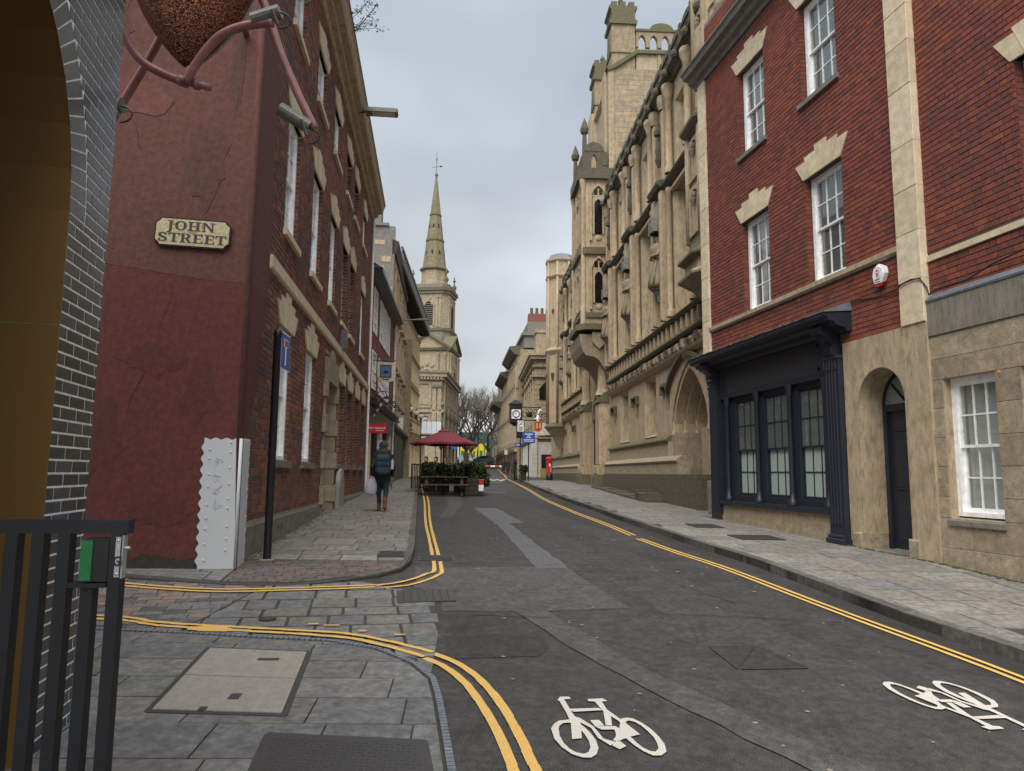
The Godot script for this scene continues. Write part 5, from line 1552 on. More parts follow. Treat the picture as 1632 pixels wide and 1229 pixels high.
	for v in pointed(40.28, 2.13, 4.55, .98, 10): hood.append(v)
	hood.append(Vector2(42.6, 4.6))
	mb = MB.new(); ribbon(mb, hood, .13, -.02, .17); obj("hood_mould", mb, M.dark_stone, o)
	for x in [28.5, 33.1, 37.85, 14.7, 19.2, 10.0]:
		if x != 37.85:
			mb = MB.new(); ribbon(mb, PackedVector2Array([Vector2(x - .48, 4.35), Vector2(x - .48, 4.75), Vector2(x + .48, 4.75), Vector2(x + .48, 4.4)]), .09, -.02, .16); obj("hood_mould", mb, M.dark_stone, o)
		mb = MB.new(); mb.box(x - .3, 3.77, -.3, x + .3, 4.52, -.22); obj("slit_light", mb, M.leaded, o)
		mb = MB.new(); mb.beam(Vector3(x, 3.77, -.16), Vector3(x, 4.52, -.16), .07, .08, Vector3.RIGHT); ribbon(mb, pointed(x, .28, 4.15, .3, 5), .06, -.2, -.1); obj("tracery", mb, B, o)
	for x in wins + fw: hall_window(o, x - .9, x + .9, 2.98, 5.24, .0, 2, .0, .42)
	# plinth and string courses, broken by the tower
	for sp in [[27.6, 38.33], [0.2, 20.3]]:
		var a: float = sp[0]; var b: float = sp[1]
		var c: float = b + 1.9 if b > 30 else b
		mb = MB.new(); mb.box(a, -.3, -.1, 42.4 if b > 30 else b, 1.6, .42); obj("plinth", mb, M.dark_stone, o)
		mb = MB.new(); mb.mould([Vector2(-.05, 1.6), Vector2(.36, 1.6), Vector2(.36, 1.98), Vector2(-.05, 1.98)], a, c); obj("plinth_course", mb, TS.ashlar.m[1], o)
		mb = MB.new(); mb.mould([Vector2(-.05, 1.98), Vector2(.4, 1.98), Vector2(.43, 2.03), Vector2(.38, 2.08), Vector2(.2, 2.2), Vector2(-.05, 2.22)], a, c); obj("base_mould", mb, TS.ashlar.m[3], o)
		mb = MB.new(); mb.box(a, 2.2, -.05, b, 2.72, .12); obj("apron", mb, TS.ashlar.m[1], o)
		mb = MB.new(); mb.mould([Vector2(-.05, 2.68), Vector2(.12, 2.7), Vector2(.22, 2.73), Vector2(.22, 2.78), Vector2(.03, 2.92), Vector2(-.05, 2.92)], a, b); obj("sill_course", mb, M.hall_moss, o)
		b = 43.6 if b > 30 else b
		mb = MB.new(); mb.mould([Vector2(-.05, 5.3), Vector2(.08, 5.33), Vector2(.2, 5.43), Vector2(.24, 5.5), Vector2(-.05, 5.54)], a, b); obj("string_course", mb, B, o)
		mb = MB.new(); mb.mould([Vector2(-.05, 5.92), Vector2(.2, 5.94), Vector2(.26, 6.0), Vector2(.25, 6.04), Vector2(-.05, 6.1)], a, b); obj("string_course", mb, M.hall_moss, o)
		mb = MB.new(); mb.mould([Vector2(-.05, 6.58), Vector2(.22, 6.6), Vector2(.3, 6.67), Vector2(.3, 6.7), Vector2(-.05, 6.86)], a, b); obj("string_course", mb, M.hall_moss, o)
		var x := a + .2
		var k := 0
		while x < b:
			mb = MB.new()
			if k % 2:
				mb.cham(x - .06, 6.1, -.02, x + .06, 6.58, .2, .03)
				obj("baluster", mb, B, o)
			else:
				mb.ball(Vector3(x, 6.36, .03), Vector3(.17, .21, .09), 8, 6); mb.ball(Vector3(x, 6.42, .1), Vector3(.08, .09, .05), 6, 4); mb.ball(Vector3(x + .03, 6.27, .09), Vector3(.07, .06, .05), 6, 4)
				obj("carved_shield", mb, TS.ashlar.m[4], o, true)
			mb = MB.new()
			var ww := rng.randf_range(.12, .2)
			mb.cham(x - ww, 5.56, -.02, x + ww * .8, rng.randf_range(5.78, 5.9), .1 + rng.randf() * .12, .05); mb.ball(Vector3(x + rng.randf_range(-.1, .1), 5.75, .1), Vector3(.12, .09, .1), 6, 4)
			obj("carved_leaf", mb, M.dark_stone if k % 3 == 0 else TS.ashlar.m[k % 5], o)
			x += .29; k += 1
		# upper string and cornice
		mb = MB.new(); mb.mould([Vector2(-.05, 11.5), Vector2(.1, 11.54), Vector2(.24, 11.64), Vector2(.26, 11.7), Vector2(-.05, 11.8)], a, b); obj("string_course", mb, M.dark_stone, o)
		mb = MB.new(); mb.mould([Vector2(-.05, 15.0), Vector2(.1, 15.03), Vector2(.16, 15.13), Vector2(.36, 15.24), Vector2(.36, 15.32), Vector2(-.05, 15.42)], a, b); obj("cornice", mb, M.dark_stone, o)
		# pierced parapet, its top rising and falling
		x = a
		while x < b - .3:
			var w := 1.2
			var pa := sub("parapet_bay", o, Vector3(x, 15.42, .06))
			mb = MB.new(); arched(mb, .05, w - .05, 0, .62, pointed(w / 2, .32, .18, .3, 6), -.12, .08)
			mb.box(.05, .0, -.1, w - .05, .1, .06)
			mb.beam(Vector3(w / 2, .1, -.02), Vector3(w / 2, .5, -.02), .06, .06, Vector3.RIGHT)
			obj("pierced_panel", mb, M.dark_stone, pa)
			var crest := arc(w / 2, .62, w * .42, .22, 0, PI, 10)
			mb = MB.new(); mb.prism(crest, -.16, .12); mb.box(-.02, .6, -.16, w + .02, .7, .13); obj("coping", mb, M.dark_stone, pa)
			mb = MB.new(); mb.box(-.09, -.1, -.12, .09, .78, .16); mb.ball(Vector3(0, -.25, .3), Vector3(.13, .16, .16), 7, 5); obj("crocketed_post", mb, M.dark_stone, pa)
			x += w
	# ---- upper storeys
	for x in wins + [40.2] + fw:
		hall_window(o, x - 1.15, x + 1.15, 6.9, 11.3, .0, 2, 1.0, .42)
		hall_window(o, x - .75, x + .95, 12.0, 14.3, .0, 2, .35, .38)
		mb = MB.new(); mb.mould([Vector2(-.02, 11.2), Vector2(.1, 11.24), Vector2(.1, 11.34), Vector2(-.02, 11.4)], x - 1.25, x + 1.25); obj("label_mould", mb, B, o)
		for s in [[-1.28, .12], [1.28, .12]]:
			mb = MB.new(); mb.lathe([Vector2(.15, 6.86), Vector2(.15, 7.1), Vector2(.1, 7.16), Vector2(.1, 11.2), Vector2(.14, 11.25), Vector2(.1, 11.4)], 8, Vector3(x + s[0], 0, s[1])); obj("shaft", mb, B, o, true)
		for s in [-1.0, 1.2]:
			mb = MB.new(); mb.lathe([Vector2(.17, 11.8), Vector2(.17, 12.0), Vector2(.12, 12.06), Vector2(.12, 14.45), Vector2(.16, 14.5), Vector2(.15, 14.58), Vector2(.24, 14.78), Vector2(.25, 14.9), Vector2(.2, 15.0)], 9, Vector3(x + s, 0, .16)); obj("column", mb, B, o, true)
	for x in piers + fp:
		for s in [-1, 1]:
			mb = MB.new(); mb.cham(x + s * .52 - .13, 6.85, -.1, x + s * .52 + .13, 11.52, .3, .05); obj("buttress", mb, B, o)
			mb = MB.new(); mb.cham(x + s * .62 - .12, 11.78, -.1, x + s * .62 + .12, 14.5, .2, .05); octo(mb, x + s * .62, [.15, 14.5, .22, 14.75, .22, 15.0], .12); obj("buttress", mb, B, o)
		mb = MB.new(); mb.mould([Vector2(-.05, 11.62), Vector2(.34, 11.64), Vector2(.42, 11.76), Vector2(.42, 11.84), Vector2(-.05, 11.98)], x - .72, x + .72); obj("string_course", mb, M.dark_stone, o)
		stone_figure(o, x, 8.15, .2, 1.9)
		var q := sub("niche_ornament", o, Vector3(x, 12.6, .14))
		mb = MB.new(); octo(mb, 0, [.001, 0, .06, .05, .14, .3, .14, .36]); octo(mb, 0, [.1, .36, .13, .7, .07, 1.0, .08, 1.1, .06, 1.2, .16, 1.25, .17, 1.4, .05, 1.75, .001, 1.95]); obj("carving", mb, M.dark_stone, q)
	# ---- the bay window at the near end, on its corbel
	var ox := 43.15
	var oriel := sub("corner_oriel", o)
	mb = MB.new(); octo(mb, ox, [.25, 5.5, .5, 5.75, .6, 6.0, 1.0, 6.35, 1.1, 6.45, 1.35, 6.75, 1.7, 6.95, 1.78, 7.0], -.75); obj("corbel", mb, TS.ashlar.m[2], oriel)
	mb = MB.new(); octo(mb, ox, [1.78, 7.0, 1.8, 7.06, 1.58, 7.2, 1.55, 7.5], -.75); obj("base_band", mb, B, oriel)
	mb = MB.new(); octo(mb, ox, [1.55, 7.5, 1.78, 7.56, 1.78, 7.62, 1.5, 7.85, 1.42, 8.1, 1.42, 8.2], -.75); obj("mossy_ledge", mb, M.hall_moss, oriel)
	mb = MB.new(); octo(mb, ox, [1.38, 8.2, 1.38, 11.3], -.75); obj("shaft", mb, B, oriel)
	mb = MB.new(); octo(mb, ox, [1.38, 11.25, 1.55, 11.35, 1.66, 11.45, 1.66, 11.55, 1.3, 11.95, 1.22, 12.05], -.75); obj("mossy_ledge", mb, M.hall_moss, oriel)
	mb = MB.new(); octo(mb, ox, [1.12, 12.0, 1.12, 19.0, .001, 19.0], -.75); obj("turret", mb, B, oriel)
	for k in 8:
		var t := PI / 8 + TAU * k / 8
		for q in [[1.42, 8.15, 11.3, .09], [1.16, 12.0, 19.0, .1]]:
			mb = MB.new(); mb.tube([Vector3(ox + sin(t) * q[0], q[1], -.75 + cos(t) * q[0]), Vector3(ox + sin(t) * q[0], q[2], -.75 + cos(t) * q[0])], q[3], 7); obj("angle_shaft", mb, B, oriel, true)
		var u := t + PI / 8
		for q in [[1.29, 8.3, 9.7, .38], [1.29, 9.9, 11.15, .38], [1.06, 12.2, 15.0, .3]]:
			var px := sub("panel", oriel, Vector3(ox + sin(u) * q[0], 0, -.75 + cos(u) * q[0]), u)
			mb = MB.new(); arched(mb, -q[3] - .06, q[3] + .06, q[1], q[2], pointed(0, q[3], q[2] - .3, .22, 5), .0, .05); mb.box(-q[3], q[1], 0, q[3], q[1] + .08, .06); obj("blind_arch", mb, B, px)
			mb = MB.new(); mb.ball(Vector3(0, q[2] - .25, .06), Vector3(.1, .12, .07), 6, 5); octo(mb, 0, [.001, q[2] - .62, .05, q[2] - .5, .09, q[2] - .38, .09, q[2] - .33], .06); obj("pendant", mb, TS.ashlar.m[4], px)
	# ---- far turret
	var ft := sub("far_turret", o)
	mb = MB.new(); octo(mb, 8.0, [.3, 3.4, .5, 3.9, .7, 4.3, 1.2, 4.9, 1.3, 5.0], .1); obj("corbel", mb, TS.ashlar.m[2], ft)
	mb = MB.new(); octo(mb, 8.0, [1.35, 5.0, 1.36, 5.1, 1.15, 5.35], .1); obj("mossy_ledge", mb, M.hall_moss, ft)
	mb = MB.new(); octo(mb, 8.0, [1.12, 5.3, 1.12, 10.5, 1.3, 10.75, 1.34, 10.85, 1.12, 11.1, 1.08, 16.4, 1.25, 16.55, 1.3, 16.65, 1.12, 16.7, 1.12, 17.7, 1.3, 17.85, 1.3, 18.0], .1); obj("shaft", mb, B, ft)
	mb = MB.new(); octo(mb, 8.0, [1.2, 18.0, .9, 18.4, .001, 18.7], .1); obj("lead_cap", mb, M.lead, ft)
	for k in 8:
		var t := PI / 8 + TAU * k / 8
		mb = MB.new(); mb.tube([Vector3(8 + sin(t) * 1.14, 5.3, .1 + cos(t) * 1.14), Vector3(8 + sin(t) * 1.14, 17.8, .1 + cos(t) * 1.14)], .09, 6); obj("angle_shaft", mb, B, ft, true)
		var u := t + PI / 8
		mb = MB.new(); octo(mb, 8 + sin(u) * 1.08, [.001, 8.4, .08, 8.7, .14, 9.0, .14, 9.1], .1 + cos(u) * 1.08); octo(mb, 8 + sin(u) * 1.05, [.001, 13.6, .08, 13.8, .12, 14.0], .1 + cos(u) * 1.05); obj("pendant", mb, M.dark_stone, ft)
	# ---- the tower
	var tw := sub("tower", o)
	mb = MB.new(); mb.box(21.2, 0, -5.6, 27.38, 22.6, -.25); mb.prism(PackedVector2Array([Vector2(21.2, 22.6), Vector2(27.38, 22.6), Vector2(27.38, 23.75), Vector2(21.2, 23.75)]), -5.6, -1.5); mb.box(21.2, -.2, -.6, 27.38, 8.7, .05)
	obj("body", mb, B, tw)
	# its near side, built of coursed blocks
	var sd := sub("side_wall", tw, Vector3(27.38, 0, 0), PI / 2)     # its x runs back from the street (-z), its front looks to the camera
	var rows := []
	for k in 23: rows.append([.3, .27, .34, .3, .24][k % 5])
	blocks(sd, .32, 5.5, 15.9, rows, [], "gstone", Vector2(.35, .95), 0.0, "stone_block", 150, .012)
	mb = MB.new(); mb.box(.0, 15.9, -.3, .3, 22.7, .06); obj("corner_strip", mb, TS.gstone.m[2], sd)
	mb = MB.new(); mb.box(2.62, 15.9, -.3, 2.78, 23.6, .08); mb.box(3.0, 19.0, -.3, 3.1, 23.6, .06); obj("pilaster", mb, TS.gstone.m[1], sd)
	mb = MB.new(); mb.box(2.86, 22.9, -.02, 3.55, 23.55, .04)
	for k in 5: mb.ball(Vector3(3.2 + .2 * cos(k * 1.3), 23.22 + .17 * sin(k * 1.3), .05), Vector3(.13, .12, .07), 6, 4)
	obj("carved_beast_panel", mb, TS.ashlar.m[4], sd)
	mb = MB.new(); mb.box(2.95, 18.4, -.02, 3.6, 22.5, .012); obj("tower_window", mb, M.leaded, sd)
	mb = MB.new(); ribbon(mb, PackedVector2Array([Vector2(-.1, 22.62), Vector2(.25, 22.75), Vector2(1.5, 23.62), Vector2(5.6, 23.66)]), .2, -.4, .16); obj("coping_band", mb, M.hall_moss, sd)
	for q in [[0.02, 5.6]]:
		mb = MB.new()
		var x := 1.5
		while x < 5.4:
			arched(mb, x, x + .62, 23.84, 24.72, pointed(x + .31, .2, 24.2, .34, 5), -.2, .04); x += .62
		obj("pierced_parapet", mb, TS.gstone.m[3], sd)
		mb = MB.new(); mb.box(1.45, 24.72, -.24, 5.6, 24.84, .1); mb.prism(arc(2.85, 24.84, .62, .36, 0, PI, 12), -.22, .08); mb.prism(arc(4.9, 24.84, .62, .36, 0, PI, 12), -.22, .08); obj("coping", mb, M.hall_moss, sd)
	# corner pinnacle block and its neighbour
	for q in [[27.38, -.82, 23.0, 1.0], [21.9, -.82, 23.0, .95]]:
		mb = MB.new(); var r: float = .62 * q[3]
		mb.box(q[0] - 2 * r, q[2] - .6, q[1] - r, q[0], q[2] + 2.1, q[1] + r); obj("pinnacle_shaft", mb, TS.gstone.m[3], tw)
		mb = MB.new(); mb.mould([Vector2(q[1] - r - .1, q[2] + 2.1), Vector2(q[1] + r + .1, q[2] + 2.1), Vector2(q[1] + r + .14, q[2] + 2.25), Vector2(q[1] + r, q[2] + 2.4), Vector2(q[1] + r, q[2] + 2.9), Vector2(q[1] + r + .13, q[2] + 3.0), Vector2(q[1] + r + .13, q[2] + 3.1), Vector2(q[1] - r - .13, q[2] + 3.1), Vector2(q[1] - r - .13, q[2] + 3.0), Vector2(q[1] - r, q[2] + 2.9), Vector2(q[1] - r, q[2] + 2.4), Vector2(q[1] - r - .14, q[2] + 2.25)], q[0] - 2 * r - .1, q[0] + .1)
		for k in 3:
			for l in 3: if k != 1 or l != 1: mb.box(q[0] - 2 * r + k * r * .75, q[2] + 3.1, q[1] - r + l * r * .75, q[0] - 2 * r + (k + .66) * r * .75, q[2] + 3.4, q[1] - r + (l + .66) * r * .75)
		obj("battlemented_cap", mb, M.hall_moss, tw)
		mb = MB.new(); octo(mb, q[0] - r, [.3, q[2] + 3.1, .26, q[2] + 3.5, .1, q[2] + 3.6, .16, q[2] + 3.8, .001, q[2] + 4.1], q[1]); obj("finial", mb, M.hall_moss, tw)
		mb = MB.new(); mb.prism(PackedVector2Array([Vector2(q[0] - 2 * r - .05, q[2] + .5), Vector2(q[0] + .05, q[2] + .5), Vector2(q[0] - r, q[2] + 1.7)]), q[1] - r - .05, q[1] + r + .06); obj("gablet", mb, M.hall_moss, tw)
	# tall front windows of the tower, in their deep frames
	hall_window(tw, 22.4, 25.9, 18.6, 22.2, -.05, 2, .8, .5)
	for x in [21.9, 26.5]:
		mb = MB.new(); mb.cham(x - .5, 16, -.4, x + .5, 22.7, .12, .08); obj("buttress", mb, B, tw)
	# bay window carried on a curved bracket over the tower door
	var bay := sub("bay_window", tw)
	var bx0 := 23.6; var bx1 := 27.3
	mb = MB.new(); mb.prism(PackedVector2Array([Vector2(bx0, 0), Vector2(bx1, 0), Vector2(bx1, 1.2), Vector2(bx1 - .2, 1.4), Vector2(bx0 + .9, 1.4), Vector2(bx0, .5)]), -16.6, -8.75)
	var rot := Transform3D(Basis(Vector3.RIGHT, Vector3(0, 0, 1), Vector3(0, -1, 0)), Vector3.ZERO)
	var body := MB.new(); body.xf = rot; body.prism(PackedVector2Array([Vector2(bx0, -.3), Vector2(bx1, -.3), Vector2(bx1, 1.15), Vector2(bx1 - .25, 1.38), Vector2(bx0 + .9, 1.38), Vector2(bx0, .5)]), -16.6, -8.75); obj("body", body, B, bay)
	for q in [[16.55, 17.1, .22, M.dark_stone], [12.6, 12.95, .16, M.hall_moss], [8.7, 9.0, .3, M.hall_moss], [9.35, 9.6, .1, M.hall_moss]]:
		var b2 := MB.new(); b2.xf = rot; var e: float = q[2]
		b2.prism(PackedVector2Array([Vector2(bx0 - e, -.3), Vector2(bx1 + e, -.3), Vector2(bx1 + e, 1.15 + e * .4), Vector2(bx1 - .25 + e * .4, 1.38 + e), Vector2(bx0 + .9, 1.38 + e), Vector2(bx0 - e, .5)]), -q[1], -q[0]); obj("moulding", b2, q[3], bay)
	# near side of the bay: window, tracery, leaded lights
	var bs := sub("bay_side", bay, Vector3(bx1, 0, 0), PI / 2)     # x runs back from the street: the side lies at x from -1.15 to 0
	for q in [[13.3, 16.2, 1], [9.75, 12.4, 2]]:
		var y0: float = q[0]; var y1: float = q[1]
		mb = MB.new(); ribbon(mb, PackedVector2Array([Vector2(-1.0, y0), Vector2(-1.0, y1 - .5), Vector2(-.85, y1 - .15), Vector2(-.55, y1 + .1), Vector2(-.25, y1 - .15), Vector2(-.1, y1 - .5), Vector2(-.1, y0)]), .1, -.02, .14); obj("window_frame", mb, B, bs)
		mb = MB.new(); arched(mb, -.85, -.25, y0 + .35, y1 - .55, pointed(-.55, .2, y1 - .95, .25, 6), -.02, .07); mb.box(-.85, y1 - .56, -.02, -.25, y1 - .5, .08); mb.beam(Vector3(-.55, y1 - .55, .04), Vector3(-.55, y1 - .15, .04), .06, .07, Vector3.RIGHT); mb.ball(Vector3(-.55, y0 + .15, .03), Vector3(.16, .13, .04), 8, 5); obj("tracery", mb, B, bs)
		mb = MB.new(); mb.box(-.76, y0 + .36, .0, -.34, y1 - .58, .022); mb.box(-.74, y1 - .5, .0, -.58, y1 - .2, .022); mb.box(-.52, y1 - .5, .0, -.36, y1 - .2, .022); obj("leaded_light", mb, M.leaded, bs)
		mb = MB.new()
		for k in 14:
			var yy := y0 + .45 + k * .11
			mb.beam(Vector3(-.76, yy, .028), Vector3(-.55, yy + .1, .028), .012, .012); mb.beam(Vector3(-.34, yy, .028), Vector3(-.55, yy + .1, .028), .012, .012)
		kind(obj("lead_lattice", mb, M.black, bs), "stuff")
	mb = MB.new(); mb.lathe([Vector2(.16, 9.0), Vector2(.16, 9.9), Vector2(.13, 10.0), Vector2(.12, 16.1), Vector2(.18, 16.3), Vector2(.2, 16.55)], 10, Vector3(bx1 - .1, 0, 1.3)); obj("angle_shaft", mb, B, bay, true)
	mb = MB.new(); mb.lathe([Vector2(.16, 9.0), Vector2(.13, 10.0), Vector2(.12, 16.1), Vector2(.2, 16.55)], 10, Vector3(bx0 + .9, 0, 1.4)); obj("angle_shaft", mb, B, bay, true)
	# front lights
	hall_window(bay, bx0 + 1.1, bx1 - .4, 9.8, 12.4, 1.4, 2, .4, .06); hall_window(bay, bx0 + 1.1, bx1 - .4, 13.2, 16.3, 1.4, 2, .5, .06)
	# parapet of the bay, with two finials
	mb = MB.new(); arched(mb, -1.3, -.05, 17.1, 18.05, pointed(-.75, .14, 17.5, .4, 5), -.14, .06); mb.prism(arc(-.75, 18.05, .5, .5, 0, PI, 12), -.16, .08); mb.box(-.35, 17.3, -.02, -.05, 17.9, .09); obj("parapet", mb, M.dark_stone, bs)
	mb = MB.new(); mb.box(bx0 + .6, 17.1, 1.2, bx1 - .3, 17.95, 1.36); obj("parapet", mb, M.dark_stone, bay)
	for q in [[bx1 - .12, 1.22, 17.1], [bx0 + .8, 1.3, 16.9]]:
		mb = MB.new(); octo(mb, q[0], [.14, q[2], .12, q[2] + 1.6, .1, q[2] + 1.9, .2, q[2] + 2.0, .24, q[2] + 2.2, .14, q[2] + 2.5, .06, q[2] + 2.7, .001, q[2] + 2.85], q[1]); obj("finial", mb, M.dark_stone, bay)
	# curved bracket beneath
	mb = MB.new()
	var pv := []
	for k in 9:
		var t := k / 8.0
		pv.append(Vector2(1.5 * (1.0 - pow(t, 1.5)) + .02, 8.5 - 2.2 * t - .35 * sin(t * PI * 2)))
	for k in 8:
		var a: Vector2 = pv[k]; var b: Vector2 = pv[k + 1]
		mb.quad(Vector3(bx0, b.y, b.x), Vector3(bx1, b.y, b.x), Vector3(bx1, a.y, a.x), Vector3(bx0, a.y, a.x))
		mb.quad(Vector3(bx1, b.y, b.x), Vector3(bx1, b.y, -.1), Vector3(bx1, a.y, -.1), Vector3(bx1, a.y, a.x))
		mb.quad(Vector3(bx0, b.y, -.1), Vector3(bx0, b.y, b.x), Vector3(bx0, a.y, a.x), Vector3(bx0, a.y, -.1))
	obj("curved_bracket", mb, TS.ashlar.m[4], bay)
	mb = MB.new(); mb.prism(PackedVector2Array([Vector2(-.9, 8.6), Vector2(-.2, 8.6), Vector2(-.2, 8.1), Vector2(-.55, 7.75), Vector2(-.9, 8.1)]), -.02, .12); obj("shield", mb, TS.ashlar.m[3], bs)
	# door under the bay, between two buttresses
	mb = MB.new(); ribbon(mb, pointed(24.1, 1.35, 4.6, 1.5, 10), .25, 0, .2); mb.box(22.5, .3, .05, 22.75, 4.6, .2); mb.box(25.45, .3, .05, 25.7, 4.6, .2); obj("door_arch", mb, B, tw)
	mb = MB.new(); mb.box(22.75, .3, .02, 25.45, 4.6, .07); mb.prism(pointed(24.1, 1.35, 4.6, 1.5, 10), .02, .07); obj("doorway", mb, M.oak_red, tw)
	for q in [[25.95, 27.3], [20.5, 22.2]]:
		var bt := sub("buttress", tw)
		mb = MB.new(); mb.cham(q[0], -.2, -.3, q[1], 1.55, .75, .05); obj("foot", mb, M.hall_moss, bt)
		mb = MB.new(); mb.cham(q[0] + .02, 1.55, -.3, q[1] - .02, 2.0, .68, .05); mb.cham(q[0] + .06, 2.0, -.3, q[1] - .06, 5.1, .55, .06); obj("shaft", mb, B, bt)
		mb = MB.new(); mb.mould([Vector2(-.2, 5.1), Vector2(.62, 5.1), Vector2(.62, 5.18), Vector2(.3, 5.6), Vector2(-.2, 5.7)], q[0], q[1]); obj("mossy_cap", mb, M.hall_moss, bt)
		mb = MB.new(); octo(mb, (q[0] + q[1]) / 2, [.42, 5.5, .3, 5.8, .26, 6.2, .26, 7.5, .4, 7.7, .42, 7.9, .3, 7.95, .3, 8.2, .38, 8.3, .02, 8.8], .25); obj("pinnacle", mb, B, bt)
	# worn kerb stones along its foot
	for k in 9:
		var x := 27.5 + k * 1.25
		mb = MB.new(); mb.cham(x, -.2, .2, x + 1.22, G(9, -62 + x) + .24 - .02 * (k % 2), 1.0, .03); obj("kerb_step", mb, M.dark_stone, o)
	for q in [[37.2, .5, .22], [37.45, .9, .12]]:
		mb = MB.new(); mb.cham(q[0], 0, .3, q[0] + q[1], G(8.5, -24) + .3 + q[2], 1.05, .02); obj("mounting_block", mb, M.dark_stone, o)

# ---------------------------------------------------------------- further up on the left
func plain_window(par: Node3D, x0: float, x1: float, y0: float, y1: float, z: float, m: Material, cols := 2, rows := 4, surround := 0.0, sm: Material = null) -> void:
	var w := sub("window", par, Vector3(x0, y0, z))
	var W := x1 - x0; var H := y1 - y0
	var mb := MB.new(); panel(mb, 0, W, 0, H, [Rect2(.08, .08, W - .16, H - .16)], -.1, .0)
	for k in range(1, cols): mb.box(W * k / cols - .015, .08, -.09, W * k / cols + .015, H - .08, -.03)
	for k in range(1, rows): mb.box(.08, H * k / rows - (.03 if k * 2 == rows else .014), -.088, W - .08, H * k / rows + (.03 if k * 2 == rows else .014), -.028)
	obj("frame", mb, m, w)
	mb = MB.new(); mb.quad(Vector3(.08, .08, -.06), Vector3(W - .08, .08, -.06), Vector3(W - .08, H - .08, -.06), Vector3(.08, H - .08, -.06)); obj("pane", mb, M.glass, w)
	mb = MB.new(); mb.quad(Vector3(.0, .0, -.4), Vector3(W, .0, -.4), Vector3(W, H, -.4), Vector3(0, H, -.4)); obj("dark_room", mb, M.dark_room, w)
	if surround > 0.0:
		mb = MB.new(); panel(mb, -surround, W + surround, -surround * .8, H + surround, [Rect2(0, 0, W, H)], -.06, .1); mb.mould([Vector2(-.05, -surround - .1), Vector2(.18, -surround - .1), Vector2(.18, -surround), Vector2(-.05, -surround + .06)], -surround - .08, W + surround + .08); obj("surround", mb, sm, w)

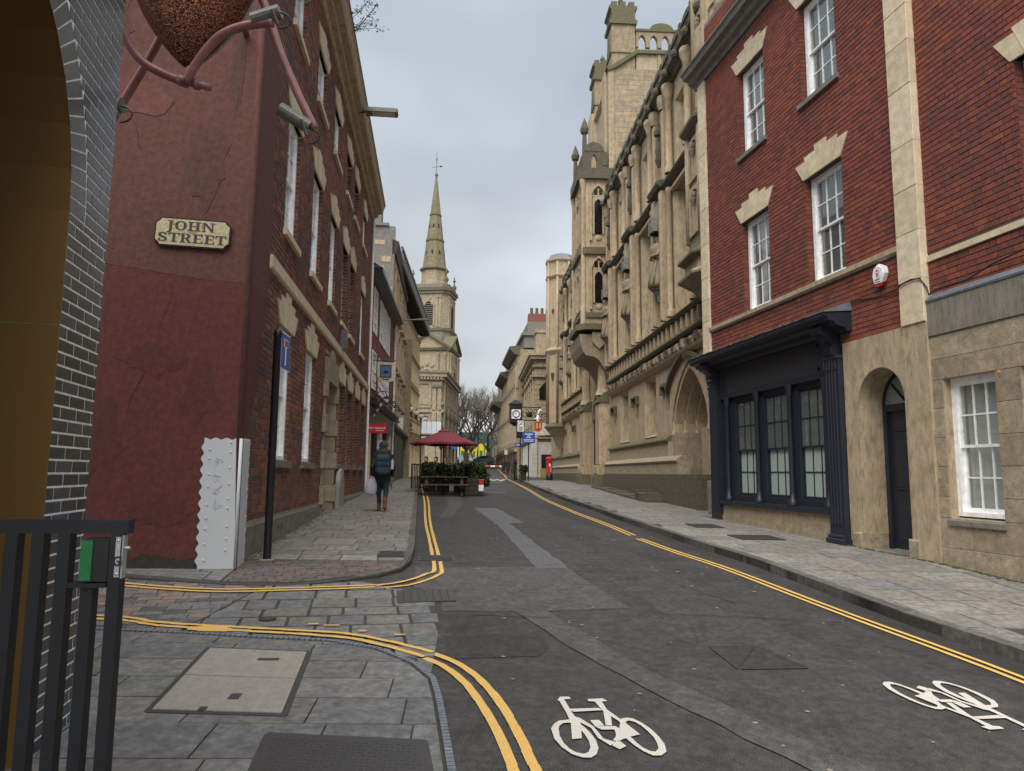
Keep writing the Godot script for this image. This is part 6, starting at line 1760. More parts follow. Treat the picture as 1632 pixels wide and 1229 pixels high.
func pub_and_hotel() -> void:
	var mb: MB
	# small brick pub
	var o := thing("brick_pub", "small brick pub with tall white windows and a black gutter, next to the corner building", "building", Vector3(-2.42, 0, -26.65), deg_to_rad(87.8))
	mat("pub_brick", lin(.21, .08, .06), "brick", .9, .5); mat("pub_green", lin(.035, .035, .03), "plain", .5); mat("pub_blue", lin(.015, .03, .1), "plain", .4)
	var wins := [[1.0, 2.2], [3.2, 4.4], [4.75, 5.85], [6.2, 7.3]]
	var holes := []
	for q in wins: holes.append(Rect2(q[0], 6.95, q[1] - q[0], 1.75)); holes.append(Rect2(q[0], 4.75, q[1] - q[0], 1.5))
	mb = MB.new(); panel(mb, 0.02, 9.7, 4.2, 9.2, holes, -.35, 0); obj("wall", mb, M.pub_brick, o)
	for q in wins:
		plain_window(o, q[0], q[1], 6.95, 8.7, .03, M.white, 2, 4); plain_window(o, q[0], q[1], 4.75, 6.25, .03, M.white, 2, 4)
	mb = MB.new(); mb.prism(PackedVector2Array([Vector2(0, 9.2), Vector2(9.7, 9.2), Vector2(9.7, 9.25), Vector2(0, 9.25)]), -6, .35)
	for k in 2: mb.quad(Vector3(0, 9.25, .3 - k * .01), Vector3(9.7, 9.25, .3 - k * .01), Vector3(9.7, 11.4, -3.2), Vector3(0, 11.4, -3.2))
	obj("roof", mb, M.lead, o)
	mb = MB.new(); mb.mould([Vector2(.0, 8.9), Vector2(.3, 8.98), Vector2(.42, 9.05), Vector2(.42, 9.2), Vector2(.0, 9.22)], .0, 9.8); obj("gutter", mb, M.black, o)
	mb = MB.new(); mb.mould([Vector2(-.3, 4.05), Vector2(.2, 4.08), Vector2(.35, 4.2), Vector2(.35, 4.28), Vector2(-.3, 4.4)], .0, 9.7); obj("fascia_cornice", mb, M.black, o)
	mb = MB.new(); mb.box(0, 3.3, -.3, 9.7, 4.06, .08); obj("fascia", mb, M.pub_green, o)
	for k in 6:
		mb = MB.new(); var x := .1 + k * 1.9; mb.cham(x, .6, -.3, x + .28, 3.3, .14, .03); obj("pilaster", mb, M.wood_dark if k % 2 else M.cream, o)
	mb = MB.new(); mb.box(0, .6, -.4, 9.7, 1.5, .03); obj("stall_riser", mb, M.pub_blue, o)
	for k in 5: plain_window(o, .4 + k * 1.9, 1.95 + k * 1.9, 1.55, 3.2, -.1, M.wood_dark, 2, 2)
	dark_inside(o, .2, 9.5, .6, 9, -2.5, -.4)
	for k in 5: # swan-neck lamps over the fascia
		mb = MB.new(); var x := .9 + k * 1.9
		mb.tube([Vector3(x, 4.3, .1), Vector3(x, 4.6, .3), Vector3(x, 4.62, .55), Vector3(x, 4.45, .62)], .02, 5); mb.lathe([Vector2(.02, 4.47), Vector2(.13, 4.34)], 8, Vector3(x, 0, .62)); obj("sign_lamp", mb, M.black, o)
	mb = MB.new(); mb.tube([Vector3(9.4, 1.0, .08), Vector3(9.4, 9.0, .08)], .05, 6); obj("downpipe", mb, M.white, o)
	# signs
	var t := thing("hanging_pub_sign", "cream hanging pub sign with a blue picture on a black iron bracket", "sign", Vector3(-1.88, 5.43, -28.2))
	var sh := PackedVector2Array([Vector2(-.33, .4), Vector2(-.33, -.3), Vector2(-.2, -.36), Vector2(.2, -.36), Vector2(.33, -.3), Vector2(.33, .4)])
	mb = MB.new(); mb.prism(sh, -.04, .04); obj("board", mb, M.cream, t)
	mb = MB.new(); mb.box(-.22, -.2, .04, .22, .3, .05); obj("picture", mb, mat("picture_blue", lin(.06, .13, .26), "plain", .6), t)
	mb = MB.new(); mb.box(-.22, -.2, .05, -.19, .3, .056); mb.box(.19, -.2, .05, .22, .3, .056); mb.box(-.22, .27, .05, .22, .3, .056); mb.box(-.22, -.2, .05, .22, -.17, .056); mb.ball(Vector3(0, .02, .05), Vector3(.1, .07, .01), 8, 4); mb.beam(Vector3(-.1, -.05, .053), Vector3(.1, .1, .053), .02, .01); mb.box(-.12, -.29, .04, .12, -.25, .046); obj("picture_line", mb, M.black, t)
	mb = MB.new(); mb.tube([Vector3(-.62, .48, 0), Vector3(.36, .48, 0)], .025, 6); mb.tube([Vector3(-.25, .48, 0), Vector3(-.25, .38, 0)], .012, 4); mb.tube([Vector3(.25, .48, 0), Vector3(.25, .38, 0)], .012, 4); obj("bracket", mb, M.black, t)
	t = thing("red_bistro_sign", "red projecting sign with white handwriting lettering over the pavement", "sign", Vector3(-2.04, 3.155, -26.5))
	mb = MB.new(); mb.cham(-.36, -.17, -.03, .36, .17, .03, .01); obj("board", mb, mat("sign_red", lin(.42, .014, .022), "plain", .45), t)
	text("lettering", "chez marcel", .085, Vector3(0, .02, .031), M.white, t, .92, true, false, .004)
	mb = MB.new(); mb.box(-.31, .0, .03, -.27, .012, .034); mb.box(.27, .0, .03, .31, .012, .034); mb.box(-.02, -.085, .03, .25, -.068, .034); obj("flourish", mb, M.white, t)
	mb = MB.new(); mb.tube([Vector3(-.4, .2, 0), Vector3(.3, .2, 0)], .02, 5); obj("bracket", mb, M.black, t)
	t = thing("striped_pole", "short red and white striped barber pole angled from the pub front", "sign", Vector3(-2.3, 3.7, -28.))
	for k in 5:
		mb = MB.new(); mb.tube([Vector3(.0 + k * .06, k * .1, 0), Vector3(.06 + k * .06, .1 + k * .1, 0)], .05, 7); obj("stripe", mb, M.red_paint if k % 2 else M.white, t)
	# tall ochre building with a bare gable
	o = thing("ochre_gabled_building", "tall building with a bare grey gable and ochre front rising behind the pub", "building", Vector3(-2.2, 0, -36.5), deg_to_rad(88.85))
	mb = MB.new(); mb.box(.02, 0, -.4, 11.0, 13.3, 0); obj("wall", mb, M.cream, o)
	mb = MB.new(); mb.prism(PackedVector2Array([Vector2(0, 0), Vector2(.4, 0), Vector2(.4, 14.2), Vector2(0, 14.2)]), -9, .02); mb.box(-.1, 14.2, -9, .5, 14.35, -.3); obj("gable_wall", mb, M.cement, o)
	mb = MB.new()
	for q in [[11.8, .7, .5, .3], [12.3, .35, .3, .3], [9.5, .3, .35, .9], [10.4, .25, .3, .6], [13.2, .7, .3, .25]]: mb.box(-.015, q[0], -q[1] - q[2], .01, q[0] + q[3], -q[1] + .2)
	obj("old_plaster", mb, M.bath, o)
	mb = MB.new(); mb.box(-.012, 9.6, -1.6, .01, 10.9, -.25); obj("green_paint_patch", mb, mat("verdigris", lin(.1, .17, .15), "stone", .9, .8), o)
	mb = MB.new(); mb.box(.0, 14.3, -1.6, .9, 15.6, -.7); mb.box(-.08, 15.6, -1.7, 1.0, 15.75, -.6)
	for k in 3: mb.lathe([Vector2(.13, 15.7), Vector2(.1, 16.2), Vector2(.13, 16.25)], 8, Vector3(.45, 0, -1.4 + k * .28))
	obj("chimney", mb, M.cement, o)
	mb = MB.new(); mb.mould([Vector2(-.1, 12.7), Vector2(.1, 12.75), Vector2(.2, 13.2), Vector2(.24, 13.4), Vector2(-.1, 13.5)], .0, 11.0); obj("eaves", mb, M.wood_dark, o)
	mb = MB.new(); mb.quad(Vector3(0, 13.45, .1), Vector3(11, 13.45, .1), Vector3(11, 15.5, -3.5), Vector3(0, 15.5, -3.5)); obj("roof", mb, M.lead, o)
	for k in 4:
		for yy in [10.0, 7.2, 4.6]: plain_window(o, .9 + k * 2.5, 2.2 + k * 2.5, yy, yy + 1.9, .03, M.white, 2, 4, .15, M.bath)
	mb = MB.new()
	for k in 18: mb.beam(Vector3(.4 + k * .6, 12.0, .02), Vector3(.7 + k * .6, 12.6, .02), .06, .06); mb.beam(Vector3(1.0 + k * .6, 12.0, .02), Vector3(.7 + k * .6, 12.6, .02), .06, .06)
	obj("lattice_band", mb, M.bath, o)
	mb = MB.new(); mb.mould([Vector2(-.1, 3.7), Vector2(.4, 3.8), Vector2(.4, 3.95), Vector2(-.1, 4.1)], .0, 11.0); obj("fascia_cornice", mb, M.cement, o)
	mb = MB.new(); mb.box(0, .6, -.1, 11, 3.6, .12); obj("shop_front", mb, M.pub_green, o)
	mb = MB.new(); mb.box(10.4, 0.5, -.4, 11.02, 10.2, .45); for k in 12: mb.cham(10.38, .6 + k * .8, .4, 11.03, 1.36 + k * .8, .48, .03)
	obj("stone_pier", mb, M.far_wall, o)
	mb = MB.new(); mb.tube([Vector3(5.0, 10.3, 0), Vector3(5.0, 10.4, 1.3)], .04, 6); mb.cham(4.9, 10.35, 1.1, 5.1, 10.45, 1.7, .02); obj("street_lamp_arm", mb, M.grey_metal, o)
	mb = MB.new(); mb.box(5.6, 4.0, .05, 5.7, 4.7, .35); obj("lantern", mb, M.lamp_glass, o)
	# cream hotel with a deep coffered eave
	o = thing("cream_hotel", "cream stone hotel with rows of tall windows under a deep dark coffered eave", "building", Vector3(-2.78, .53, -40.2), deg_to_rad(86.1))
	o.scale = Vector3.ONE * .67
	var E := 31.0
	mat("hotel", lin(.6, .49, .3), "plain", .85, 3.0)
	mb = MB.new(); mb.box(0, 0, -8, E, 18.4, 0); obj("wall", mb, M.hotel, o)
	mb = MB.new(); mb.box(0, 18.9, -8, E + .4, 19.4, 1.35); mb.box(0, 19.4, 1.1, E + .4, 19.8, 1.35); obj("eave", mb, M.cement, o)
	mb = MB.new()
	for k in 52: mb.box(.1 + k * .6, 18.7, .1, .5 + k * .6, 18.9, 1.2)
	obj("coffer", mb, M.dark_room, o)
	mb = MB.new(); mb.box(0, 19.4, .3, E, 20.3, .4)
	for k in 30: mb.box(k * 1.03, 19.8, 1.15, .1 + k * 1.03, 20.5, 1.25)
	mb.box(0, 20.4, 1.1, E, 20.55, 1.3); obj("roof_railing", mb, M.grey_metal, o)
	for q in [[14.6, .3, .35], [11.2, .25, .3], [7.9, .35, .4], [17.9, .3, .3]]:
		mb = MB.new(); mb.mould([Vector2(-.1, q[0] - q[1]), Vector2(.1, q[0] - q[1]), Vector2(q[2], q[0] - .1), Vector2(q[2], q[0]), Vector2(-.1, q[0] + .12)], 0, E); obj("string_course", mb, M.bath, o)
	for k in 17:
		var x := .7 + k * 1.8
		for q in [[15.1, 17.3], [11.9, 14.0], [8.6, 10.7]]: plain_window(o, x, x + .95, q[0], q[1], .04, M.white, 2, 4, .14, M.hotel)
		mb = MB.new(); mb.cham(x + 1.18, 8.0, -.1, x + 1.52, 17.6, .16, .04); obj("pilaster", mb, M.hotel, o)
		if k % 2 == 0:
			mb = MB.new(); var xx := x - .1; mb.prism(arc(xx + .6, 4.6, .6, .7, 0, PI, 10), .0, .06); mb.box(xx, 1.6, 0, xx + 1.2, 4.6, .06); obj("arched_window", mb, M.leaded, o)
			mb = MB.new(); ribbon(mb, arc(xx + .6, 4.6, .62, .72, PI, 0, 12), .14, 0, .2); obj("arch_moulding", mb, M.hotel, o)
	# porch with the balcony that carries the lamps: it stands out more and more from the front
	var po := sub("porch", o); po.transform = o.transform.affine_inverse()
	var rt := Transform3D(Basis(Vector3.RIGHT, Vector3(0, 0, 1), Vector3(0, -1, 0)), Vector3.ZERO)
	var plan := func(e: float) -> PackedVector2Array: return PackedVector2Array([Vector2(-3.2, -48.6 + e), Vector2(-1.95 + e, -48.6 + e), Vector2(-.62 + e, -63.), Vector2(-3., -63.)])
	for q in [[4.45, 4.75, .12], [4.75, 4.95, .0], [5.4, 5.48, .06], [4.2, 4.45, -.05]]:
		mb = MB.new(); mb.xf = rt; mb.prism(plan.call(q[2]), -q[1], -q[0]); obj("balcony", mb, M.hotel, po)
	mb = MB.new()
	for k in 34:
		var f := k / 33.0; mb.lathe([Vector2(.05, 4.95), Vector2(.08, 5.1), Vector2(.05, 5.25), Vector2(.05, 5.4)], 6, Vector3(lerpf(-1.98, -.68, f), 0, lerpf(-48.7, -62.9, f)))
	obj("balustrade", mb, M.hotel, po)
	for k in 7:
		mb = MB.new(); mb.lathe([Vector2(.3, .9), Vector2(.3, 1.6), Vector2(.23, 1.7), Vector2(.2, 3.9), Vector2(.27, 4.0), Vector2(.33, 4.2)], 12, Vector3(lerpf(-2.15, -.9, k / 6.0), 0, lerpf(-48.9, -62.6, k / 6.0))); obj("column", mb, M.hotel, po, true)
	mb = MB.new(); mb.box(0, .8, .0, E, 1.95, .12); obj("plinth", mb, M.dark_stone, o)
	for k in 5:
		t = thing("globe_lamp", ["white globe lamp on the hotel balcony, nearest and largest", "second white globe lamp along the hotel balcony", "middle white globe lamp of five on the hotel balcony", "fourth white globe lamp along the hotel balcony", "white globe lamp at the far end of the hotel balcony"][k], "lamp", Vector3(lerpf(-1.93, -.72, k / 4.0), 5.48, lerpf(-49.2, -62.5, k / 4.0)), 0, "globe lamps on the hotel balcony")
		mb = MB.new(); mb.lathe([Vector2(.2, 0), Vector2(.15, .12), Vector2(.08, .18), Vector2(.06, .36), Vector2(.12, .4), Vector2(.12, .44)], 8); obj("base", mb, M.black, t)
		mb = MB.new(); mb.ball(Vector3(0, .62, 0), Vector3.ONE * .2, 12, 8); obj("globe", mb, M.lamp_glass, t, true)
		mb = MB.new(); mb.lathe([Vector2(.13, .76), Vector2(.06, .84), Vector2(.01, 1.0)], 8); obj("finial", mb, M.black, t)
	t = thing("balcony_plants", "green plants trailing over the hotel balcony", "plant", Vector3(-1.75, 4.85, -50.5))
	mb = MB.new()
	for k in 300:
		var p := Vector3(rng.randf_range(-.3, .2), rng.randf_range(-.5, .35), rng.randf_range(-2.5, .6)); mb.col = Color(1, 1, 1) * rng.randf_range(.6, 1.5); leaf_at(mb, p, .12)
	kind(obj("foliage", mb, M.leaf, t), "stuff")

func leaf_at(mb: MB, p: Vector3, s: float) -> void:
	var v := Vector3(rng.randf_range(-1, 1), rng.randf_range(-1, 1), rng.randf_range(-1, 1)).normalized() * s
	var w := v.cross(Vector3(rng.randf_range(-1, 1), rng.randf_range(-1, 1), rng.randf_range(-1, 1))).normalized() * s * .5
	mb.tri(p, p + v + w, p + v * 1.2 - w * .2); mb.tri(p, p + v * 1.2 - w * .2, p + v * .8 - w)

# ---------------------------------------------------------------- the church with its spire
func church() -> void:
	var o := thing("church", "stone church with a classical tower and tall mossy spire topped by a weather vane", "church", Vector3(0, 0, -93))
	mat("church_stone", lin(.36, .3, .21), "stone", .9, 4.0)
	mat("spire_stone", lin(.21, .18, .115), "stone", .95, 5.0)
	mat("weathered", lin(.23, .21, .175), "stone", .95, 3.0)
	mat("spire_moss", lin(.14, .13, .07), "stone", .95, 2.0)
	var S: Material = M.church_stone
	var mb := MB.new()
	# lower block: end wall towards us, flank to the street
	mb.prism(PackedVector2Array([Vector2(-6, 0), Vector2(1.0, 0), Vector2(4.3, -20), Vector2(-6, -20)]), 0, 0)
	mb = MB.new()
	var plan := [Vector2(-7, 0), Vector2(1.05, 0), Vector2(3.6, -19), Vector2(-7, -19)]
	for k in 4:
		var a: Vector2 = plan[k]; var b: Vector2 = plan[(k + 1) % 4]
		mb.quad(Vector3(a.x, 0, a.y), Vector3(b.x, 0, b.y), Vector3(b.x, 13.9, b.y), Vector3(a.x, 13.9, a.y))
	mb.quad(Vector3(-7, 13.9, 0), Vector3(1.05, 13.9, 0), Vector3(3.6, 13.9, -19), Vector3(-7, 13.9, -19))
	obj("nave", mb, S, o)
	var rt := Transform3D(Basis(Vector3.RIGHT, Vector3(0, 0, 1), Vector3(0, -1, 0)), Vector3.ZERO)
	for q in [[13.4, 13.8, .25], [13.8, 14.3, .55], [14.3, 14.6, .7], [10.2, 10.6, .15], [9.2, 9.6, .2]]:
		mb = MB.new(); mb.xf = rt; var e: float = q[2]
		mb.prism(PackedVector2Array([Vector2(-7, e), Vector2(1.05 + e, e), Vector2(3.6 + e, -19), Vector2(-7, -19)]), -q[1], -q[0]); obj("cornice", mb, M.weathered if q[0] > 14 else S, o)
	mb = MB.new()
	for k in 9: mb.box(-2.6 + k * .42, 13.45, .2, -2.35 + k * .42, 13.8, .5)
	obj("modillion", mb, S, o)
	mb = MB.new(); panel(mb, -2.3, -.35, 9.8, 13.2, [Rect2(-2.0, 10.1, 1.35, 2.8)], 0, .14); panel(mb, -2.0, -.4, 6.6, 8.9, [Rect2(-1.75, 6.8, 1.1, 1.9)], 0, .12); obj("sunk_panel", mb, S, o)
	for x in [-.2, .45]:
		mb = MB.new(); mb.cham(x, 9.5, -.1, x + .5, 12.3, .28, .04); mb.cham(x - .04, 1.5, -.1, x + .54, 9.2, .3, .04); obj("pilaster", mb, S, o)
		mb = MB.new(); mb.cham(x - .1, 12.3, -.1, x + .6, 13.1, .38, .12); for k in 4: mb.ball(Vector3(x + k * .17, 12.7, .38), Vector3(.09, .25, .08), 5, 4)
		obj("capital", mb, M.weathered, o)
	for k in 4: # flank windows and pilasters
		var f := sub("flank_bay", o, Vector3(1.05, 0, 0).lerp(Vector3(3.6, 0, -19), (k + .5) / 4.0), deg_to_rad(82.4))
		mb = MB.new(); mb.cham(-1.9, 1.5, -.2, -1.3, 13.3, .35, .05); mb.cham(1.1, 1.5, -.2, 1.5, 13.3, .3, .05); obj("pilaster", mb, S, f)
		mb = MB.new(); mb.prism(arc(-.1, 10.5, .7, .9, 0, PI, 8), 0, .05); mb.box(-.8, 6.5, 0, .6, 10.5, .05); obj("window", mb, M.leaded, f)
		mb = MB.new(); mb.mould([Vector2(0, 5.4), Vector2(.9, 5.6), Vector2(.9, 5.8), Vector2(0, 6.2)], -1.2, 1.0); mb.prism(PackedVector2Array([Vector2(-1.3, 6.0), Vector2(1.1, 6.0), Vector2(-.1, 6.9)]), 0, .6); obj("hood", mb, M.weathered, f)
		mb = MB.new(); mb.ball(Vector3(.1, 9.2, .5), Vector3(.25, .8, .3), 7, 6); mb.ball(Vector3(.1, 10.2, .5), Vector3(.17, .22, .17), 7, 5); obj("carved_figure", mb, M.weathered, f)
	# attic with pediments, turned a little to the street
	var a := sub("attic", o, Vector3(-.3, 0, -14), deg_to_rad(-14))
	mb = MB.new(); mb.box(-3.2, 13.5, -3.2, 3.2, 19.4, 3.2); obj("body", mb, S, a)
	for r in 2:
		var fz := sub("face", a, Vector3.ZERO, r * PI / 2)
		mb = MB.new(); mb.prism(PackedVector2Array([Vector2(-3.5, 19.4), Vector2(3.5, 19.4), Vector2(0, 21.6)]), 2.0, 3.3); obj("tympanum", mb, S, fz)
		mb = MB.new(); ribbon(mb, PackedVector2Array([Vector2(-3.7, 19.45), Vector2(0, 21.75), Vector2(3.7, 19.45)]), .3, 1.9, 3.7); mb.mould([Vector2(3.0, 19.0), Vector2(3.5, 19.1), Vector2(3.6, 19.45), Vector2(3.0, 19.5)], -3.6, 3.6); obj("raking_cornice", mb, M.spire_moss, fz)
		for x in [-2.9, -1.9, 1.6, 2.6]:
			mb = MB.new(); mb.lathe([Vector2(.28, 14.2), Vector2(.22, 14.5), Vector2(.2, 18.2), Vector2(.3, 18.4), Vector2(.3, 18.7)], 9, Vector3(x, 0, 3.35)); obj("column", mb, S, fz, true)
		mb = MB.new(); mb.prism(arc(0, 15.6, .95, .95, 0, PI, 12), 3.2, 3.26); obj("lunette", mb, M.leaded, fz)
		mb = MB.new(); ribbon(mb, arc(0, 15.6, 1.0, 1.0, PI, 0, 14), .3, 3.15, 3.4)
		for k in 7: mb.beam(Vector3(cos(PI * k / 6) * 1.3, 15.6 + sin(PI * k / 6) * 1.3, 3.3), Vector3(cos(PI * k / 6) * 1.8, 15.6 + sin(PI * k / 6) * 1.8, 3.3), .35, .25, Vector3.BACK)
		obj("gibbs_surround", mb, S, fz)
	# bell stage
	var b := sub("bell_stage", o, Vector3(-.35, 0, -17), deg_to_rad(-15))
	var oct := func(r: float, c: float) -> PackedVector2Array: return PackedVector2Array([Vector2(-r, -r + c), Vector2(-r + c, -r), Vector2(r - c, -r), Vector2(r, -r + c), Vector2(r, r - c), Vector2(r - c, r), Vector2(-r + c, r), Vector2(-r, r - c)])
	for q in [[19.4, 22.6, 3.1, .9, M.weathered], [22.6, 23.0, 3.25, .9, M.spire_moss], [23.0, 28.4, 2.85, .9, S], [28.4, 28.8, 3.1, .9, M.weathered], [28.8, 29.3, 3.3, .9, M.spire_moss], [29.3, 29.9, 3.0, .9, M.weathered]]:
		mb = MB.new(); mb.xf = rt; mb.prism(oct.call(q[2], q[3]), -q[1], -q[0]); obj("stage", mb, q[4], b)
	for r in 2:
		var fz := sub("face", b, Vector3.ZERO, r * PI / 2)
		mb = MB.new(); mb.prism(arc(0, 26.6, .7, .7, 0, PI, 12), 2.8, 2.87); mb.box(-.7, 23.6, 2.8, .7, 26.6, 2.87); obj("belfry_opening", mb, M.dark_room, fz)
		for k in 11:
			mb = MB.new(); mb.xf = Transform3D(Basis(Vector3.RIGHT, .6), Vector3(0, 23.8 + k * .3, 2.92)); mb.box(-.68, -.03, -.14, .68, .03, .14); obj("louvre", mb, M.cement, fz)
		mb = MB.new(); ribbon(mb, arc(0, 26.6, .72, .72, PI, 0, 14), .22, 2.8, 3.05); mb.box(-.95, 23.4, 2.8, -.72, 26.6, 3.0); mb.box(.72, 23.4, 2.8, .95, 26.6, 3.0); mb.box(-.2, 27.2, 2.8, .2, 27.7, 3.1); obj("arch_surround", mb, S, fz)
		for x in [-1.75, -1.3, 1.3, 1.75]:
			mb = MB.new(); mb.cham(x - .17, 23.2, 2.7, x + .17, 27.7, 2.98, .03); mb.cham(x - .22, 27.7, 2.7, x + .22, 28.1, 3.03, .04); obj("pilaster", mb, S, fz)
	for q in [[-2.6, 2.6], [2.6, 2.6], [2.6, -2.6], [-2.6, -2.6]]:
		mb = MB.new(); mb.lathe([Vector2(.3, 29.3), Vector2(.3, 29.8), Vector2(.15, 29.9), Vector2(.36, 30.4), Vector2(.38, 30.6), Vector2(.1, 31.0), Vector2(.1, 31.4), Vector2(.28, 31.6), Vector2(.1, 31.75), Vector2(.12, 32.0), Vector2(.001, 32.4)], 9, Vector3(q[0], 0, q[1])); obj("urn", mb, M.spire_moss, b, true)
	# spire
	var s := sub("spire", b)
	var L := func(y: float) -> float: return lerpf(1.86, .12, (y - 33.0) / 15.0)
	mb = MB.new(); octo(mb, 0, [2.2, 29.9, 2.15, 30.6, 1.98, 30.7, 1.98, 32.6]); obj("drum", mb, S, s)
	mb = MB.new(); octo(mb, 0, [2.0, 32.4, 2.3, 32.6, 2.3, 32.8, 1.9, 33.2]); octo(mb, 0, [L.call(37.3), 37.2, L.call(37.3) + .12, 37.3, L.call(37.6) + .12, 37.6, L.call(37.8), 37.8]); octo(mb, 0, [L.call(41.4), 41.4, L.call(41.5) + .1, 41.5, L.call(41.7) + .1, 41.7, L.call(41.9), 41.9]); obj("mossy_band", mb, M.spire_moss, s)
	mb = MB.new(); octo(mb, 0, [L.call(33.0), 33.0, L.call(48.0), 48.0]); obj("shaft", mb, M.spire_stone, s)
	for y in [35.3, 39.6]:
		for k in 8:
			var t := TAU * k / 8
			mb = MB.new(); mb.xf = Transform3D(Basis(Vector3.UP, t) * Basis(Vector3.RIGHT, -.115), Vector3(sin(t), 0, cos(t)) * L.call(y) * .925 + Vector3(0, y, 0)); mb.box(-.14, -.25, -.05, .14, .2, .03); mb.prism(arc(0, .2, .14, .16, 0, PI, 6), -.05, .03); obj("lucarne", mb, M.dark_room, s)
	mb = MB.new(); mb.ball(Vector3(0, 48.3, 0), Vector3.ONE * .3, 10, 7); mb.lathe([Vector2(.2, 47.9), Vector2(.12, 48.6), Vector2(.05, 48.9)], 8); obj("ball_finial", mb, M.weathered, s)
	mb = MB.new(); mb.tube([Vector3(0, 48.6, 0), Vector3(0, 52.2, 0)], .05, 5, .03); mb.tube([Vector3(-.8, 49.6, 0), Vector3(.8, 49.6, 0)], .035, 4); mb.box(.55, 49.5, -.03, .9, 49.75, .03); mb.ball(Vector3(0, 50.8, 0), Vector3(.09, .3, .09), 6, 5); obj("weather_vane", mb, M.black, s)

# ---------------------------------------------------------------- further up on the right
func far_right_buildings() -> void:
	var mb: MB
	var o := thing("banded_stone_bank", "pale banded stone building with a heavy cornice past the gothic hall", "building", Vector3(9.1, 0, -64.5), deg_to_rad(-93.3))
	mat("bank", lin(.38, .31, .21), "stone", .88, 3.0); mat("bank_white", lin(.5, .49, .45), "plain", .85, 2.0); mat("yellow_box", lin(.32, .27, .08), "plain", .7, 1.0)
	var B: Material = M.bank
	# x runs towards us; street face at z = 0, near end at x = 0
	mb = MB.new(); mb.box(-15, 0, -6, 0, 12.2, 0); obj("wall", mb, B, o)
	mb = MB.new()
	for k in 13: mb.box(-15.02, 5.0 + k * .46, -3, .03, 5.4 + k * .46, .035)
	obj("banded_stone", mb, B, o)
	for q in [[11.1, .2, .1], [11.9, .5, .45], [4.5, .3, .2], [10.2, .12, .12]]:
		mb = MB.new(); mb.box(-15.1, q[0], -4, q[2], q[0] + q[1] * .6, q[2]); mb.box(-15.1, q[0] + q[1] * .6, -4, q[2] + .15, q[0] + q[1], q[2] + .15); obj("cornice", mb, B, o)
	mb = MB.new(); mb.box(-2.0, 12.4, -1.6, -.1, 14.4, -.1); mb.box(-2.1, 14.4, -1.7, 0, 14.7, 0); mb.box(-15, 12.4, -.5, -2.0, 13.3, -.3); obj("attic_block", mb, B, o)
	for k in 5:
		plain_window(o, -2.6 - k * 2.7, -1.3 - k * 2.7, 6.2, 9.4, .06, M.white, 2, 4, .2, B)
		mb = MB.new(); mb.cham(-.9 - k * 2.7, 4.9, -.1, -.35 - k * 2.7, 10.9, .2, .05); obj("pilaster", mb, B, o)
	mb = MB.new(); mb.box(-15, .6, -.2, .02, 4.4, .06); obj("white_ground_floor", mb, M.bank_white, o)
	mb = MB.new(); mb.box(.05, .6, -3.2, .12, 4.4, .3); mb.cham(-.1, .6, -.2, .3, 4.9, .32, .05); obj("white_return", mb, M.bank_white, o)
	mb = MB.new(); mb.mould([Vector2(-2.8, 8.2), Vector2(-.4, 8.2), Vector2(-.4, 9.2), Vector2(-1.0, 9.9), Vector2(-2.2, 9.9), Vector2(-2.8, 9.2)], .04, .09); obj("end_window", mb, M.leaded, o)
	mb = MB.new(); mb.mould([Vector2(-1.7, 5.0), Vector2(-.3, 5.0), Vector2(-.3, 5.7), Vector2(-1.0, 6.3), Vector2(-1.7, 5.7)], .0, .3); obj("end_pediment", mb, M.bank_white, o)
	mb = MB.new()
	for k in 14: mb.box(.14, 1.75, -2.4 + k * .13, .17, 3.2, -2.36 + k * .13)
	mb.box(.12, 1.7, -2.5, .15, 3.25, -.6); obj("black_grille", mb, M.black, o)
	mb = MB.new(); mb.cham(.1, .8, -2.5, .75, 2.0, -.5, .03); obj("yellow_cabinet", mb, M.yellow_box, o)
	o = thing("tall_cornice_building", "tall stone building with dark overhanging cornices and chimney pots, furthest on the right", "building", Vector3(9.2, 0, -79.5), deg_to_rad(-91.5))
	mb = MB.new(); mb.box(-34, 0, -8, 0, 15.4, 0); obj("wall", mb, M.far_wall, o)
	for q in [[-12., 0.3, 15.4, .9], [-24., -12., 14.2, 1.1], [-34., -24., 11.5, 1.3]]:
		mb = MB.new(); mb.mould([Vector2(-.2, q[2] - .7), Vector2(.3, q[2] - .6), Vector2(q[3], q[2]), Vector2(q[3], q[2] + .25), Vector2(-.2, q[2] + .4)], q[0], q[1]); obj("cornice", mb, M.dark_stone, o)
	mb = MB.new(); mb.box(-12, 15.6, -6, .0, 17.0, -.8); mb.box(-12.2, 17.0, -6, .3, 17.3, -.5); mb.box(-9, 17.3, -5, .0, 18.6, -1.2); obj("attic", mb, M.cement, o)
	mb = MB.new(); mb.box(-1.5, 18.6, -5.5, -.3, 19.6, -1.3); obj("chimney", mb, M.pub_brick, o)
	for k in 7:
		mb = MB.new(); mb.lathe([Vector2(.2, 19.5), Vector2(.17, 20.3), Vector2(.2, 20.35)], 7, Vector3(-.9, 0, -1.7 - k * .6)); obj("chimney_pot", mb, M.terracotta, o)
	for k in 12:
		var x := -2.2 - k * 2.7
		for q in [[11.8, 13.8], [8.6, 10.9], [5.2, 7.6]]:
			if q[0] > 10 and k > 7: continue
			plain_window(o, x, x + 1.2, q[0], q[1], .05, M.white, 2, 4, .2, B)
		mb = MB.new(); mb.cham(x + 1.55, 4.6, -.1, x + 2.1, 13.5 if k < 8 else 11.0, .2, .05); obj("pilaster", mb, B, o)
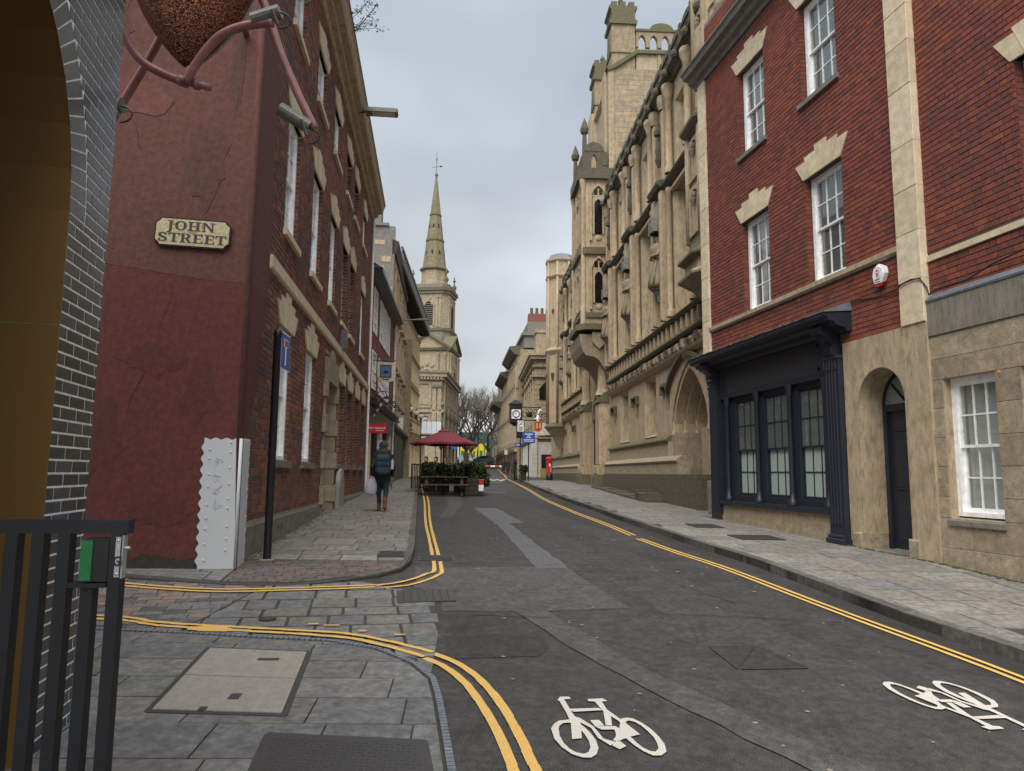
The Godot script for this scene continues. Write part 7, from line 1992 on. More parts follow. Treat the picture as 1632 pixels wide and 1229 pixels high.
	for q in [[4.2, .4], [8.1, .25], [11.3, .25]]:
		mb = MB.new(); mb.mould([Vector2(-.1, q[0] - .3), Vector2(q[1] * .5, q[0] - .3), Vector2(q[1], q[0]), Vector2(-.1, q[0] + .15)], -34, .1); obj("string_course", mb, B, o)
	mb = MB.new(); mb.box(-34, .8, -.1, 0, 3.9, .06)
	for k in 12: mb.cham(-2.6 - k * 2.8, .8, 0, -2.1 - k * 2.8, 3.9, .25, .04)
	obj("shop_fronts", mb, M.wood, o)
	dark_inside(o, -33, -.5, 1, 15, -7, -.3)

# ---------------------------------------------------------------- what closes the street
func branch(mb: MB, tw: MB, p: Vector3, d: Vector3, r: float, l: float, deep: int) -> void:
	var q := p; var pts := [p]
	for k in 3:
		d = (d + Vector3(rng.randf_range(-.2, .2), rng.randf_range(-.05, .2), rng.randf_range(-.2, .2))).normalized()
		q += d * l / 3; pts.append(q)
	(mb if deep > 3 else tw).tube(pts, r, 6 if deep > 3 else 3, r * .68, false)
	if deep == 0: return
	var n := 2 if rng.randf() < .62 else 3
	for k in n:
		var s := Vector3(rng.randf_range(-1, 1), rng.randf_range(-.15, .7), rng.randf_range(-1, 1)).normalized()
		branch(mb, tw, pts[3] if k < 2 else pts[2], (d * .95 + s * .75).normalized(), r * .66, l * rng.randf_range(.68, .9), deep - 1)

func far_end() -> void:
	var mb: MB
	mat("glass_dark", lin(.12, .14, .15), "", .08)
	mat("twig", lin(.15, .13, .1), "", .95); mat("trunk", lin(.1, .085, .062), "stone", .95, 1.0)
	var k := 0
	for q in [[5.4, -118., 1.0, 8, "bare plane tree close to the church corner, with a thick dark trunk"], [9.6, -126., 1.06, 8, "bare plane tree standing in front of the yellow hoarding"], [13.2, -136., 1.1, 8, "bare plane tree behind the walking couple"], [7.6, -146., 1.2, 8, "bare tree standing behind the other plane trees, its crown between theirs"]]:
		var t := thing("plane_tree", q[4], "tree", Vector3(q[0], G(q[0], q[1]) - .1, q[1]), k * 1.7, "bare trees at the end of the street")
		mb = MB.new(); var tw := MB.new()
		var s: float = q[2]
		mb.tube([Vector3(0, 0, 0), Vector3(.05, 1.0, 0), Vector3(-.05, 1.9, .05), Vector3(0, 2.7, 0)], .5 * s, 9, .36 * s)
		var n := 4
		for j in n:
			var a := TAU * j / n + rng.randf() * .6
			branch(mb, tw, Vector3(0, 2.5, 0), Vector3(cos(a) * .75, .8, sin(a) * .75).normalized(), .24 * s, 2.75 * s, 6)
		obj("trunk", mb, M.trunk, t); kind(obj("crown", tw, M.twig, t), "stuff")
		k += 1
	# hoarding and buildings beyond
	var o := thing("painted_hoarding", "dark green hoarding with big yellow painted shapes behind the trees", "hoarding", Vector3(7.2, G(8, -150) + .3, -152))
	mat("teal", lin(.03, .085, .085), "plain", .7, 2.0); mat("paint_yellow", lin(.6, .5, .03), "plain", .6, 2.0); mat("hoard_green", lin(.03, .16, .06), "plain", .6, 2.0)
	mb = MB.new(); mb.box(-1.6, 0, -6, 5.3, 5.9, 0); mb.box(-1.7, 5.9, -6, 5.4, 6.1, .1); obj("wall", mb, M.teal, o)
	for j in 9:
		mb = MB.new(); mb.box(-1.5 + j * .75, 3.75, 0, -1.44 + j * .75, 5.9, .05); obj("rib", mb, M.black, o)
	for q in [[-1.5, .0, 5.6, 3.75, 0.]]:
		mb = MB.new(); mb.prism(PackedVector2Array([Vector2(q[0], q[1]), Vector2(q[0] + q[2], q[1]), Vector2(q[0] + q[2] + q[4], q[3]), Vector2(q[0] + q[4], q[3])]), 0, .03); obj("yellow_shape", mb, M.paint_yellow, o)
	for q in [[-1.3, .6, .8, 1.6], [-.2, 0.0, .3, 3.2], [.7, .0, .25, 2.6], [1.2, .9, .45, 1.3], [2.0, .0, .3, 2.3], [2.6, .6, .6, 1.7], [3.5, .0, .25, 3.0]]:
		mb = MB.new(); mb.box(q[0], q[1], 0, q[0] + q[2], q[1] + q[3], .05); obj("green_shape", mb, M.hoard_green, o)
	for q in [[-6.5, 7., 5.0, -160., "low grey building behind the hoarding, left of it"], [13.5, 9., 4.6, -158., "low tan building at the far end, right of the hoarding"], [10., 14., 6.2, -185., "dim building far behind the trees"]]:
		o = thing("distant_building", q[4], "building", Vector3(q[0], G(8, q[3]), q[3]))
		mb = MB.new(); mb.box(0, -1, -8, q[1], q[2], 0); obj("wall", mb, M.far_wall, o)
		mb = MB.new(); mb.prism(PackedVector2Array([Vector2(-.3, q[2]), Vector2(q[1] + .3, q[2]), Vector2(q[1] - 1.2, q[2] + 1.6), Vector2(1.2, q[2] + 1.6)]), -8.3, .3); obj("roof", mb, M.lead, o)
		for j in int(q[1] / 1.8):
			mb = MB.new(); mb.box(.5 + j * 1.8, 1.6, -.05, 1.5 + j * 1.8, 3.4, .04); obj("window", mb, M.leaded, o)
	# parked cars
	for q in [[3.0, -121., .25, lin(.05, .06, .1), "dark car with a pale roof parked furthest left by the church"], [5.5, -124., .2, lin(.36, .4, .42), "silver car parked facing us in front of the hoarding"], [8.4, -124., -1.25, lin(.03, .033, .037), "dark grey estate car parked side on, right of the silver car"]]:
		car(Vector3(q[0], G(q[0], q[1]), q[1]), q[2], q[3], q[4])
	# lamp post before the hoarding
	var t := thing("lamp_post", "tall thin dark lamp post standing before the trees", "lamp post", Vector3(6.7, G(6.7, -108), -108))
	mb = MB.new(); mb.tube([Vector3(0, 0, 0), Vector3(0, 8.4, 0)], .09, 7, .05); obj("post", mb, M.black, t)
	mb = MB.new(); mb.cham(-.15, 8.3, -.3, .15, 8.5, .3, .03); obj("lantern", mb, M.grey_metal, t)
	t = thing("blue_road_sign", "small pale blue road sign on a grey pole by the church", "road sign", Vector3(2.6, G(2.6, -85), -85))
	mb = MB.new(); mb.tube([Vector3(0, 0, 0), Vector3(0, 3.2, 0)], .04, 6); obj("pole", mb, M.steel, t)
	mb = MB.new(); mb.lathe([Vector2(.001, .02), Vector2(.32, .02), Vector2(.32, -.02), Vector2(.001, -.02)], 14); var d := obj("disc", mb, M.blue_paint, t); d.position = Vector3(0, 3.0, .06); d.rotation.x = PI / 2
	# red and white barrier
	t = thing("road_barrier", "red and white barrier pole across the road at the top of the street", "barrier", Vector3(4.6, G(6, -92) + .55, -92))
	for j in 9:
		mb = MB.new(); mb.tube([Vector3(j * .55, 0, 0), Vector3(j * .55 + .55, 0, 0)], .11, 8); obj("stripe", mb, M.red_paint if j % 2 == 0 else M.white, t)
	mb = MB.new(); mb.box(4.9, -.7, -.15, 5.2, .25, .15); mb.box(-.2, -.7, -.1, 0, .1, .1); obj("stand", mb, M.black, t)
	t = thing("traffic_island_plants", "low green shrubs before the parked cars", "shrub", Vector3(7.0, G(7, -100), -100))
	mb = MB.new()
	for j in 500: mb.col = Color(1.5, 1.6, .9) * rng.randf_range(.6, 1.5); leaf_at(mb, Vector3(rng.randf_range(-1.6, 1.6), rng.randf() * .8, rng.randf_range(-.5, .5)), .2)
	kind(obj("foliage", mb, M.leaf, t), "stuff")

func car(at: Vector3, turn: float, c: Color, label: String) -> void:
	var t := thing("parked_car", label, "car", at, turn, "cars parked at the end of the street")
	var m := mat("car_paint_%d" % int(at.x * 10), c, "", .3); m.clearcoat_enabled = true
	var mb := MB.new()
	var side := PackedVector2Array([Vector2(-2.15, .3), Vector2(2.15, .3), Vector2(2.2, .6), Vector2(2.05, .85), Vector2(1.2, .98), Vector2(.55, 1.42), Vector2(-1.2, 1.46), Vector2(-1.95, 1.05), Vector2(-2.15, .95)])
	mb.xf = Transform3D(Basis(Vector3.UP, -PI / 2), Vector3.ZERO)
	mb.prism(side, -.85, .85); obj("body", mb, m, t)
	mb = MB.new(); mb.xf = Transform3D(Basis(Vector3.UP, -PI / 2), Vector3.ZERO)
	mb.prism(PackedVector2Array([Vector2(1.08, 1.0), Vector2(.5, 1.37), Vector2(-1.15, 1.41), Vector2(-1.75, 1.05)]), -.86, .86); obj("side_glass", mb, M.leaded, t)
	for s in [[1.14, 1.03, .58, 1.4], [-1.92, 1.07, -1.25, 1.44]]:
		mb = MB.new(); mb.xf = Transform3D(Basis(Vector3.UP, -PI / 2), Vector3.ZERO); var q := .02 if s[0] > 0 else -.02
		mb.quad(Vector3(s[0] + q, s[1], -.75), Vector3(s[0] + q, s[1], .75), Vector3(s[2] + q, s[3], .68), Vector3(s[2] + q, s[3], -.68)); obj("windscreen", mb, M.glass_dark, t)
	for z in [-1.35, 1.35]:
		for x in [-.8, .8]:
			mb = MB.new(); mb.tube([Vector3(x - .1, .32, z), Vector3(x + .1, .32, z)], .32, 14); obj("wheel", mb, M.black, t)
	for x in [-.6, .6]:
		mb = MB.new(); mb.ball(Vector3(x, .68, 2.12), Vector3(.2, .09, .08), 8, 5); obj("headlight", mb, M.lamp_glass, t)
		mb = MB.new(); mb.ball(Vector3(x, .85, -2.12), Vector3(.18, .1, .06), 8, 5); obj("tail_light", mb, M.red_paint, t)
	mb = MB.new(); mb.box(-.26, .42, 2.16, .26, .53, 2.19); obj("number_plate", mb, M.white, t)

# ---------------------------------------------------------------- street furniture
func bench_table(called: String, label: String, at: Vector3, turn: float, L := 1.75, group := "") -> Node3D:
	var t := thing(called, label, "picnic table", at, turn, group)
	for k in 5:
		var mb := MB.new(); mb.cham(-L / 2, .68, -.36 + k * .145, L / 2, .72, -.225 + k * .145, .006); mb.box(-L / 2 + .01, .682, -.355 + k * .145, L / 2 - .01, .718, -.23 + k * .145); obj("table_plank", mb, M.wood, t)
	for s in [-1, 1]:
		for k in 2:
			var mb := MB.new(); mb.box(-L / 2, .4, s * .68 - .13 + k * .135, L / 2, .44, s * .68 - .005 + k * .135); obj("seat_plank", mb, M.wood, t)
		var x: float = s * (L / 2 - .22)
		for q in [-1, 1]:
			var mb := MB.new(); mb.beam(Vector3(x, .0, q * .62), Vector3(x, .68, q * .22), .05, .1, Vector3.RIGHT); obj("leg", mb, M.wood_dark, t)
		var mb := MB.new(); mb.box(x - .03, .33, -.75, x + .03, .4, .75); mb.box(x - .028, .61, -.34, x + .028, .68, .34); obj("cross_bar", mb, M.wood_dark, t)
	return t

func hedge(called: String, label: String, at: Vector3, r: Vector3, n: int, group := "") -> void:
	var t := thing(called, label, "shrub", at, 0, group)
	var mb := MB.new()
	for k in n:
		var d := Vector3(rng.randf_range(-1, 1), rng.randf_range(-1, 1), rng.randf_range(-1, 1))
		var m := maxf(absf(d.x), maxf(absf(d.y), absf(d.z)))
		d = d / m * (.72 + .33 * rng.randf()) * lerpf(1.0, .88, clampf(d.length() - 1, 0, 1))
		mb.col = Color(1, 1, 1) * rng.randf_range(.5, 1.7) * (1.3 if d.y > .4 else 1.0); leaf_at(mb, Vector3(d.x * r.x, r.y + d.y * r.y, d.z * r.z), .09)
	kind(obj("foliage", mb, M.leaf, t), "stuff")

func street_things() -> void:
	var mb: MB
	var gx := func(x: float, z: float, o := .0) -> Vector3: return Vector3(x, G(x, z) + o, z)
	# outdoor seating in the road on the left
	bench_table("picnic_table", "dark wooden picnic table under the maroon parasol, in the road", gx.call(.45, -27.6), 0, 1.75)
	bench_table("picnic_table", "picnic table on the left pavement outside the pub", gx.call(-2.5, -29.2, .1), .15, 1.6)
	var t := thing("parasol", "large maroon parasol over the picnic table in the road", "parasol", gx.call(.42, -28.0))
	mb = MB.new()
	for k in 8:
		var a := TAU * k / 8 + .25; var b := TAU * (k + 1) / 8 + .25
		var m := Vector3(sin((a + b) / 2), 0, cos((a + b) / 2)) * 1.26 + Vector3(0, 1.99, 0)
		var A := Vector3(sin(a) * 1.34, 1.95, cos(a) * 1.34); var B := Vector3(sin(b) * 1.34, 1.95, cos(b) * 1.34)
		var c := Vector3(sin(a) * .16, 2.43, cos(a) * .16); var d := Vector3(sin(b) * .16, 2.43, cos(b) * .16)
		mb = MB.new(); mb.tri(A, m, c); mb.tri(m, d, c); mb.tri(m, B, d); mb.quad(A, m, m + Vector3(0, -.07, 0), A + Vector3(0, -.07, 0)); mb.quad(m, B, B + Vector3(0, -.07, 0), m + Vector3(0, -.07, 0)); obj("canopy_panel", mb, M.parasol, t)
		mb = MB.new(); mb.tube([Vector3(0, 2.4, 0), Vector3(sin(a) * 1.33, 1.93, cos(a) * 1.33)], .012, 4); obj("rib", mb, M.wood_dark, t)
	mb = MB.new(); mb.lathe([Vector2(.26, 2.42), Vector2(.14, 2.5), Vector2(.001, 2.53)], 8); obj("cap", mb, M.parasol, t)
	mb = MB.new(); mb.tube([Vector3(0, 0, 0), Vector3(0, 2.5, 0)], .03, 8); obj("pole", mb, M.black, t)
	t = thing("timber_planter", "dark timber planter at the road end of the picnic table", "planter", gx.call(1.5, -27.95))
	mb = MB.new(); mb.box(-.27, 0, -.35, .25, .66, .35); for k in 4: mb.cham(-.275, .02 + k * .16, .3, .255, .165 + k * .16, .365, .012)
	obj("box", mb, M.wood_dark, t)
	t = thing("traffic_block", "red and white traffic block beside the timber planter", "traffic block", gx.call(1.86, -27.8))
	for q in [[0.0, .18, M.black], [.18, .42, M.white], [.42, .64, M.red_paint]]:
		mb = MB.new(); mb.cham(-.1, q[0], -.3, .1, q[1] - .004, .12, .015); mb.box(-.09, q[0], -.3, .09, q[1] - .004, .1); obj("band", mb, q[2], t)
	for q in [[-.1, -30.6, .3, .42, "leftmost clipped dark green shrub behind the picnic table"], [.45, -30.2, .3, .4, "clipped shrub second from the left behind the picnic table"], [1.15, -30., .32, .42, "clipped shrub in the middle behind the picnic table"], [1.62, -29.4, .32, .44, "tall clipped shrub behind the timber planter"], [1.75, -28.6, .3, .4, "bushy shrub nearest the road, over the timber planter"]]:
		hedge("clipped_shrub", q[4], gx.call(q[0], q[1], .42), Vector3(q[2], q[3] * .86, .3), 1500, "clipped shrubs round the seating")
		t = thing("plant_tub", "dark square tub under the " + q[4], "planter", gx.call(q[0], q[1]), 0, "tubs of the clipped shrubs")
		mb = MB.new(); mb.box(-.26, 0, -.26, .26, .5, .26); mb.box(-.28, .46, -.28, .28, .52, .28); obj("box", mb, M.wood_dark, t)
	hedge("leafy_plant", "light green leafy plant spilling towards the road beside the planter", gx.call(2.02, -28.6, .35), Vector3(.18, .25, .2), 350)
	t = thing("seating_screen", "low dark slatted screen at the left end of the outdoor seating", "screen", gx.call(-.6, -30.5))
	for k in 7:
		mb = MB.new(); mb.box(-.25 + k * .075, .05, -.02, -.2 + k * .075, 1.1, .02); obj("slat", mb, M.wood_dark, t)
	mb = MB.new(); mb.box(-.28, 1.08, -.03, .3, 1.13, .03); mb.box(-.28, .0, -.03, -.24, 1.13, .03); mb.box(.27, .0, -.03, .31, 1.13, .03); obj("frame", mb, M.black, t)
	t = thing("glazed_canopy", "dark blue glazed canopy with a white name board over the outdoor seating", "canopy", gx.call(-.1, -39.0))
	mb = MB.new()
	for x in [-.55, .55]:
		mb.box(x - .03, 0, -.6, x + .03, 3.35, -.54); mb.box(x - .03, 0, .5, x + .03, 2.6, .56); mb.beam(Vector3(x, 2.62, .55), Vector3(x, 3.4, -.57), .06, .06)
	mb.box(-.58, 2.1, .5, .58, 2.6, .53); mb.box(-.58, 3.32, -.62, .58, 3.4, -.54); obj("frame", mb, M.navy, t)
	for k in 4:
		mb = MB.new(); var xa := -.53 + k * .27
		mb.quad(Vector3(xa, 2.66, .55), Vector3(xa + .25, 2.66, .55), Vector3(xa + .25, 3.38, -.5), Vector3(xa, 3.38, -.5)); obj("pane", mb, mat("milky", lin(.5, .55, .58), "", .25) if k == 0 else M.milky, t)
	mb = MB.new(); mb.box(-.52, 2.18, .53, .52, 2.5, .55); obj("name_board", mb, M.white, t)
	text("lettering", "THE GRAND", .15, Vector3(0, 2.34, .551), M.navy, t, .95, false, true, .004)
	t = thing("purple_bunting", "dark purple cloth hanging below the glazed canopy", "cloth", gx.call(.45, -39.5, 2.2))
	mb = MB.new(); mb.ball(Vector3(0, -.1, 0), Vector3(.12, .3, .1), 8, 6); mb.ball(Vector3(.0, .7, .0), Vector3(.16, .2, .1), 8, 6); obj("cloth", mb, mat("purple", lin(.03, .02, .07), "", .9), t)
	t = thing("a_board", "white pavement board with a dark round badge leaning by the pub door", "sign board", gx.call(-2.15, -30.2, .1))
	mb = MB.new(); mb.box(-.15, .9, -.02, .12, 1.95, .0); mb.box(-.15, .0, -.02, -.11, .9, .0); mb.box(.08, .0, -.02, .12, .9, .0); obj("board", mb, M.white, t)
	mb = MB.new(); mb.lathe([Vector2(.001, .0), Vector2(.075, .0), Vector2(.075, -.012)], 14); var d := obj("badge", mb, M.navy, t); d.position = Vector3(-.02, 1.5, .012); d.rotation.x = PI / 2
	for q in [[-1.85, -29.4, "thin metal cafe chair behind the walking woman"], [-2.0, -31.0, "thin metal cafe chair further along the pub front"]]:
		t = thing("cafe_chair", q[2], "chair", gx.call(q[0], q[1], .1), .5, "cafe chairs outside the pub")
		mb = MB.new(); mb.box(-.2, .43, -.2, .2, .46, .2); obj("seat", mb, M.wood, t)
		mb = MB.new(); mb.box(-.2, .7, -.21, .2, .86, -.19); obj("backrest", mb, M.wood, t)
		for x in [-.18, .18]:
			mb = MB.new(); mb.tube([Vector3(x, .86, -.2), Vector3(x, .44, -.18), Vector3(x, 0, -.24)], .014, 5); obj("leg", mb, M.black, t)
			mb = MB.new(); mb.tube([Vector3(x, .44, .18), Vector3(x, 0, .22)], .014, 5); obj("leg", mb, M.black, t)
	# right pavement
	t = thing("pillar_box", "red pillar box with black foot and scribbled side by the gothic hall", "pillar box", gx.call(8.1, -50.0, .1))
	mb = MB.new(); mb.lathe([Vector2(.24, 0), Vector2(.24, .42), Vector2(.22, .44)], 16); obj("foot", mb, M.black, t, true)
	mb = MB.new(); mb.lathe([Vector2(.215, .42), Vector2(.215, 1.42), Vector2(.25, 1.44), Vector2(.26, 1.5), Vector2(.25, 1.56), Vector2(.16, 1.63), Vector2(.001, 1.66)], 18); obj("body", mb, M.red_paint, t)
	mb = MB.new(); mb.box(-.1, 1.26, .19, .1, 1.31, .222); obj("slot", mb, M.black, t)
	mb = MB.new(); mb.box(-.06, 1.0, .19, .06, 1.16, .221); obj("notice", mb, M.white, t)
	mb = MB.new(); for k in 3: mb.tube([Vector3(.06, .6 + k * .13, .21), Vector3(.12, .72 + k * .12, .185), Vector3(.03, .7 + k * .12, .218), Vector3(.1, .55 + k * .12, .195)], .012, 4)
	obj("scribble", mb, M.white, t)
	t = thing("blue_notice", "blue notice board with white lettering on a black pole, right pavement", "sign", gx.call(6.1, -46.0, .1))
	mb = MB.new(); mb.tube([Vector3(0, 0, 0), Vector3(0, 3.1, 0)], .035, 8); obj("pole", mb, M.black, t)
	mb = MB.new(); mb.cham(-.4, 2.42, .03, .4, 3.13, .06, .006); obj("board", mb, M.blue_paint, t)
	mb = MB.new()
	for q in [[2.98, .26, .05], [2.86, .1, .05], [2.76, .16, .035], [2.62, .33, .035], [2.53, .3, .035]]: mb.box(-q[1], q[0], .06, q[1], q[0] + q[2], .063)
	obj("white_line", mb, M.white, t)
	t = thing("zone_sign", "black framed sign with a crossed motorcycle roundel on a pole under the clock", "road sign", gx.call(5.8, -48.0, .1))
	mb = MB.new(); mb.tube([Vector3(0, 0, 0), Vector3(0, 4.2, 0)], .035, 8); obj("pole", mb, M.black, t)
	mb = MB.new(); mb.cham(-.27, 2.8, .03, .27, 4.05, .06, .006); obj("backing", mb, M.black, t)
	mb = MB.new(); mb.box(-.2, 3.25, .06, .23, 3.98, .065); obj("face", mb, M.white, t)
	mb = MB.new(); ribbon(mb, arc(.015, 3.75, .17, .17, 0, TAU, 20), .025, .065, .07); mb.beam(Vector3(-.1, 3.65, .067), Vector3(.12, 3.87, .067), .03, .006, Vector3.BACK); mb.ball(Vector3(.02, 3.74, .066), Vector3(.09, .04, .004), 8, 4)
	for k in 4: mb.box(-.14, 3.3 + k * .065, .065, .16, 3.33 + k * .065, .068)
	obj("marking", mb, M.black, t)
	t = thing("clock_lantern", "black box clock with a white dial hanging out on a scrolled iron bracket", "clock", Vector3(6.83, 6.5, -60.0))
	mb = MB.new(); mb.cham(-.5, -.75, -.45, .5, .8, .5, .04); mb.box(-.46, -.74, -.5, .46, .79, .45); obj("case", mb, M.black, t)
	mb = MB.new(); mb.lathe([Vector2(.8, .78), Vector2(.78, .86), Vector2(.6, .95), Vector2(.2, 1.15), Vector2(.001, 1.2)], 4, Vector3.ZERO, PI / 4, TAU + PI / 4); mb.lathe([Vector2(.2, -1.0), Vector2(.65, -.75)], 4, Vector3.ZERO, PI / 4, TAU + PI / 4); obj("lid", mb, M.black, t)
	mb = MB.new(); mb.box(-.38, -.42, .5, .38, .34, .51); obj("dial_plate", mb, M.white, t)
	mb = MB.new(); mb.prism(arc(0, -.04, .34, .34, 0, TAU * 23 / 24, 23), .51, .515); obj("dial", mb, M.black, t)
	mb = MB.new(); mb.prism(arc(0, -.04, .22, .22, 0, TAU * 23 / 24, 23), .515, .52); for k in 12: mb.beam(Vector3(sin(TAU * k / 12) * .25, -.04 + cos(TAU * k / 12) * .25, .517), Vector3(sin(TAU * k / 12) * .32, -.04 + cos(TAU * k / 12) * .32, .517), .04, .006, Vector3.BACK)
	obj("numeral_mark", mb, M.white, t)
	mb = MB.new(); mb.beam(Vector3(0, -.04, .525), Vector3(-.02, .24, .525), .035, .008, Vector3.BACK); mb.beam(Vector3(0, -.04, .523), Vector3(-.17, .06, .523), .045, .008, Vector3.BACK); obj("hand", mb, M.black, t)
	mb = MB.new(); mb.tube([Vector3(.5, .6, 0), Vector3(2.2, .6, -.2)], .05, 6); mb.tube([Vector3(.5, -.5, 0), Vector3(2.2, -.5, -.2)], .05, 6)
	for k in 4:
		var c := Vector3(.8 + k * .36, .05, -.1); var pts := []
		for j in 14: pts.append(c + Vector3(cos(j * .6), sin(j * .6), 0) * (.08 + j * .028))
		mb.tube(pts, .03, 4)
	mb.ball(Vector3(1.2, .0, 0), Vector3(.25, .25, .06), 10, 6); obj("scrolled_bracket", mb, M.black, t)
	t = thing("heraldic_unicorn", "white horned horse figure holding a red and gold shield, on the bank front", "statue", Vector3(8.4, 5.4, -57.6))
	mb = MB.new(); mb.ball(Vector3(0, .55, 0), Vector3(.16, .38, .18), 8, 6); mb.tube([Vector3(0, .8, 0), Vector3(.05, 1.1, .05), Vector3(.12, 1.25, .1)], .12, 8, .08); mb.tube([Vector3(.1, 1.28, .1), Vector3(.28, 1.15, .2)], .09, 7, .05); for q in [[-.1, .5, -.35, .55], [.1, .5, .3, .6], [-.08, .2, -.12, -.35], [.1, .2, .12, -.35]]: mb.tube([Vector3(q[0], q[1], 0), Vector3((q[0] + q[2]) * .6, (q[1] + q[3]) / 2 + .05, .1), Vector3(q[2], q[3], .05)], .06, 6, .04)
	obj("horse", mb, M.white, t, true)
	mb = MB.new(); mb.tube([Vector3(.14, 1.32, .12), Vector3(.2, 1.75, .2)], .02, 5, .004); obj("horn", mb, M.brass, t)
	mb = MB.new(); mb.prism(PackedVector2Array([Vector2(-.3, .3), Vector2(.3, .3), Vector2(.28, -.3), Vector2(0, -.55), Vector2(-.28, -.3)]), .15, .22); obj("red_shield", mb, M.red_paint, t)
	mb = MB.new(); for k in 2: mb.box(-.2 + k * .25, -.25, .22, -.05 + k * .25, .2, .235)
	obj("gold_mark", mb, M.yellow, t)
	mb = MB.new(); mb.box(-.4, -.8, -.2, .5, -.5, .3); obj("ledge", mb, M.bank_white, t)
	t = thing("iron_scroll_bracket", "black iron scroll bracket beside the white unicorn", "bracket", Vector3(8.9, 5.7, -57.0))
	mb = MB.new(); var ring := []
	for j in 20: ring.append(Vector3(cos(TAU * j / 19) * .36, .3 + sin(TAU * j / 19) * .36, 0))
	mb.tube(ring, .04, 5); ring = []
	for j in 12: ring.append(Vector3(cos(j * .6), sin(j * .6) , 0) * (.05 + .016 * j) + Vector3(0, .3, 0))
	mb.tube(ring, .03, 5); mb.tube([Vector3(-.1, -.06, 0), Vector3(.9, -.1, 0)], .04, 5); obj("scroll", mb, M.black, t)
	t = thing("street_planter", "brown planter with a dark green plant beside the sign poles", "planter", gx.call(5.95, -47.3, .1))
	mb = MB.new(); mb.lathe([Vector2(.2, 0), Vector2(.24, .6), Vector2(.22, .6), Vector2(.001, .55)], 4, Vector3.ZERO, PI / 4, TAU + PI / 4); obj("tub", mb, M.wood_dark, t)
	mb = MB.new(); for k in 350: 
		mb.col = Color(1, 1, 1) * rng.randf_range(.5, 1.3); leaf_at(mb, Vector3(rng.randf_range(-.22, .22), .6 + rng.randf() * .35, rng.randf_range(-.22, .22)), .12)
	kind(obj("foliage", mb, M.leaf, t), "stuff")
	t = thing("iron_bollard", "cluster of black iron bollard and folded chairs beside the planter", "bollard", gx.call(5.55, -48.6, .1))
	mb = MB.new(); mb.lathe([Vector2(.14, 0), Vector2(.12, .2), Vector2(.09, .3), Vector2(.08, 1.0), Vector2(.12, 1.1), Vector2(.1, 1.25), Vector2(.04, 1.4)], 9); obj("post", mb, M.black, t, true)
	mb = MB.new(); for k in 3: mb.beam(Vector3(-.25 + k * .12, 0, .2), Vector3(-.2 + k * .12, 1.05, .05), .04, .06)
	obj("folded_chair", mb, M.black, t)
	t = thing("small_blue_sign", "small dark blue projecting sign beyond the clock", "sign", Vector3(8.25, 4.3, -70.))
	mb = MB.new(); mb.cham(-.3, -.2, -.04, .3, .2, .04, .01); obj("board", mb, M.blue_paint, t)
	mb = MB.new(); mb.box(-.2, -.03, .04, .2, .03, .045); obj("lettering_line", mb, M.white, t)
	mb = MB.new(); mb.tube([Vector3(.3, .1, 0), Vector3(.9, .1, 0)], .03, 5); obj("bracket", mb, M.black, t)
	t = thing("white_sign", "small white sign on a pole behind the walking couple", "sign", gx.call(8.9, -88., .1))
	mb = MB.new(); mb.tube([Vector3(0, 0, 0), Vector3(0, 2.6, 0)], .04, 6); obj("pole", mb, M.grey_metal, t)
	mb = MB.new(); mb.box(-.2, 2.1, .04, .2, 2.65, .06); obj("plate", mb, M.bank_white, t)
	t = thing("festoon_cables", "thin cables strung along the pub front", "cable", Vector3(-2.2, 0, 0))
	for k in 3:
		mb = MB.new(); mb.tube([Vector3(.0, 4.6 + k * .3, -27), Vector3(.25, 4.3 + k * .3, -30), Vector3(.5, 4.6 + k * .2, -34)], .015, 4); obj("cable", mb, M.black, t)

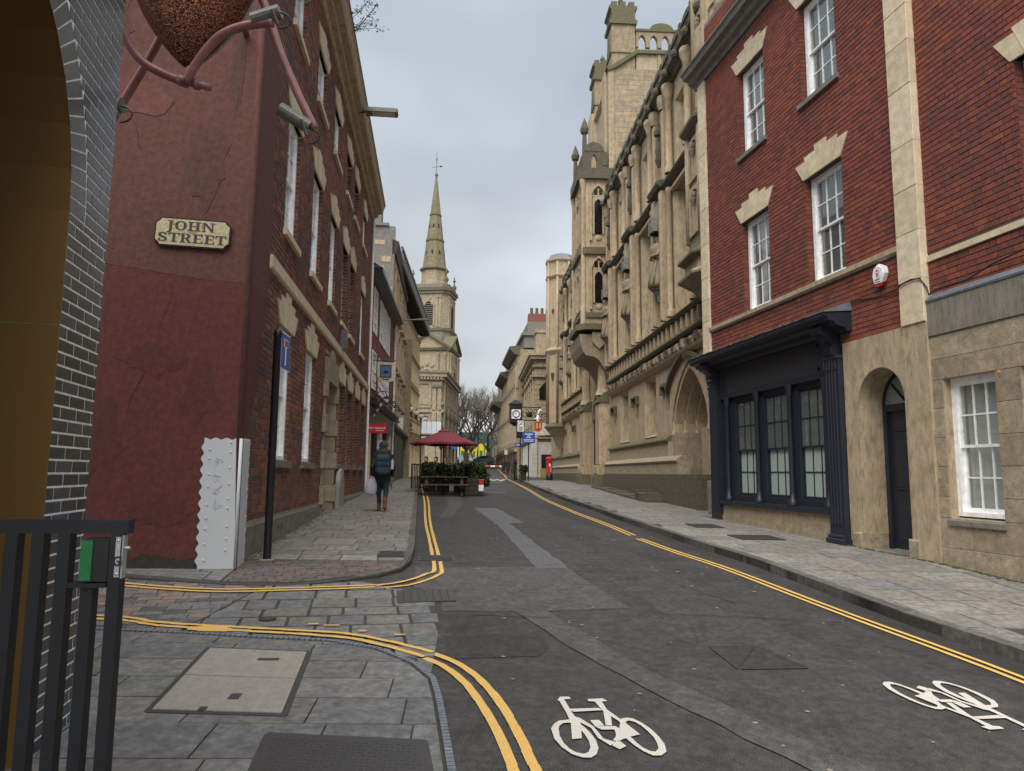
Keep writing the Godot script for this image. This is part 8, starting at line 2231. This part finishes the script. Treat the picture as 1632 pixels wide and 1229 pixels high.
# ---------------------------------------------------------------- the heart on its pink tubes
func heart_sculpture() -> void:
	var t := thing("heart_sculpture", "copper sequined heart hung in a frame of pink bent tubes over the side street", "sculpture", Vector3(-2.4, 5.3, -6.8))
	var mb := MB.new()
	# a plump heart: for each height, an outline half-width and depth
	var N := 26; var K := 36
	var ring := []
	for j in N + 1:
		var v := float(j) / N
		var r := []
		for k in K:
			var a := TAU * k / K
			var y := v * 1.32
			var w := .56 * pow(sin(minf(v * 1.18, 1.0) * PI * .5), .8) * 1.1
			if v > .72: w *= sqrt(maxf(0.0, 1.0 - pow((v - .72) / .28, 2.2)))
			var dip := 0.0
			if v > .72: dip = .16 * (1.0 - absf(sin(a))) * (v - .72) / .28
			r.append(Vector3(sin(a) * w, .1 + y - dip, cos(a) * w * .62))
		ring.append(r)
	for j in N:
		for k in K:
			var l := (k + 1) % K
			mb.quad(ring[j][k], ring[j][l], ring[j + 1][l], ring[j + 1][k])
	obj("heart", mb, M.sequin, t, true)
	mb = MB.new(); mb.tube([Vector3(0, -.03, 0), Vector3(0, .13, 0)], .028, 10); obj("spindle", mb, M.steel, t)
	for q in [[-.72, .72, .1, -.52, .26, .02, -.3, .08, .0, -.03, -.02, 0.], [.0, -.06, .06, .1, .12, .1, .3, .36, .16, .55, .47, .2, .82, .49, .25], [.52, 1.2, -.1, .66, .85, -.12, .82, .4, -.14, 1.0, .0, -.16, 1.17, -.33, -.18], [-.4, .95, -.5, -.62, .45, -.55, -1.2, -.65, -.65]]:
		var pts := []
		for k in range(0, q.size(), 3): pts.append(Vector3(q[k], q[k + 1], q[k + 2]))
		var cv := Curve3D.new()
		for k in pts.size():
			var tn: Vector3 = (pts[mini(k + 1, pts.size() - 1)] - pts[maxi(k - 1, 0)]) * .18
			cv.add_point(pts[k], -tn, tn)
		var fine := []
		for k in 25: fine.append(cv.sample_baked(cv.get_baked_length() * k / 24.0, true))
		mb = MB.new(); mb.tube(fine, .042, 12); obj("pink_tube", mb, M.pink, t, true)
	mb = MB.new(); mb.tube([Vector3(-.06, -.01, .0), Vector3(.22, -.08, .04)], .036, 12); mb.tube([Vector3(-.08, .0, .0), Vector3(.0, -.03, .01)], .055, 12); mb.tube([Vector3(.07, -.045, .02), Vector3(.11, -.055, .025)], .052, 12); obj("joint", mb, M.pink, t, true)
	# loop the frame back to the wall so that it hangs from something
	mb = MB.new(); mb.tube([Vector3(-.72, .72, .1), Vector3(-.85, 1.2, .1), Vector3(-.7, 1.8, .0), Vector3(-.2, 2.1, -.1), Vector3(.3, 1.8, -.1), Vector3(.52, 1.2, -.1)], .042, 10); mb.tube([Vector3(-.2, 2.1, -.1), Vector3(-.2, 2.1, -2.55)], .042, 10); obj("pink_tube", mb, M.pink, t, true)
	for q in [[.62, .52, .22, .88, .6, .26, "grey spotlight on the upper tube to the right of the copper heart"], [.83, -.16, -.14, 1.12, -.32, -.17, "grey spotlight at the low end of the right hand pink tube"], [-.82, -.31, .0, -.56, -.31, .04, "grey spotlight half hidden behind the glazed brick pillar"]]:
		var s := thing("spotlight", q[6], "spotlight", t.position, 0, "spotlights on the pink tubes")
		var a := Vector3(q[0], q[1], q[2]); var b := Vector3(q[3], q[4], q[5])
		var dr := (b - a).normalized()
		mb = MB.new(); mb.tube([a, b], .068, 14, -1, false); mb.tube([a + dr * .03, a + dr * .035], .06, 14); mb.tube([b - dr * .01, b], .066, 14); obj("housing", mb, M.grey_metal, s)
		mb = MB.new(); mb.tube([a + dr * .028, a + dr * .03], .062, 14); obj("lens", mb, M.black, s)
		mb = MB.new(); mb.beam(a.lerp(b, .75) + Vector3(0, 0, .07), a.lerp(b, .85) + Vector3(.02, -.12, .02), .03, .02); obj("bracket", mb, M.grey_metal, s)
		var lp := []
		for k in 9: lp.append(b + Vector3(sin(k * .4) * .1, -.02 - .16 * (1 - cos(k * .4)) * .5, .02))
		mb = MB.new(); mb.tube(lp, .009, 6); obj("cable", mb, M.black, s)

# ---------------------------------------------------------------- people
# bones: [x0 y0 z0 x1 y1 z1 r0 r1 colour]; the nearest bone gives the colour
func body(bones: Array, cols: Array, cell: float) -> MB:
	var lo := Vector3.ONE * 1e9; var hi := -lo
	for b in bones:
		for q in 2:
			var p := Vector3(b[q * 3], b[q * 3 + 1], b[q * 3 + 2]); var r := Vector3.ONE * (maxf(b[6], b[7]) + cell * 3)
			lo = Vector3(minf(lo.x, p.x - r.x), minf(lo.y, p.y - r.y), minf(lo.z, p.z - r.z)); hi = Vector3(maxf(hi.x, p.x + r.x), maxf(hi.y, p.y + r.y), maxf(hi.z, p.z + r.z))
	var n := Vector3i(((hi - lo) / cell).ceil()) + Vector3i.ONE
	var f := PackedFloat32Array(); f.resize(n.x * n.y * n.z); f.fill(9.0)
	var own := PackedByteArray(); own.resize(f.size())
	var best := PackedFloat32Array(); best.resize(f.size()); best.fill(9.0)
	for bi in bones.size():
		var b = bones[bi]
		var p := Vector3(b[0], b[1], b[2]); var q := Vector3(b[3], b[4], b[5]); var d := q - p; var dd := maxf(d.length_squared(), 1e-9)
		var rm := maxf(b[6], b[7]) + cell * 2.5
		var a0 := Vector3i(((p.min(q) - Vector3.ONE * rm - lo) / cell).floor()).clamp(Vector3i.ZERO, n - Vector3i.ONE); var a1 := Vector3i(((p.max(q) + Vector3.ONE * rm - lo) / cell).ceil()).clamp(Vector3i.ZERO, n - Vector3i.ONE)
		for z in range(a0.z, a1.z + 1):
			for y in range(a0.y, a1.y + 1):
				for x in range(a0.x, a1.x + 1):
					var v := lo + Vector3(x, y, z) * cell
					var t := clampf((v - p).dot(d) / dd, 0, 1)
					var s: float = (v - p - d * t).length() - lerpf(b[6], b[7], t)
					var i := (z * n.y + y) * n.x + x
					if s < best[i]: best[i] = s; own[i] = b[8]
					var k := .03
					var h := clampf(.5 + .5 * (f[i] - s) / k, 0, 1)
					f[i] = lerpf(f[i], s, h) - k * h * (1 - h)
	var mb := MB.new()
	var at := {}
	for z in n.z - 1:
		for y in n.y - 1:
			for x in n.x - 1:
				var i := (z * n.y + y) * n.x + x
				var inside := 0
				var c := Vector3.ZERO; var cnt := 0
				var co := [i, i + 1, i + n.x, i + n.x + 1, i + n.x * n.y, i + n.x * n.y + 1, i + n.x * n.y + n.x, i + n.x * n.y + n.x + 1]
				for k in 8: if f[co[k]] < 0.0: inside += 1
				if inside == 0 or inside == 8: continue
				for e in [[0, 1], [2, 3], [4, 5], [6, 7], [0, 2], [1, 3], [4, 6], [5, 7], [0, 4], [1, 5], [2, 6], [3, 7]]:
					var u := f[co[e[0]]]; var w := f[co[e[1]]]
					if (u < 0.0) == (w < 0.0): continue
					var t := u / (u - w)
					var A := Vector3(e[0] & 1, (e[0] >> 1) & 1, e[0] >> 2); var B := Vector3(e[1] & 1, (e[1] >> 1) & 1, e[1] >> 2)
					c += A.lerp(B, t); cnt += 1
				at[i] = [lo + (Vector3(x, y, z) + c / cnt) * cell, own[co[0]] if best[co[0]] < best[co[7]] else own[co[7]]]
	for i in at:
		var x: int = i % n.x; var y: int = (i / n.x) % n.y; var z: int = i / (n.x * n.y)
		if x == 0 or y == 0 or z == 0: continue
		var sx := 1; var sy := n.x; var sz := n.x * n.y
		for e in [[sx, sy, sz], [sy, sz, sx], [sz, sx, sy]]:
			var u := f[i]; var w := f[i + e[0]]
			if (u < 0.0) == (w < 0.0): continue
			var q := [i, i - e[1], i - e[1] - e[2], i - e[2]]
			if not (at.has(q[1]) and at.has(q[2]) and at.has(q[3])): continue
			mb.col = cols[at[i][1]]
			if u < 0.0: mb.quad(at[q[0]][0], at[q[1]][0], at[q[2]][0], at[q[3]][0])
			else: mb.quad(at[q[3]][0], at[q[2]][0], at[q[1]][0], at[q[0]][0])
	return mb

func hand_bones(w: Vector3, dn: Vector3, side: Vector3, col: int) -> Array:
	# palm, four curled fingers and a thumb, hanging along dn
	var r := []
	var fwd := dn.cross(side).normalized()
	var add := func(a: Vector3, b: Vector3, r0: float, r1: float): r.append([a.x, a.y, a.z, b.x, b.y, b.z, r0, r1, col])
	add.call(w, w + dn * .08, .026, .034)
	for k in 4:
		var s := side * (k - 1.5) * .019
		var L: float = [.065, .078, .074, .058][k]
		var a := w + dn * .085 + s; var b := a + dn * L * .5 + fwd * .006; var c := b + (dn * .7 + fwd * .6).normalized() * L * .5
		add.call(a, b, .0095, .009); add.call(b, c, .009, .008)
	var ta := w + dn * .03 + side * .028
	add.call(ta, ta + (dn * .7 + side * .4 + fwd * .5).normalized() * .055, .0105, .009)
	return r

func walker(called: String, label: String, at: Vector3, turn: float, h: float, coat: Color, legs: Color, shoes: Color, hair: Color, stride: float, cell: float, skin := Color(.42, .26, .19), coat_len := .48) -> Node3D:
	var t := thing(called, label, "person", at, turn)
	var k := h / 1.7
	var hp := .9 * k
	var L := []
	var s := stride
	# z forward is negative (walking away)
	for q in [[-1, s, -.0], [1, -s * .9, .12]]:
		var hx: float = q[0] * .09 * k
		var foot := Vector3(q[0] * .075 * k, .09 + (.06 if q[2] > 0 else .0), -q[1])
		var knee := Vector3(q[0] * .09 * k, .47 * k + (.02 if q[2] > 0 else .01), -q[1] * .5 - .05)
		L.append([hx, hp, 0, knee.x, knee.y, knee.z, .095 * k, .062 * k, 1]); L.append([knee.x, knee.y, knee.z, foot.x, foot.y + .1, foot.z, .06 * k, .045 * k, 1])
		L.append([foot.x, foot.y + .16, foot.z, foot.x, foot.y - .02, foot.z + .01, .045, .045, 2]); L.append([foot.x, foot.y - .035, foot.z + .03, foot.x, foot.y - .05 + (-.03 if q[2] > 0 else 0.0), foot.z - .14, .04, .032, 2])
	L.append([-.05 * k, hp + .02, 0, .05 * k, hp + .02, 0, .12 * k, .12 * k, 0])
	L.append([0, hp, 0, 0, 1.2 * k, -.02, .13 * k, .14 * k, 0]); L.append([-.1 * k, 1.36 * k, -.02, .1 * k, 1.36 * k, -.02, .09 * k, .09 * k, 0]); L.append([0, 1.2 * k, -.02, 0, 1.36 * k, -.02, .15 * k, .11 * k, 0])
	L.append([-.06 * k, hp - .03, 0, -.06 * k, hp - (coat_len - .4) * k, .0, .125 * k, .11 * k, 0]); L.append([.06 * k, hp - .03, 0, .06 * k, hp - (coat_len - .4) * k, .0, .125 * k, .11 * k, 0])
	L.append([0, 1.38 * k, -.02, 0, 1.5 * k, -.04, .055 * k, .05 * k, 3])
	for q in [-1, 1]:
		var sh := Vector3(q * .18 * k, 1.36 * k, -.02); var el := Vector3(q * .25 * k, 1.1 * k, .06 - q * s * .2); var wr := Vector3(q * .22 * k, .88 * k, -.04 - q * s * .4)
		L.append([sh.x, sh.y, sh.z, el.x, el.y, el.z, .07 * k, .056 * k, 0]); L.append([el.x, el.y, el.z, wr.x, wr.y, wr.z, .055 * k, .042 * k, 0])
	var mb := body(L, [coat, legs, shoes, skin], cell)
	obj("body", mb, M.vc, t, true)
	for q in [-1, 1]:
		var wr := Vector3(q * .22 * k, .88 * k, -.04 - q * s * .4)
		mb = body(hand_bones(wr, Vector3(0, -1, -.1).normalized(), Vector3(0, 0, 1), 0), [skin], .006 if cell < .02 else .012); obj("hand", mb, M.vc, t, true)
	# head with face (turned away), ears and hair
	var hy := 1.6 * k
	var H := [[0, hy + .03, -.02, 0, hy - .03, -.035, .088, .075, 0], [0, hy - .07, -.06, 0, hy - .09, -.075, .045, .035, 0], [0, hy - .01, -.115, 0, hy - .035, -.13, .012, .015, 0], [-.085, hy, -.01, -.088, hy - .03, -.005, .014, .01, 0], [.085, hy, -.01, .088, hy - .03, -.005, .014, .01, 0], [0, hy - .1, -.03, 0, hy - .16, -.02, .05, .055, 0]]
	mb = body(H, [skin], .012); obj("head", mb, M.vc, t, true)
	mb = MB.new()
	mb.col = Color(.03, .025, .02)
	for q in [-1, 1]: mb.ball(Vector3(q * .034, hy + .005, -.104), Vector3(.012, .008, .008), 6, 4)
	mb.col = Color(.3, .1, .09); mb.ball(Vector3(0, hy - .065, -.108), Vector3(.022, .007, .008), 6, 4); obj("face", mb, M.vc, t)
	var R := [[0, hy + .045, .012, 0, hy - .01, .02, .092, .085, 0], [0, hy + .06, -.04, 0, hy + .05, -.02, .075, .08, 0]]
	mb = body(R, [hair], .014); obj("hair", mb, M.vc, t, true)
	return t

func people() -> void:
	var navy := Color(.012, .016, .024)
	# the woman walking away on the left pavement
	var at := Vector3(-1.16, G(-1.16, -17.4) + .105, -17.4)
	var t := walker("person", "person in a dark coat, beanie and teal trousers walking away with a blue backpack", at, .04, 1.63, navy, Color(.012, .034, .045), Color(.17, .07, .035), Color(.035, .045, .045), .2, .016, Color(.4, .25, .19), .52)
	var mb := body([[0, 1.56, -.0, 0, 1.52, .0, .108, .1, 0], [-.05, 1.4, .02, .05, 1.4, .02, .1, .1, 1], [-.13, 1.33, .02, .13, 1.33, .02, .085, .085, 1]], [Color(.035, .045, .048), Color(.03, .036, .038)], .014)
	var hat := obj("beanie_and_hood", mb, M.vc, t, true); hat.set_meta("label", "dark grey beanie over a loose hood")
	mb = body([[.06, 1.5, .02, .13, 1.36, .03, .045, .03, 0], [.1, 1.45, -.0, .14, 1.3, .0, .035, .02, 0]], [Color(.32, .22, .12)], .012); obj("loose_hair", mb, M.vc, t, true)
	mb = body([[-.08, 1.25, .19, .08, 1.25, .19, .1, .1, 0], [-.09, .98, .2, .09, .98, .2, .1, .1, 0], [-.09, 1.12, .21, .09, 1.12, .21, .105, .105, 0], [-.08, .93, .24, .08, .93, .24, .06, .06, 0]], [Color(.022, .05, .075)], .014); var bp := obj("backpack", mb, M.vc, t, true); bp.set_meta("label", "blue roll-top backpack")
	mb = MB.new(); mb.col = Color(.015, .03, .045); mb.box(-.17, 1.2, .295, .17, 1.215, .318); mb.tube([Vector3(-.13, 1.42, -.08), Vector3(-.15, 1.44, .0), Vector3(-.14, 1.38, .12)], .02, 6); mb.tube([Vector3(.13, 1.42, -.08), Vector3(.15, 1.44, .0), Vector3(.14, 1.38, .12)], .02, 6); obj("strap", mb, M.vc, t)
	mb = MB.new(); mb.col = Color(.5, .52, .54); mb.tube([Vector3(.215, 1.0, .2), Vector3(.22, 1.2, .2)], .035, 10); mb.tube([Vector3(.22, 1.2, .2), Vector3(.22, 1.24, .2)], .018, 8); obj("bottle", mb, M.vc, t)
	var bag := thing("carrier_bag", "pale lilac carrier bag hanging from the walking person's left hand", "bag", at + Vector3(-.28, .4, .05), .1)
	bag.scale = Vector3.ONE * .84
	mb = MB.new(); mb.col = Color(.45, .43, .5); mb.xf = Transform3D(Basis.from_euler(Vector3(.05, 0, -.14)) * Basis.from_scale(Vector3(1, 1, .5)), Vector3(0, 0, 0)); mb.lathe([Vector2(.001, -.02), Vector2(.12, 0), Vector2(.165, .05), Vector2(.17, .14), Vector2(.155, .26), Vector2(.13, .36), Vector2(.085, .44), Vector2(.04, .5), Vector2(.001, .51)], 11); obj("sack", mb, M.vc, bag, true)
	mb = MB.new(); mb.col = Color(.45, .43, .5); mb.tube([Vector3(-.08, .42, 0), Vector3(-.03, .52, 0), Vector3(.02, .52, 0), Vector3(.02, .42, 0)], .012, 6); obj("handle", mb, M.vc, bag)
	# couple far up the street
	walker("person", "person in a long dark coat far up the street, left of a walking pair", Vector3(7.95, G(7.95, -81) + .1, -81), .05, 1.74, Color(.02, .02, .022), Color(.015, .016, .02), Color(.02, .015, .012), Color(.03, .022, .015), .16, .03, Color(.38, .24, .18), .75)
	walker("person", "person in a dark jacket far up the street, right of a walking pair", Vector3(8.42, G(8.42, -81) + .1, -81.1), -.05, 1.7, Color(.025, .022, .02), Color(.018, .016, .015), Color(.02, .015, .012), Color(.045, .03, .018), .12, .03, Color(.38, .24, .18), .8)
	# drinkers sitting at the outdoor tables
	for q in [[-.25, -33.2, Color(.02, .02, .025), Color(.05, .03, .02), "seated person in dark clothes behind the left shrubs, bending forward"], [.2, -33.8, Color(.05, .025, .03), Color(.02, .015, .012), "seated person in a maroon top behind the parasol pole"], [.62, -34.5, Color(.45, .2, .03), Color(.02, .016, .012), "seated person in an orange yellow jacket, right of the parasol pole"]]:
		var p := thing("person", q[4], "person", Vector3(q[0], G(q[0], q[1]), q[1]), 2.6)
		var L := [[-.09, .5, 0, -.1, .52, -.42, .09, .07, 1], [.09, .5, 0, .1, .52, -.42, .09, .07, 1], [-.1, .5, -.42, -.1, .1, -.4, .065, .045, 1], [.1, .5, -.42, .1, .1, -.4, .065, .045, 1], [-.1, .06, -.38, -.1, .04, -.55, .045, .035, 2], [.1, .06, -.38, .1, .04, -.55, .045, .035, 2], [0, .5, 0, 0, .9, -.02, .14, .15, 0], [-.12, 1.02, -.05, .12, 1.02, -.05, .1, .1, 0], [0, .9, -.03, 0, 1.05, -.05, .15, .12, 0], [-.2, 1.02, -.05, -.25, .78, -.12, .07, .055, 0], [.2, 1.02, -.05, .25, .78, -.12, .07, .055, 0], [-.25, .78, -.12, -.1, .76, -.4, .055, .04, 0], [.25, .78, -.12, .1, .76, -.4, .055, .04, 0], [0, 1.05, -.05, 0, 1.18, -.08, .055, .05, 3]]
		mb = body(L, [q[2], Color(.015, .017, .025), Color(.02, .015, .01), Color(.4, .25, .18)], .028); obj("body", mb, M.vc, p, true)
		mb = body([[0, 1.31, -.09, 0, 1.25, -.11, .09, .075, 0], [0, 1.26, -.2, 0, 1.24, -.205, .014, .014, 0], [0, 1.2, -.14, 0, 1.19, -.15, .04, .035, 0]], [Color(.4, .25, .18)], .018); obj("head", mb, M.vc, p, true)
		mb = body([[0, 1.34, -.07, 0, 1.28, -.05, .098, .085, 0]], [q[3]], .02); obj("hair", mb, M.vc, p, true)
		for s in [-1, 1]:
			mb = body(hand_bones(Vector3(s * .1, .76, -.4), Vector3(-s * .3, -.1, -1).normalized(), Vector3(1, 0, 0), 0), [Color(.4, .25, .18)], .012); obj("hand", mb, M.vc, p, true)
		var st := thing("stool", "wooden stool under the " + q[4].substr(0, q[4].find(" behind") if q[4].find(" behind") > 0 else q[4].find(",")), "stool", Vector3(q[0], G(q[0], q[1]), q[1]), 0, "stools at the outdoor tables")
		mb = MB.new(); mb.box(-.17, .36, -.17, .17, .4, .17); obj("seat", mb, M.wood, st)
		for x in [-.13, .13]:
			for z in [-.13, .13]:
				mb = MB.new(); mb.box(x - .02, 0, z - .02, x + .02, .36, z + .02); obj("leg", mb, M.wood, st)
